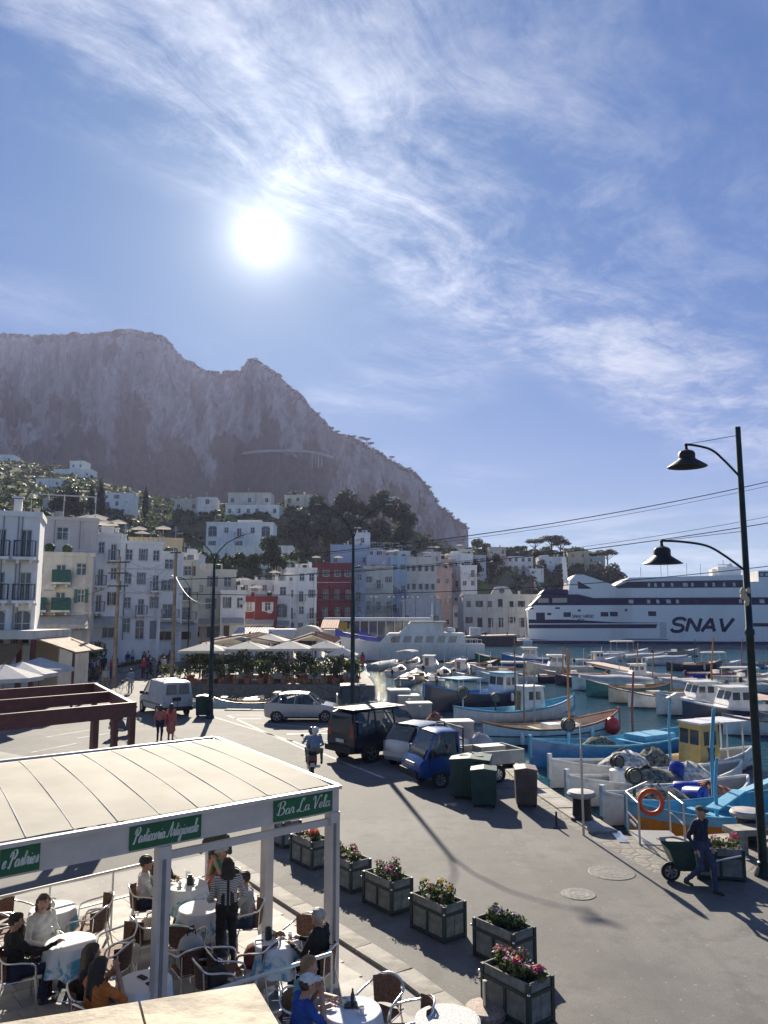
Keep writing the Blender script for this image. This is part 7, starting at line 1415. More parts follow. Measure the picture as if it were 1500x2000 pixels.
# lettering
SCR = {'a': ([[(.38,.40),(.22,.45),(.06,.28),(.08,.06),(.22,.02),(.36,.20),(.40,.44),(.37,.12),(.44,.02),(.56,.10)]], .50), 'r': ([[(.0,.08),(.10,.30),(.12,.52),(.18,.42),(.32,.42),(.28,.15),(.34,.02),(.46,.12)]], .42), 'e': ([[(.0,.12),(.20,.18),(.34,.34),(.26,.46),(.10,.36),(.06,.12),(.20,.01),(.42,.14)]], .40),
       'l': ([[(.0,.10),(.20,.45),(.30,.85),(.22,.98),(.13,.8),(.12,.2),(.20,.02),(.34,.12)]], .30), 's': ([[(.0,.08),(.16,.32),(.20,.50),(.30,.25),(.24,.04),(.08,.04)], [(.24,.05),(.32,.04),(.42,.12)]], .38), 't': ([[(.0,.10),(.14,.45),(.20,.88),(.12,.3),(.16,.03),(.32,.12)], [(.0,.60),(.36,.66)]], .30), 'i': ([[(.0,.10),(.12,.44),(.10,.10),(.18,.02),(.30,.12)], [(.14,.62),(.18,.67)]], .27),
       'c': ([[(.34,.38),(.22,.46),(.07,.28),(.08,.07),(.20,.01),(.40,.13)]], .37), 'n': ([[(.0,.10),(.08,.42),(.08,.04),(.2,.38),(.32,.42),(.32,.10),(.38,.02),(.50,.12)]], .47), 'g': ([[(.38,.40),(.22,.45),(.06,.28),(.08,.06),(.22,.04),(.36,.2),(.40,.44),(.38,-.1),(.26,-.42),(.08,-.34),(.2,-.1),(.54,.10)]], .5),
       'B': ([[(.18,.95),(.15,.5),(.08,.0)], [(-.08,.70),(.05,.95),(.45,1.05),(.62,.85),(.45,.58),(.22,.54)], [(.22,.54),(.55,.48),(.66,.25),(.45,.02),(.10,.02),(-.1,.15)]], .78), 'L': ([[(.5,.82),(.58,1.0),(.42,1.02),(.28,.7),(.20,.25),(.02,.02),(-.08,.12),(.08,.18),(.35,.02),(.6,-.02),(.72,.12)]], .74), 'V': ([[(-.06,.72),(.02,.98),(.16,.95),(.2,.5),(.25,.0),(.42,.5),(.62,.98),(.78,1.0),(.74,.88)]], .66),
       'P': ([[(.22,.92),(.18,.45),(.06,-.02),(-.1,.05)], [(-.08,.62),(.06,.95),(.45,1.05),(.62,.82),(.42,.52),(.2,.5)]], .66), 'A': ([[(-.1,.1),(.06,.02),(.25,.45),(.50,1.02),(.52,.4),(.56,.02),(.70,.12)], [(.12,.38),(.36,.44),(.62,.40)]], .74)}
SGN = mat('sign_green', (.004, .11, .045), .5, var=.08); LET = mat('sign_letter', (.66, .68, .62), .5, var=.05)
def script_len(s): return sum(.34 if ch == ' ' else SCR[ch][1] for ch in s)
def sign(text, u0, u1, z0=2.69, z1=2.99):
    w = MB(); n = -e2*.078; a, b = cp(u0, -.075, 0), cp(u1, -.075, 0); d = (b-a)
    w.bar(V(*(a.lerp(b, 0)).xy, (z0+z1)/2), V(*b.xy, (z0+z1)/2), .02, z1-z0); sg = w.build('sign_board', SGN, can)
    tl = script_len(text); L = abs(u1-u0); h = (z1-z0)*.60; kx = min(1.0, L*.90/(tl*h)); x = (L-tl*h*kx)/2; ex = (a-b).normalized(); o = b; w = MB(); zb = z0+(z1-z0)*.28   # reads left to right = towards -u
    f = lambda X, Y, th: tuple(V(o.x, o.y, 0)+ex*X+V(0, 0, Y)-e2*(.0105+th))
    for ch in text:
        if ch == ' ': x += .34*h*kx; continue
        st_, adv = SCR[ch]
        for s_ in st_:
            pts = crom([(x+(px_*kx+py_*.2)*h, zb+py_*h) for px_, py_ in s_], 6); stroke(w, pts, lambda t, dx_, dy_: h*(.035+.055*max(0, -dy_)+.03*abs(dy_)), f, .003)
        x += adv*h*kx
    w.build('lettering', LET, sg)
sign('Bar La Vela', u_at(644), u_at(531)); sign('Pasticceria Artigianale', u_at(389), u_at(250)); sign('e Pastries', u_at(76), u_at(76)+(u_at(0)-u_at(76))*1.02)
# railings round the terrace
RW = mat('white_rail', (.66, .65, .62), .4, .2, var=.05)
def rail(label, pts, zt=1.0, mid=.5):
    t = thing('terrace_railing', label, 'railing', pts[0]); w = MB(); o = pts[0]; w.tube([p-o+V(0, 0, zt) for p in pts], .025, 7); w.build('top_rail', RW, t, smooth=60); w = MB(); w.tube([p-o+V(0, 0, mid) for p in pts], .014, 6); w.build('mid_rail', RW, t)
    L = sum((b-a).length for a, b in zip(pts, pts[1:])); n = max(2, round(L/1.25))
    for i in range(n+1): p = pts[0].lerp(pts[-1], i/n)-o; w = MB(); w.cyl((p.x, p.y, 0), (p.x, p.y, zt), .018, n=7); w.build('baluster', RW, t)
ra, rb = G(-40, 1762, 1.0+TZ), G(432, 1652, 1.0+TZ); ra.z = rb.z = TZ; rail('white tube railing along the back of the terrace', [ra, rb]); rc, rd = G(330, 1962, 1.0+TZ), G(648, 1862, 1.0+TZ); rc.z = rd.z = TZ; rail('white tube railing across the front of the terrace near the corner post', [rc, rd], 1.0, .5)
# chairs and tables
RAT = mat('rattan_brown', (.16, .075, .05), .7, var=.35, scale=40, bump=.6, bscale=120)
chair0 = thing('cafe_chair', 'x', 'chair', (0, 0, -50)); w = MB()
loop = crom([(-.25, .22, .45), (-.275, .20, .62), (-.27, .05, .68), (-.25, -.18, .72), (-.15, -.27, .80), (0, -.30, .83), (.15, -.27, .80), (.25, -.18, .72), (.27, .05, .68), (.275, .20, .62), (.25, .22, .45)], 4); w.tube(loop, .0155, 7); w.build('arm_loop', ALU, chair0, smooth=60)
for sx in (-1, 1): w = MB(); w.tube([(sx*.25, .22, .46), (sx*.255, .25, 0)], .0135, 7); w.build('leg', ALU, chair0, smooth=60); w = MB(); w.tube([(sx*.19, -.22, .72), (sx*.19, -.20, .44), (sx*.23, -.30, 0)], .0135, 7); w.build('leg', ALU, chair0, smooth=60)
w = MB(); w.tube([(-.23, .21, .43), (.23, .21, .43), (.21, -.2, .43), (-.21, -.2, .43)], .012, 6, True); w.build('seat_frame', ALU, chair0); w = MB(); w.loft([[(x, y, .452+.012*abs(x)*4+(-.006 if abs(y) < .15 else 0)) for x in (-.225, -.12, 0, .12, .225)] for y in (.215, .1, 0, -.1, -.2)], caps=False, ring_closed=False); w.build('seat', RAT, chair0)
w = MB(); w.loft([[(.235*math.sin(a)*k_, -.06-.22*math.cos(a)*k_-.0, z) for a in [R(-62), R(-40), R(-20), 0, R(20), R(40), R(62)]] for z, k_ in ((.47, .9), (.58, .97), (.7, 1.03), (.80, 1.06))], caps=False, ring_closed=False); w.build('backrest', RAT, chair0, smooth=0)
CBY = {chair0.name: [c for c in COL.objects if c.parent == chair0]}; used0 = [False]
def chair(label, p, rz):
    if not used0[0]: used0[0] = True; chair0.location = p; chair0.rotation_euler = (0, 0, rz); chair0['label'] = label; chair0['group'] = 'aluminium and rattan chairs on the bar terrace'; return chair0
    return copy_tree(chair0, p, rz, label, 'aluminium and rattan chairs on the bar terrace', CBY)
def m_cloth():
    m = bpy.data.materials.new('tablecloth_print'); m.use_nodes = True; t = NT(m.node_tree); b = t.n['Principled BSDF']; co = t.new('ShaderNodeTexCoord').outputs['Object']; s = t.new('ShaderNodeSeparateXYZ'); t.l.new(co, s.inputs[0])
    n = t.noise(co, 5, 4, .6, .8); f = t.math('MULTIPLY', t.mapr(s.outputs[2], .70, .58), t.mapr(n, .42, .58))
    t.l.new(t.mix(f, (.68, .70, .72, 1), (.10, .36, .50, 1)), b.inputs['Base Color']); b.inputs['Roughness'].default_value = .75; return m
CLM = m_cloth(); tb0 = None; TBY = None
def table(label, p):
    global tb0, TBY
    if tb0 is not None: return copy_tree(tb0, p, rnd.uniform(0, 6), label, 'round tables with printed cloths', TBY)
    t = thing('cafe_table', label, 'table', p, 0, 'round tables with printed cloths'); n = 48; w = MB(); rings = []
    for z, r, a in ((.752, .02, 0), (.752, .33, 0), (.748, .352, 0), (.735, .36, .004), (.6, .375, .018), (.42, .40, .035), (.36, .41, .042)): rings.append([((r+a*math.sin(9*th)+a*.5*math.sin(4*th+1))*math.cos(th), (r+a*math.sin(9*th)+a*.5*math.sin(4*th+1))*math.sin(th), z+(.03*math.sin(4*th) if z < .4 else 0)) for th in [k*2*math.pi/n for k in range(n)]])
    w.loft(rings[::-1], caps=False); w.add(rings[0], [tuple(range(n))]); w.build('tablecloth', CLM, t, smooth=0); w = MB(); w.lathe([(.34, .715), (.34, .738)], 24); w.build('table_top', ALU, t); w = MB(); w.cyl((0, 0, .03), (0, 0, .72), .03, n=8); w.build('pedestal', ALU, t); w = MB(); w.lathe([(.24, 0), (.23, .02), (.05, .05), (.03, .06)], 14); w.build('foot', ALU, t)
    tb0 = t; TBY = {t.name: [c for c in COL.objects if c.parent == t]}; return t
TP = {k: G(x, y, .75+TZ) for k, (x, y) in dict(t1=(103, 1773), t2=(138, 1838), t3=(365, 1728), t4=(392, 1772), t5=(542, 1836), t6=(688, 1972), t7=(282, 1916)).items()}
for k in TP: TP[k].z = TZ
for k, lb in dict(t1='empty round table with small flower vase at the left railing', t2='round table between the bearded man and two empty chairs', t3='cluttered round table behind the left canopy post', t4='round table beside the woman in black trousers', t5='round table with breakfast in front of the old man', t6='sunlit round table of the couple in the foreground', t7='round table with two phones beside the left canopy post').items(): table(lb, TP[k])
def at_t(k, ang, d=.62): a = R(ang); return TP[k]+V(math.cos(a)*d, math.sin(a)*d, 0), a+math.pi/2
for lb, k, ang, d in [('empty chair right of the vase table, nearer the railing', 't1', 28, .66), ('empty chair right of the vase table, nearer the bearded man', 't1', -12, .66), ('empty chair at far left of the vase table', 't1', 168, .72), ('empty chair left behind the woman in white', 't1', 205, .72), ('empty chair facing the bearded man, rear one', 't2', 32, .66), ('empty chair facing the bearded man, front one', 't2', -14, .70), ('chair of the bearded man in dark clothes', 't2', 212, .72), ('chair of the woman in white top', 't2', 150, .66), ('chair of the woman with red scarf', 't3', 196, .70), ('chair of the dark man behind the post', 't3', 150, .7), ('chair of the man with pale cap', 't3', 40, .75), ('empty chair back to camera at the cluttered tables', 't4', 262, .66), ('chair with pale bag left of woman in black', 't4', 215, .85), ('chair of the man in grey shirt', 't4', 8, .75), ('empty chair behind the breakfast table near the kerb', 't5', 62, .64), ('chair of the old man in black', 't5', -22, .66), ('empty chair left of the breakfast table', 't5', 205, .78), ('empty chair behind the sunlit table', 't6', 58, .64), ('empty chair right of the sunlit table at the kerb', 't6', 6, .72), ('chair of the blond woman', 't6', 158, .66), ('chair of the man in blue', 't6', 208, .66), ('chair of the dark haired woman at the phone table', 't7', 196, .66), ('chair of the woman in orange', 't7', 236, .70)]:
    p, rz = at_t(k, ang, d); chair(lb, p, rz)
pb = G(372, 1898, .5); pb.z = TZ; chair('chair loaded with bags in front of woman in black', pb, R(30)); pb2 = G(418, 1930, .5); pb2.z = TZ; chair('empty dark chair behind the front railing', pb2, R(-60)); pb3 = G(505, 1890, .5); pb3.z = TZ; chair('chair draped with jackets near the front railing', pb3, R(70))
# things on the tables and chairs
def cup(label, p, m=FRAME, s=1.0): w = MB(); w.lathe([(.06, 0), (.062, .008), (.03, .012), (.028, .02), (.04, .075), (.036, .075), (.022, .025)], 12); o = w.build('cup', m, None, smooth=40, loc=p); o.scale = (s,)*3; tag(o, label, 'cup')
T_ = V(0, 0, .757)
for lb, k, x, y in [('white cup on the sunlit foreground table', 't6', -.1, .12), ('white cup beside the napkin on the foreground table', 't6', .12, -.1), ('white cup on the breakfast table', 't5', .18, .05), ('white cup on the cluttered table nearest the post', 't3', -.1, -.1), ('second cup on the cluttered table', 't3', .1, .05)]: cup(lb, TP[k]+T_+V(x, y, 0))
def small(name, label, cat, p, build_, m, rz=0): w = MB(); build_(w); o = w.build(name, m, None, smooth=40, loc=p, rz=rz); tag(o, label, cat); return o
small('phone', 'dark phone lying on the printed cloth beside the post', 'phone', TP['t7']+T_+V(-.05, .08, 0), lambda w: w.box((0, 0, .006), (.075, .155, .01)), BLACK, .9); small('phone', 'second dark phone nearer the table rim', 'phone', TP['t7']+T_+V(.12, -.06, 0), lambda w: w.box((0, 0, .006), (.075, .155, .01)), BLACK, -.8)
small('croissant', 'golden pastry on the breakfast table', 'pastry', TP['t5']+T_+V(.02, .1, .02), lambda w: w.tube([(-.09, -.03, 0), (-.05, .02, .01), (0, .035, .015), (.05, .02, .01), (.09, -.03, 0)], [.012, .03, .04, .03, .012], 8), mat('pastry', (.45, .2, .05), .6, var=.3)); small('coffee_pot', 'dark coffee pot on the breakfast table', 'pot', TP['t5']+T_+V(-.14, .02, 0), lambda w: (w.lathe([(.05, 0), (.06, .04), (.045, .12), (.05, .16), (.01, .18)], 12), w.tube([(.05, 0, .13), (.09, 0, .1), (.06, 0, .04)], .008, 5)), DARK)
small('menu_holder', 'dark napkin box on the cluttered table', 'box', TP['t3']+T_+V(.06, -.02, 0), lambda w: (w.box((0, 0, .07), (.1, .08, .14)), w.box((0, 0, .15), (.08, .02, .05))), DARK); small('glass_jug', 'clear glass jug on the cluttered table', 'jug', TP['t3']+T_+V(-.02, .14, 0), lambda w: w.lathe([(.04, 0), (.05, .05), (.04, .15), (.045, .18), (.04, .18), (.035, .05)], 12), mat('clear_glass', (.7, .75, .75), .05, alpha=.4, var=0)); small('vase', 'small white vase with flowers on the empty left table', 'vase', TP['t1']+T_, lambda w: (w.lathe([(.03, 0), (.04, .04), (.02, .09), (.026, .11)], 10), [w.ell((.03*math.cos(a), .03*math.sin(a), .14), (.02, .02, .02), 6, 5) for a in (0, 2, 4)]), FRAME); small('napkin_holder', 'dark tray with bottle on the foreground table', 'tray', TP['t6']+T_+V(.0, .08, 0), lambda w: (w.box((0, 0, .01), (.2, .14, .02)), w.lathe([(.025, .02), (.028, .12), (.012, .17), (.012, .2)], 9)), DARK)
def bag(label, p, m, s=(.18, .13, .24), rz=0):
    t = thing('bag', label, 'bag', p, rz); w = MB(); w.loft([[(s[0]*k*math.copysign(abs(math.cos(a))**.6, math.cos(a)), s[1]*k*math.copysign(abs(math.sin(a))**.6, math.sin(a)), z*s[2]*2) for a in [i*math.pi/8 for i in range(16)]] for z, k in ((0, .85), (.1, 1), (.5, 1.02), (.85, .8), (1, .45))]); w.build('body', m, t, smooth=40); w = MB(); w.tube([(-.06, 0, s[2]*1.95), (-.05, 0, s[2]*2.3), (.05, 0, s[2]*2.3), (.06, 0, s[2]*1.95)], .012, 6); w.build('strap', BLACK, t)
bag('grey backpack on the chair in front of woman in black', pb+V(0, 0, .47), TARP, (.2, .15, .22), .4); bag('pale shoulder bag on the chair by the cluttered tables', at_t('t4', 215, .85)[0]+V(0, 0, .47), CANVAS, (.16, .1, .16), .8); bag('dark jacket and bag on the chair near the front railing', pb3+V(0, 0, .46), MAR, (.22, .16, .14), .2); bag('small black bag on the dark chair behind the railing', pb2+V(0, 0, .46), BLACK, (.18, .14, .12), 1.0)
# seated and standing guests
def guest(label, k, ang, d, shirt, pants, **kw): p, rz = at_t(k, ang, d); return person(label, p+V(math.cos(R(ang))*.04, math.sin(R(ang))*.04, -.02), rz, shirt, pants, sit=True, **kw)
TA = {-1: ((-.25, .14, .74), (-.13, .38, .80)), 1: ((.25, .14, .74), (.13, .38, .80))}; UP = {-1: ((-.24, .22, .80), (-.05, .26, 1.06)), 1: ((.24, .22, .80), (.06, .26, 1.08))}; LAP = {-1: ((-.25, .05, .72), (-.1, .28, .66)), 1: ((.25, .05, .72), (.1, .28, .66))}
guest('bearded man in black seated in the lower left corner reaching to the table', 't2', 212, .72, BLKC, DKB, hairm=HB, skin=SKIN, beard=True, lean=-.05, build=1.18, turn=-.2, arms={-1: ((-.28, .05, .72), (-.2, .25, .64)), 1: ((.26, .25, .80), (.14, .52, .84))})
guest('woman with brown hair and white top left of the bearded man', 't2', 150, .66, WHT, BLKC, hairm=HBR, skin=SKIN_L, hair='bob', arms=LAP, turn=-.6); guest('woman with dark hair in dark dress seated by the left post', 't7', 196, .66, BLKC, GRYC, hairm=HBR, hair='long', arms=LAP, turn=.5); guest('woman in orange top seated in front of the left post', 't7', 236, .70, ORC, ORC, hairm=HB, hair='long', sleeves='none', arms=UP, turn=.3)
guest('woman with curly hair, white top and red scarf left of the post', 't3', 196, .70, WHT, DKB, hairm=HB, hair='curly', skin=SKIN, arms={-1: ((-.24, .18, .78), (.0, .22, .98)), 1: ((.24, .16, .75), (.1, .34, .78))}); guest('man in dark clothes half hidden behind the left post', 't3', 150, .7, OLV, KHK, hairm=HB, arms=TA, turn=-.4); guest('man in green shirt and pale cap behind the tables', 't3', 40, .75, GRNC, KHK, hairm=HBR, hat=True, hatm=GRYC, sleeves='short', arms=UP, lean=.1); guest('man in pale grey shirt drinking beside the right inner post', 't4', 8, .75, GRYC, DEN, hairm=HB, sleeves='short', arms=UP, lean=.12, build=1.1)
guest('old man with grey cropped hair in black sweater seen from behind', 't5', -22, .66, BLKC, BLKC, hairm=HG, skin=SKIN, arms=TA, build=1.1); guest('blond woman in aqua top at the sunlit table', 't6', 158, .66, AQUA, WHT, hairm=HBL, skin=SKIN_L, hair='bob', sleeves='short', arms=TA, lean=.1, nod=.4); guest('man in blue shirt and white cap in the bottom foreground', 't6', 208, .66, BLUC, DEN, hairm=HBR, hat=True, hatm=WHT, sleeves='short', arms=UP, lean=.12, nod=.3)
sp = G(440, 1892, TZ); person('standing woman with very long black hair, striped shirt and black trousers', sp, R(18), stripes(), BLKC, hairm=HB, skin=SKIN, hair='verylong', arms={1: ((.28, .08, 1.10), (.20, .30, 1.20)), -1: ((-.27, .02, 1.08), (-.22, .22, 1.0))}, legs={-1: ((-.10, .04, .5), (-.12, -.04, .085)), 1: ((.10, .0, .5), (.13, .03, .085))}, scale=.98)
sp = TP['t3']+V(.38, .75, 0); person('standing woman in dark green jacket with long dark hair facing camera', sp, R(176), OLV, CORAL, hairm=HBR, hair='long', arms={-1: ((-.28, .14, 1.14), (-.06, .28, 1.26)), 1: ((.28, .14, 1.14), (.06, .28, 1.28))}, lean=.12, skirt=True, bare_legs=True)
# concrete bollard base, white mosaic table in the corner
c = G(948, 1985); t = thing('granite_stand', 'round granite parasol stand with steel tube in the lower corner', 'stand', c); w = MB(); w.lathe([(.28, 0), (.30, .03), (.30, .09), (.27, .13), (.02, .14)], 24); w.build('slab', mat('granite', (.33, .25, .21), .7, var=.35, scale=40), t, smooth=35); w = MB(); w.cyl((0, 0, .13), (0, 0, .48), .035, n=10); w.build('tube', STEEL, t)
c = G(874, 1992, .72+TZ); c.z = TZ; t = thing('rattan_table', 'round white woven table cut by the bottom frame edge', 'table', c); w = MB(); w.lathe([(.38, .68), (.40, .70), (.40, .72), (.37, .735), (.01, .736)], 28); w.build('table_top', mat('white_weave', (.62, .62, .60), .6, var=.25, scale=45, bump=1.0, bscale=60), t); w = MB(); w.lathe([(.22, 0), (.12, .3), (.10, .5), (.2, .68)], 16); w.build('pedestal', RAT, t)
# stone parapet where the photographer stands
SP = mat('travertine', (.46, .38, .27), .75, var=.3, scale=5, bump=.35, bscale=18, dirt=(.60, .46, .28), dscale=3); PZ = 4.4
A, B, C_ = G(-260, 2039, PZ), G(500, 1920, PZ), G(560, 2022, PZ); d = (B-A).normalized(); n = (C_-B).normalized(); L = (B-A).length; t = thing('stone_parapet', 'beige stone parapet coping in the bottom left foreground', 'parapet', (B.x, B.y, 0))
cuts = [0, .30, 1-.505*.66, 1.0]
for s0, s1 in zip(cuts, cuts[1:]):
    p0, p1 = A.lerp(B, s0)+d*.004, A.lerp(B, s1)-d*.004; poly = [p0, p1, p1+n*.62, p0+n*.62]; w = MB(); w.prism([(p.x-B.x, p.y-B.y) for p in poly][::-1], PZ-.07, PZ); w.build('coping_stone', SP, t, .012)
w = MB(); w.prism([(p.x-B.x, p.y-B.y) for p in (A-d*0+n*.05+d*.05, B-d*.06+n*.05, B-d*.06+n*.56, A+n*.56)][::-1], 0.1, PZ-.07); w.build('wall', W_BEIGE, t)
# brown pergola at left
BRN = mat('pergola_brown', (.12, .040, .036), .55, var=.15, dirt=(.12, .05, .045), dscale=2); pg = thing('brown_pergola', 'dark red brown steel pergola frame at the left edge', 'pergola', (-7.5, 23.5, 0)); f1_ = V(-2.6, -2.8, 0).normalized(); f2_ = V(-3.5, 6.4, 0).normalized(); LD = 7.3; LF = 11.0
def pgb(name, a, b, wd, h, z): w = MB(); w.bar(f1_*a[0]+f2_*a[1]+V(0, 0, z), f1_*b[0]+f2_*b[1]+V(0, 0, z), wd, h); w.build(name, BRN, pg, .01)
pgb('front_beam', (-.1, 0), (LF, 0), .12, .42, 2.86); pgb('back_beam', (-.1, LD), (LF, LD), .12, .42, 2.86); pgb('side_beam', (0, .08), (0, LD-.08), .12, .36, 2.88); pgb('cross_beam', (.1, LD*.52), (LF, LD*.52), .12, .36, 2.88); pgb('side_beam', (LF, .08), (LF, LD-.08), .12, .36, 2.88)
for a, b in ((0, 0), (1.15, .0), (.55, .0), (0, LD), (6, 0), (6, LD)): w = MB(); p = f1_*a+f2_*b; w.box((p.x, p.y, 1.32), (.16, .16, 2.66), rz=math.atan2(f1_.y, f1_.x)); w.build('post', BRN, pg, .01)
w = MB(); w.tube([(-6.2-(-7.5), 22.2-23.5, 0)]*1+[(1.3, -1.3, 1.0), (.2, -.2, 1.0)], .02, 6); w.build('rail', STEEL, pg)
# passers-by
WK = {-1: ((-.10, .20, .53), (-.11, .22, .085)), 1: ((.10, .04, .50), (.11, -.32, .16))}
bm = G(1374, 1742); person('man in dark sweater, jeans and cap pushing a wheelbarrow along the quay', bm, R(212), DKB, DEN, hairm=HG, hat=True, hatm=OLV, legs=WK, arms={-1: ((-.27, -.10, 1.12), (-.24, .06, .88)), 1: ((.27, -.10, 1.12), (.24, .06, .88))}, turn=.2, shoe=SHOE)
t = thing('wheelbarrow', 'dark green wheelbarrow cart beside the man on the quay', 'cart', bm+V(.02, .62, 0), R(176)); w = MB(); w.loft([[(-.5*k+o, -.34*k, z), (.5*k+o, -.34*k, z), (.5*k+o, .34*k, z), (-.5*k+o, .34*k, z)] for z, k, o in ((.28, .72, 0), (.45, .85, .02), (.72, 1.0, .05))], caps=False); w.add([(-.36, -.245, .28), (.36, -.245, .28), (.36, .245, .28), (-.36, .245, .28)], [(0, 3, 2, 1)]); w.build('tray', mat('barrow_green', (.02, .06, .05), .5, var=.2), t)
w = MB(); w.tube([(-.95, -.28, .62), (-.4, -.27, .5), (.4, -.12, .25)], .022, 6); w.tube([(-.95, .28, .62), (-.4, .27, .5), (.4, .12, .25)], .022, 6); w.tube([(-.3, -.26, .45), (-.35, -.26, 0)], .02, 6); w.tube([(-.3, .26, .45), (-.35, .26, 0)], .02, 6); w.build('frame', STEEL, t); wheel(t, .45, 0, .2, .09, 1, 6)
wo_ = G(311, 1449); person('woman in pink red top walking by the white van, left of the pair', wo_, R(10), CORAL, DKB, hairm=HBR, hair='bob', legs=WK, scale=.94); person('woman in long coral dress with red bag, right of the pair', G(333, 1447), R(-8), CORAL, CORAL, hairm=HBR, hair='long', skirt=True, scale=.96); bag('bright red shoulder bag between the two walking women', G(322, 1447)+V(0, -.1, .75), REDC, (.16, .08, .2), .1)
bk = G(243, 1353); person('man in light shirt and grey trousers standing with a bicycle', G(254, 1354), R(30), LB, GRYC, hairm=HB, arms={-1: ((-.28, .1, 1.1), (-.3, .34, 1.0))}); person('man in pale shirt walking past the utility pole', G(205, 1350), R(200), GRYC, KHK, hairm=HG, legs=WK); person('red dressed woman on the pale path beside the boats', G(708, 1306), R(30), REDC, REDC, hairm=HB, hair='long', skirt=True, vx=.025)
t = thing('bicycle', 'dark bicycle held by the man near the utility pole', 'bicycle', bk, R(60))
for x in (-.5, .5): w = MB(); w.tube([(x+.33*math.cos(a), 0, .34+.33*math.sin(a)) for a in [k*math.pi/10 for k in range(20)]], .016, 5, True); wl = w.build('wheel', BLACK, t); w = MB(); [w.bar((x, 0, .34), (x+.32*math.cos(k*math.pi/5), 0, .34+.32*math.sin(k*math.pi/5)), .006) for k in range(10)]; w.build('spokes', STEEL, wl)
w = MB(); [w.tube(p, .016, 6) for p in ([(-.5, 0, .34), (-.05, 0, .32), (-.18, 0, .82), (-.5, 0, .34)], [(-.05, 0, .32), (.38, 0, .78), (-.16, 0, .74)], [(.5, 0, .34), (.38, 0, .78), (.35, 0, .98)])]; w.build('frame', DARK, t); w = MB(); w.tube([(.3, -.25, 1.0), (.36, 0, .98), (.3, .25, 1.0)], .014, 6); w.build('handlebar', STEEL, t); w = MB(); w.box((-.2, 0, .87), (.24, .13, .06)); w.build('saddle', BLACK, t, .02)
# ---------------------------------------------------------------- waterfront restaurant on the far dock
RB = mat('rafter_red_brown', (.20, .06, .04), .6, var=.2); CVS = mat('parasol_canvas', (.74, .70, .62), .85, var=.1, subs=.3); CVW = mat('parasol_white', (.70, .69, .66), .85, var=.06, subs=.3)
def parasol(label, c, r=1.5, h=2.5, m=CVS, n=4, rz=.4, group=None):
    t = thing('parasol', label, 'parasol', c, rz, group); w = MB(); ring = [(r*math.cos(2*math.pi*k/n+.785), r*math.sin(2*math.pi*k/n+.785), h-.5) for k in range(n)]
    top = (0, 0, h+.12); w.add(ring+[top], [(k, (k+1) % n, n) for k in range(n)]); low = [(x, y, z-.2) for x, y, z in ring]; w.add(ring+low, [(k, n+k, n+(k+1) % n, (k+1) % n) for k in range(n)]); w.build('canopy', m, t)
    w = MB(); w.cyl((0, 0, 0), (0, 0, h+.2), .035, n=6); w.build('pole', WOOD, t); w = MB(); w.box((0, 0, .05), (.6, .6, .1)); w.build('base', KERB, t)
    for k in range(n): w = MB(); w.bar((0, 0, h+.06), V(*ring[k])-V(0, 0, .03), .03); w.build('rib', WOOD, t)
    return t
GP = 'pale parasols over the restaurant tables'
for i, (px, Y, h, r) in enumerate(((402, 66.8, 3.1, 2.7), (484, 67.5, 3.2, 2.6), (566, 67, 3.25, 2.6), (636, 69, 3.2, 2.3), (668, 66.5, 2.7, 1.9), (432, 73, 3.5, 2.4), (525, 72, 3.7, 2.5), (610, 76, 3.8, 2.4))):
    c = P(px, 1300, Y); c.z = 0; parasol('pale square parasol over the dock restaurant, %s' % ('leftmost in the front', 'second in the front', 'third in the front', 'fourth in the front', 'rightmost and lowest', 'left in the rear', 'middle in the rear', 'right in the rear')[i], c, r, h, CVS, 4, rnd.uniform(-.1, .1), GP)
def striped_roof(label, px0, px1, Y0, Y1, z0, z1, n):
    a, b = P(px0, 1290, Y0), P(px1, 1290, Y0); t = thing('restaurant_awning', label, 'awning', ((a.x+b.x)/2, Y0, 0)); W = b.x-a.x; D = Y1-Y0
    for sx in (-1, 1):
        for y in (0, D): w = MB(); w.box((sx*W*.48, y, z0/2), (.14, .14, z0)); w.build('post', RB, t)
    w = MB(); w.box((0, D*.5, z1/2+.1), (.18, .18, z1+.2)); w.build('ridge_post', RB, t)
    for k in range(n):
        y = D*k/(n-1)
        for sx in (-1, 1): w = MB(); w.bar((sx*W*.5, y, z0), (0, y, z1), .09, .12); w.build('rafter', RB, t)
    for k in range(n-1):
        for sx in (-1, 1):
            y0, y1 = D*k/(n-1)+.1, D*(k+1)/(n-1)-.1; g_ = [[(sx*W*.5*(1-s/6), y0+(y1-y0)*j/4, z0+(z1-z0)*s/6-.06-.12*math.sin(math.pi*j/4)) for j in range(5)] for s in range(7)]
            w = MB(); w.loft(g_, caps=False, ring_closed=False); w.build('canvas_strip', CVS, t, smooth=0)
striped_roof('red brown raftered awning with cream canvas strips at left of the restaurant', 388, 548, 70, 80, 3.1, 3.75, 5); striped_roof('red brown raftered awning with cream canvas strips at right of the restaurant', 560, 655, 71, 80, 3.1, 3.8, 5)
PT = MB(); PT.lathe([(.20, 0), (.27, .35), (.31, .42), (.31, .5), (.26, .5), (.24, .4)], 14); PTM = PT.mesh('pot', TERRA, 40)
SHR = [leaf_mesh('foliage', rand_lobes(6, .8, 1.3, .3, 50+k, .5), 420, .09, [LEAF, LEAF_L, LEAF_L], 40+k) for k in range(3)]; ST = MB(); ST.cyl((0, 0, .3), (0, 0, 1.3), .035, n=6); STM = ST.mesh('stem', BARK)
def pot(label, c, s, k, group): t = thing('potted_shrub', label, 'potted plant', c, rnd.uniform(0, 6), group); t.scale = (s*1.05, s*1.05, s); link('pot', PTM, t); link('foliage', SHR[k % 3], t, loc=(0, 0, .35)); link('stem', STM, t)
rc0 = random.Random(4)
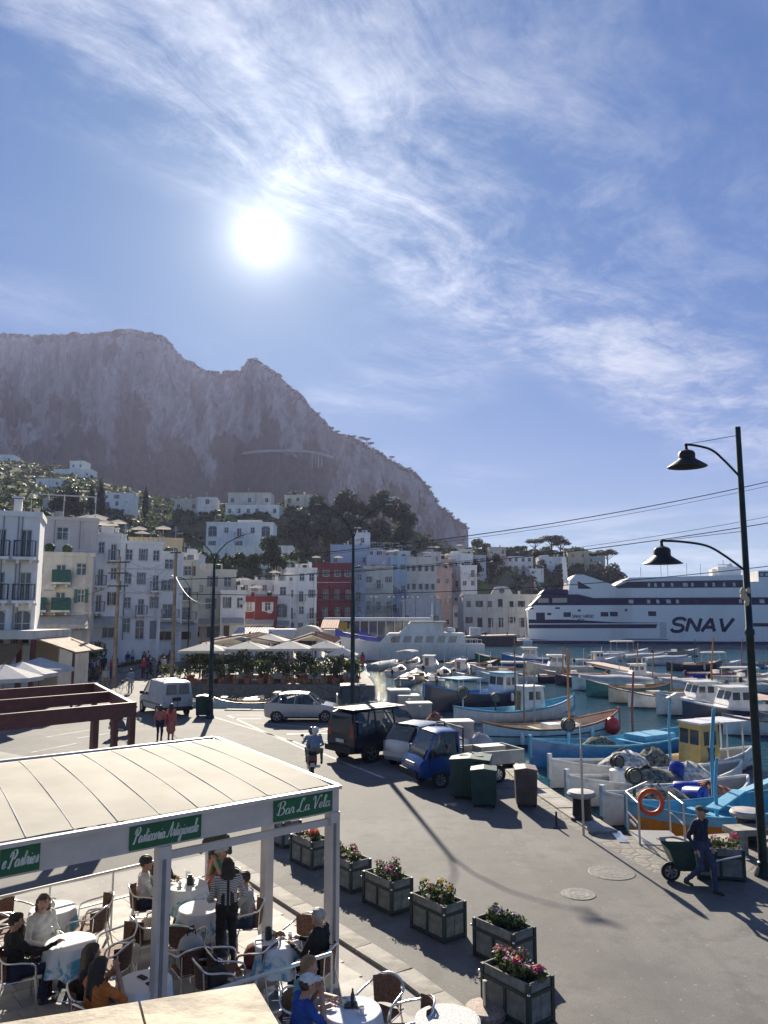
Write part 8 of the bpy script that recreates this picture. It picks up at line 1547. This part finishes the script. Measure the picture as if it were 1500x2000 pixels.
for i, px in enumerate((312, 340, 372, 398, 424, 452, 478, 502, 524, 548, 570, 592, 612, 632, 652, 676, 694)):
    c = G(px, 1338+(i % 2)*1.5); c.y = max(c.y, 63.9); pot('terracotta potted shrub on the dock edge, number %d from the left' % (i+1) if False else 'terracotta pot with leafy shrub on the dock edge, %s from left' % ('first', 'second', 'third', 'fourth', 'fifth', 'sixth', 'seventh', 'eighth', 'ninth', 'tenth', 'eleventh', 'twelfth', 'thirteenth', 'fourteenth', 'fifteenth', 'sixteenth', 'seventeenth')[i], c, rc0.uniform(.75, 1.0), i, 'potted shrubs along the dock edge')
for i in range(14):
    c = V(-15.8+(i if i < 9 else i+.6)*.95+rnd.uniform(-.4, .4), 65.2+rnd.uniform(0, 1.2), 0); pot('tall leafy potted bush standing between the restaurant tables', c, rnd.uniform(.9, 1.35), i, 'bushes between the restaurant tables')
dt = None
for i in range(10):
    c = V(-14.5+(i % 5)*2.9, 65.6+(i//5)*5.2, 0)
    if dt is None:
        dt = thing('dining_table', 'x', 'table', c); w = MB(); w.loft([[(-.5*k, -.45*k, z), (.5*k, -.45*k, z), (.5*k, .45*k, z), (-.5*k, .45*k, z)] for z, k in ((.3, 1.06), (.74, 1.0), (.76, .98))]); w.build('tablecloth', CVW, dt); [MB().cyl((sx*.4, sy*.35, 0), (sx*.4, sy*.35, .7), .03, n=6).build('leg', WOOD, dt) for sx in (-1, 1) for sy in (-1, 1)]; dby = {dt.name: [q for q in COL.objects if q.parent == dt]}; o = dt
    else: o = copy_tree(dt, c, 0, None, None, dby)
    o['label'] = 'white clothed dining table on the dock restaurant floor'; o['group'] = 'white dining tables on the dock'
# kiosks behind
for i, (x0, x1, y0, y1, Y, kd) in enumerate(((451, 526, 1228, 1262, 96, 'slope'), (524, 572, 1226, 1262, 98, 'flat'), (573, 628, 1222, 1260, 100, 'vault'), (626, 660, 1212, 1244, 118, 'slope'))):
    a, b = P(x0, y1, Y), P(x1, y1, Y); W = b.x-a.x; H = P(x0, y0, Y).z; t = thing('kiosk', ('kiosk with grey striped sloping roof behind the restaurant', 'white kiosk with flat cornice beside the striped roof', 'kiosk with cream barrel vault roof behind the restaurant', 'ticket kiosk with orange tiled roof near the terminal')[i], 'kiosk', ((a.x+b.x)/2, Y, 0)); w = MB(); w.b2(-W/2+.3, W/2-.3, .5, 4, 0, H*.7); w.build('wall', WHITE, t)
    w = MB(); w.b2(-W*.3, W*.3, .44, .5, 1.0, H*.62); w.build('counter_opening', GLASS, t); w = MB(); rm = (mat('striped_roof', (.34, .32, .30), .8, var=.2), WHITE, CVS, TERRA)[i]
    if kd == 'slope': w.side([(0, H*.74), (4.6, H), (4.6, H+.08), (0, H*.74+.08)], -W/2, W/2, lambda y, z, x: (x, y-.3, z))
    elif kd == 'flat': w.b2(-W/2, W/2, 0, 4.4, H*.7+.003, H*.95)
    else: w.side([(W/2*math.cos(math.pi*k/10), H*.7+H*.3*math.sin(math.pi*k/10)) for k in range(11)], 0, 4.2)
    w.build('roof', rm, t)
    if kd == 'slope':
        for k in range(int(W/.35)): w = MB(); x = -W/2+.15+k*.35; w.bar((x, -.3, H*.74+.1), (x, 4.3, H+.1), .07, .05); w.build('roof_rib', WHITE if i == 0 else rm, t)
# cafe pavilion, parasols and hedge at far left
a = P(-60, 1262, 46); t = thing('cafe_pavilion', 'cafe pavilion with cream roof slab and red brown posts at left edge', 'pavilion', (P(20, 1262, 46).x, 46, 0)); zr = P(30, 1240, 46).z; w = MB(); w.b2(-4, 1.55, -.2, 5, zr-.25, zr+.25); w.build('roof', CREAM, t)
for x in (-2.5, -.8, .5, 1.3): w = MB(); w.b2(x-.12, x+.12, 0, .24, 0, zr-.25); w.build('post', RB, t)
w = MB(); w.b2(-4, 1.4, 3.5, 3.7, 0, zr-.25); w.build('rear_wall', W_OCHRE, t); w = MB(); w.side([(1.5, zr-.2), (3.9, zr-1.0), (3.9, zr-1.1), (1.5, zr-.32)], 0, 4.5); w.build('side_roof', mat('pantile', (.33, .22, .15), .85, var=.3), t); w = MB(); w.cyl((3.7, .2, 0), (3.7, .2, zr-1.05), .08, n=7); w.build('post', RB, t)
w = MB(); w.add([(-3.6, -.2, zr-.5), (.9, -.2, zr-.5), (1.2, -2.4, zr-1.5), (-3.6, -2.4, zr-1.5), (-3.6, -.2, zr-.55), (.9, -.2, zr-.55), (1.2, -2.4, zr-1.55), (-3.6, -2.4, zr-1.55)], [(0, 1, 2, 3), (7, 6, 5, 4), (0, 4, 5, 1), (1, 5, 6, 2), (2, 6, 7, 3), (3, 7, 4, 0)]); w.build('awning', mat('brown_awning', (.22, .12, .05), .85), t)
for i, (px, py, Y) in enumerate(((8, 1318, 40), (42, 1312, 43), (78, 1303, 45))): c = P(px, py-12, Y); h = c.z+.1; c.z = 0; parasol('white parasol of the left cafe, %s' % ('nearest', 'middle', 'farthest')[i], c, 1.9, h, CVW, 8, .3, 'white parasols of the left cafe')
for i, (px, py, s) in enumerate(((100, 1318, 1.5), (118, 1322, 1.9), (132, 1318, 2.2), (146, 1310, 2.6), (165, 1322, 1.5), (186, 1318, 1.6), (60, 1335, 1.2), (90, 1333, 1.3))): pot('leafy potted bush by the left cafe, %s' % ('at the posts', 'beside the first', 'in the middle', 'the tallest', 'near the scooters', 'next to the walking man', 'under the near parasol', 'under the middle parasol')[i], G(px, py), s, i, 'bushes by the left cafe')
for i in range(9):
    a = G(236+i*12, 1312-i*2.6); t = thing('planter_trough', 'low concrete trough with clipped hedge along the promenade', 'planter', (a.x, a.y, 0), R(68), 'hedge troughs along the promenade')
    if i == 0: q = MB(); q.box((0, 0, .22), (1.6, .5, .44), taper=(1.05, 1.1)); trm = q.mesh('trough', KERB); hem = leaf_mesh('hedge', [(x, 0, .62, .3, .26, .26) for x in (-.6, -.2, .2, .6)], 260, .07, [LEAF, LEAF_L, LEAF_D], 66)
    link('trough', trm, t); link('hedge', hem, t)
# people in the street: a few figures, each copied
CM = [person_mesh([sh, pa, SKIN, hr, SHOE, EYE, LIP, sh], .03, hands=False, **kw) for sh, pa, hr, kw in ((WHT, DEN, HB, {}), (BLUC, KHK, HBR, dict(legs=WK)), (GRYC, DKB, HBR, dict(hair='long')), (DKB, BLKC, HB, dict(legs=WK)), (REDC, DEN, HBL, dict(hair='bob')), (LB, WHT, HB, dict(sit=True)), (OLV, DEN, HG, dict(sit=True)), (WHT, DKB, HBR, dict(sit=True, hair='bob')))]
rc_ = random.Random(11)
for i in range(56):
    px = rc_.uniform(168, 345 if i % 3 else 420); Y = rc_.uniform(67, 96); c = P(px, 1262, Y); c.z = 0
    o = link('person', CM[i % 5], None, loc=c, rz=rc_.uniform(0, 6.28)); tag(o, 'small figure of a passer-by in the crowd below the white houses', 'person', 'crowd on the promenade')
for i in range(18):
    c = V(-15.3+(i % 9)*1.6, 66.3+(i//9)*4.4+rc_.uniform(-.3, .3), -.1); o = link('person', CM[5+i % 3], None, loc=c, rz=rc_.uniform(0, 6.28)); tag(o, 'seated guest among the bushes of the dock restaurant', 'person', 'guests at the dock restaurant')
for i in range(14):
    c = P(rc_.uniform(800, 1020), 1236, rc_.uniform(172, 190)); c.z = 0; c.x = min(c.x, 22); o = link('person', CM[i % 5], None, loc=c, rz=rc_.uniform(0, 6.28)); tag(o, 'distant figure on the quay in front of the harbour office', 'person', 'people before the harbour office')
# parked cars far along the quay
for i, (px, Y, m) in enumerate(((850, 150, mat('car_red', (.4, .03, .03), .3, coat=.5)), (868, 168, SILV), (905, 174, NVY), (930, 176, SILV), (945, 177, NVY), (880, 172, VW))):
    c = P(px, 1235, Y); c.z = 0; t = thing('distant_car', '%s car parked far along the quay' % ('red', 'silver compact', 'dark', 'right silver', 'rightmost dark', 'white')[i], 'car', c, R(20+i*15))
    car_body(t, [(-1.9, .4, .8, .82, .7, .74, .62), (-1.6, .25, 1.0, 1.2, .8, .84, .6), (-.9, .2, .97, 1.48, .85, .87, .61), (.3, .2, .93, 1.46, .85, .87, .61), (1.05, .2, .92, 1.02, .84, .86, .66), (1.9, .3, .66, .68, .7, .72, .58)], m, wsx=(.31, 1.04), pil=((1, .35), (-.3, -.3), (-1.4, -1.0)))
    for s in (-1, 1): [wheel(t, x, s*.78, .3, .18, s, 5) for x in (-1.2, 1.2)]
# more small craft and masts in the middle of the harbour
for i, (px, py, hd, kd, hm, s) in enumerate([(955, 1312, 165, 'open', BGY, .9), (975, 1320, 170, 'gozzo', BW, .9), (990, 1333, 172, 'bimini', BW, .9), (1050, 1332, 175, 'gozzo', BNV, .9), (935, 1330, 160, 'open', BW, .85), (1165, 1300, 8, 'cabin', BW, .9), (1190, 1290, 8, 'tarp', BGY, .9), (1405, 1306, 4, 'bimini', BW, .9), (1432, 1352, 184, 'bimini', BW, .95), (1345, 1350, 186, 'tarp', BW, .95), (1295, 1340, 186, 'gozzo', BW, .9), (1250, 1332, 184, 'cabin', BW, .9)]):
    moored('%s boat %s' % ({'open': 'low open', 'gozzo': 'wooden double ended', 'bimini': 'canopied white', 'cabin': 'white cabin', 'tarp': 'covered'}[kd], ('right of the restaurant cluster', 'behind the dark blue fishing boat', 'near the stern of the dark blue boat', 'left of the grey open boat', 'at the tip of the restaurant cluster', 'beyond the left end of the pier', 'beyond the pier behind the poles', 'beyond the pier near the lamp post', 'close to the lamp post on the near side', 'behind the white cabin boat', 'behind the white open motorboat', 'behind the cream gozzo')[i]), px, py, hd, kd, hm, s, 'boats filling the middle of the harbour')
for i in range(16):
    px = (742, 760, 778, 800, 822, 846, 868, 890, 912, 936, 958, 980, 1005, 1060, 1140, 1210)[i]; pole('thin bare mast among the moored boats, %s from the left' % ('first', 'second', 'third', 'fourth', 'fifth', 'sixth', 'seventh', 'eighth', 'ninth', 'tenth', 'eleventh', 'twelfth', 'thirteenth', 'fourteenth', 'fifteenth', 'sixteenth')[i], px, 1318-rc_.uniform(30, 62), 1318+rc_.uniform(-8, 8), (WP, BW, STEEL, BGY)[i % 4], .035, name='boat_mast')
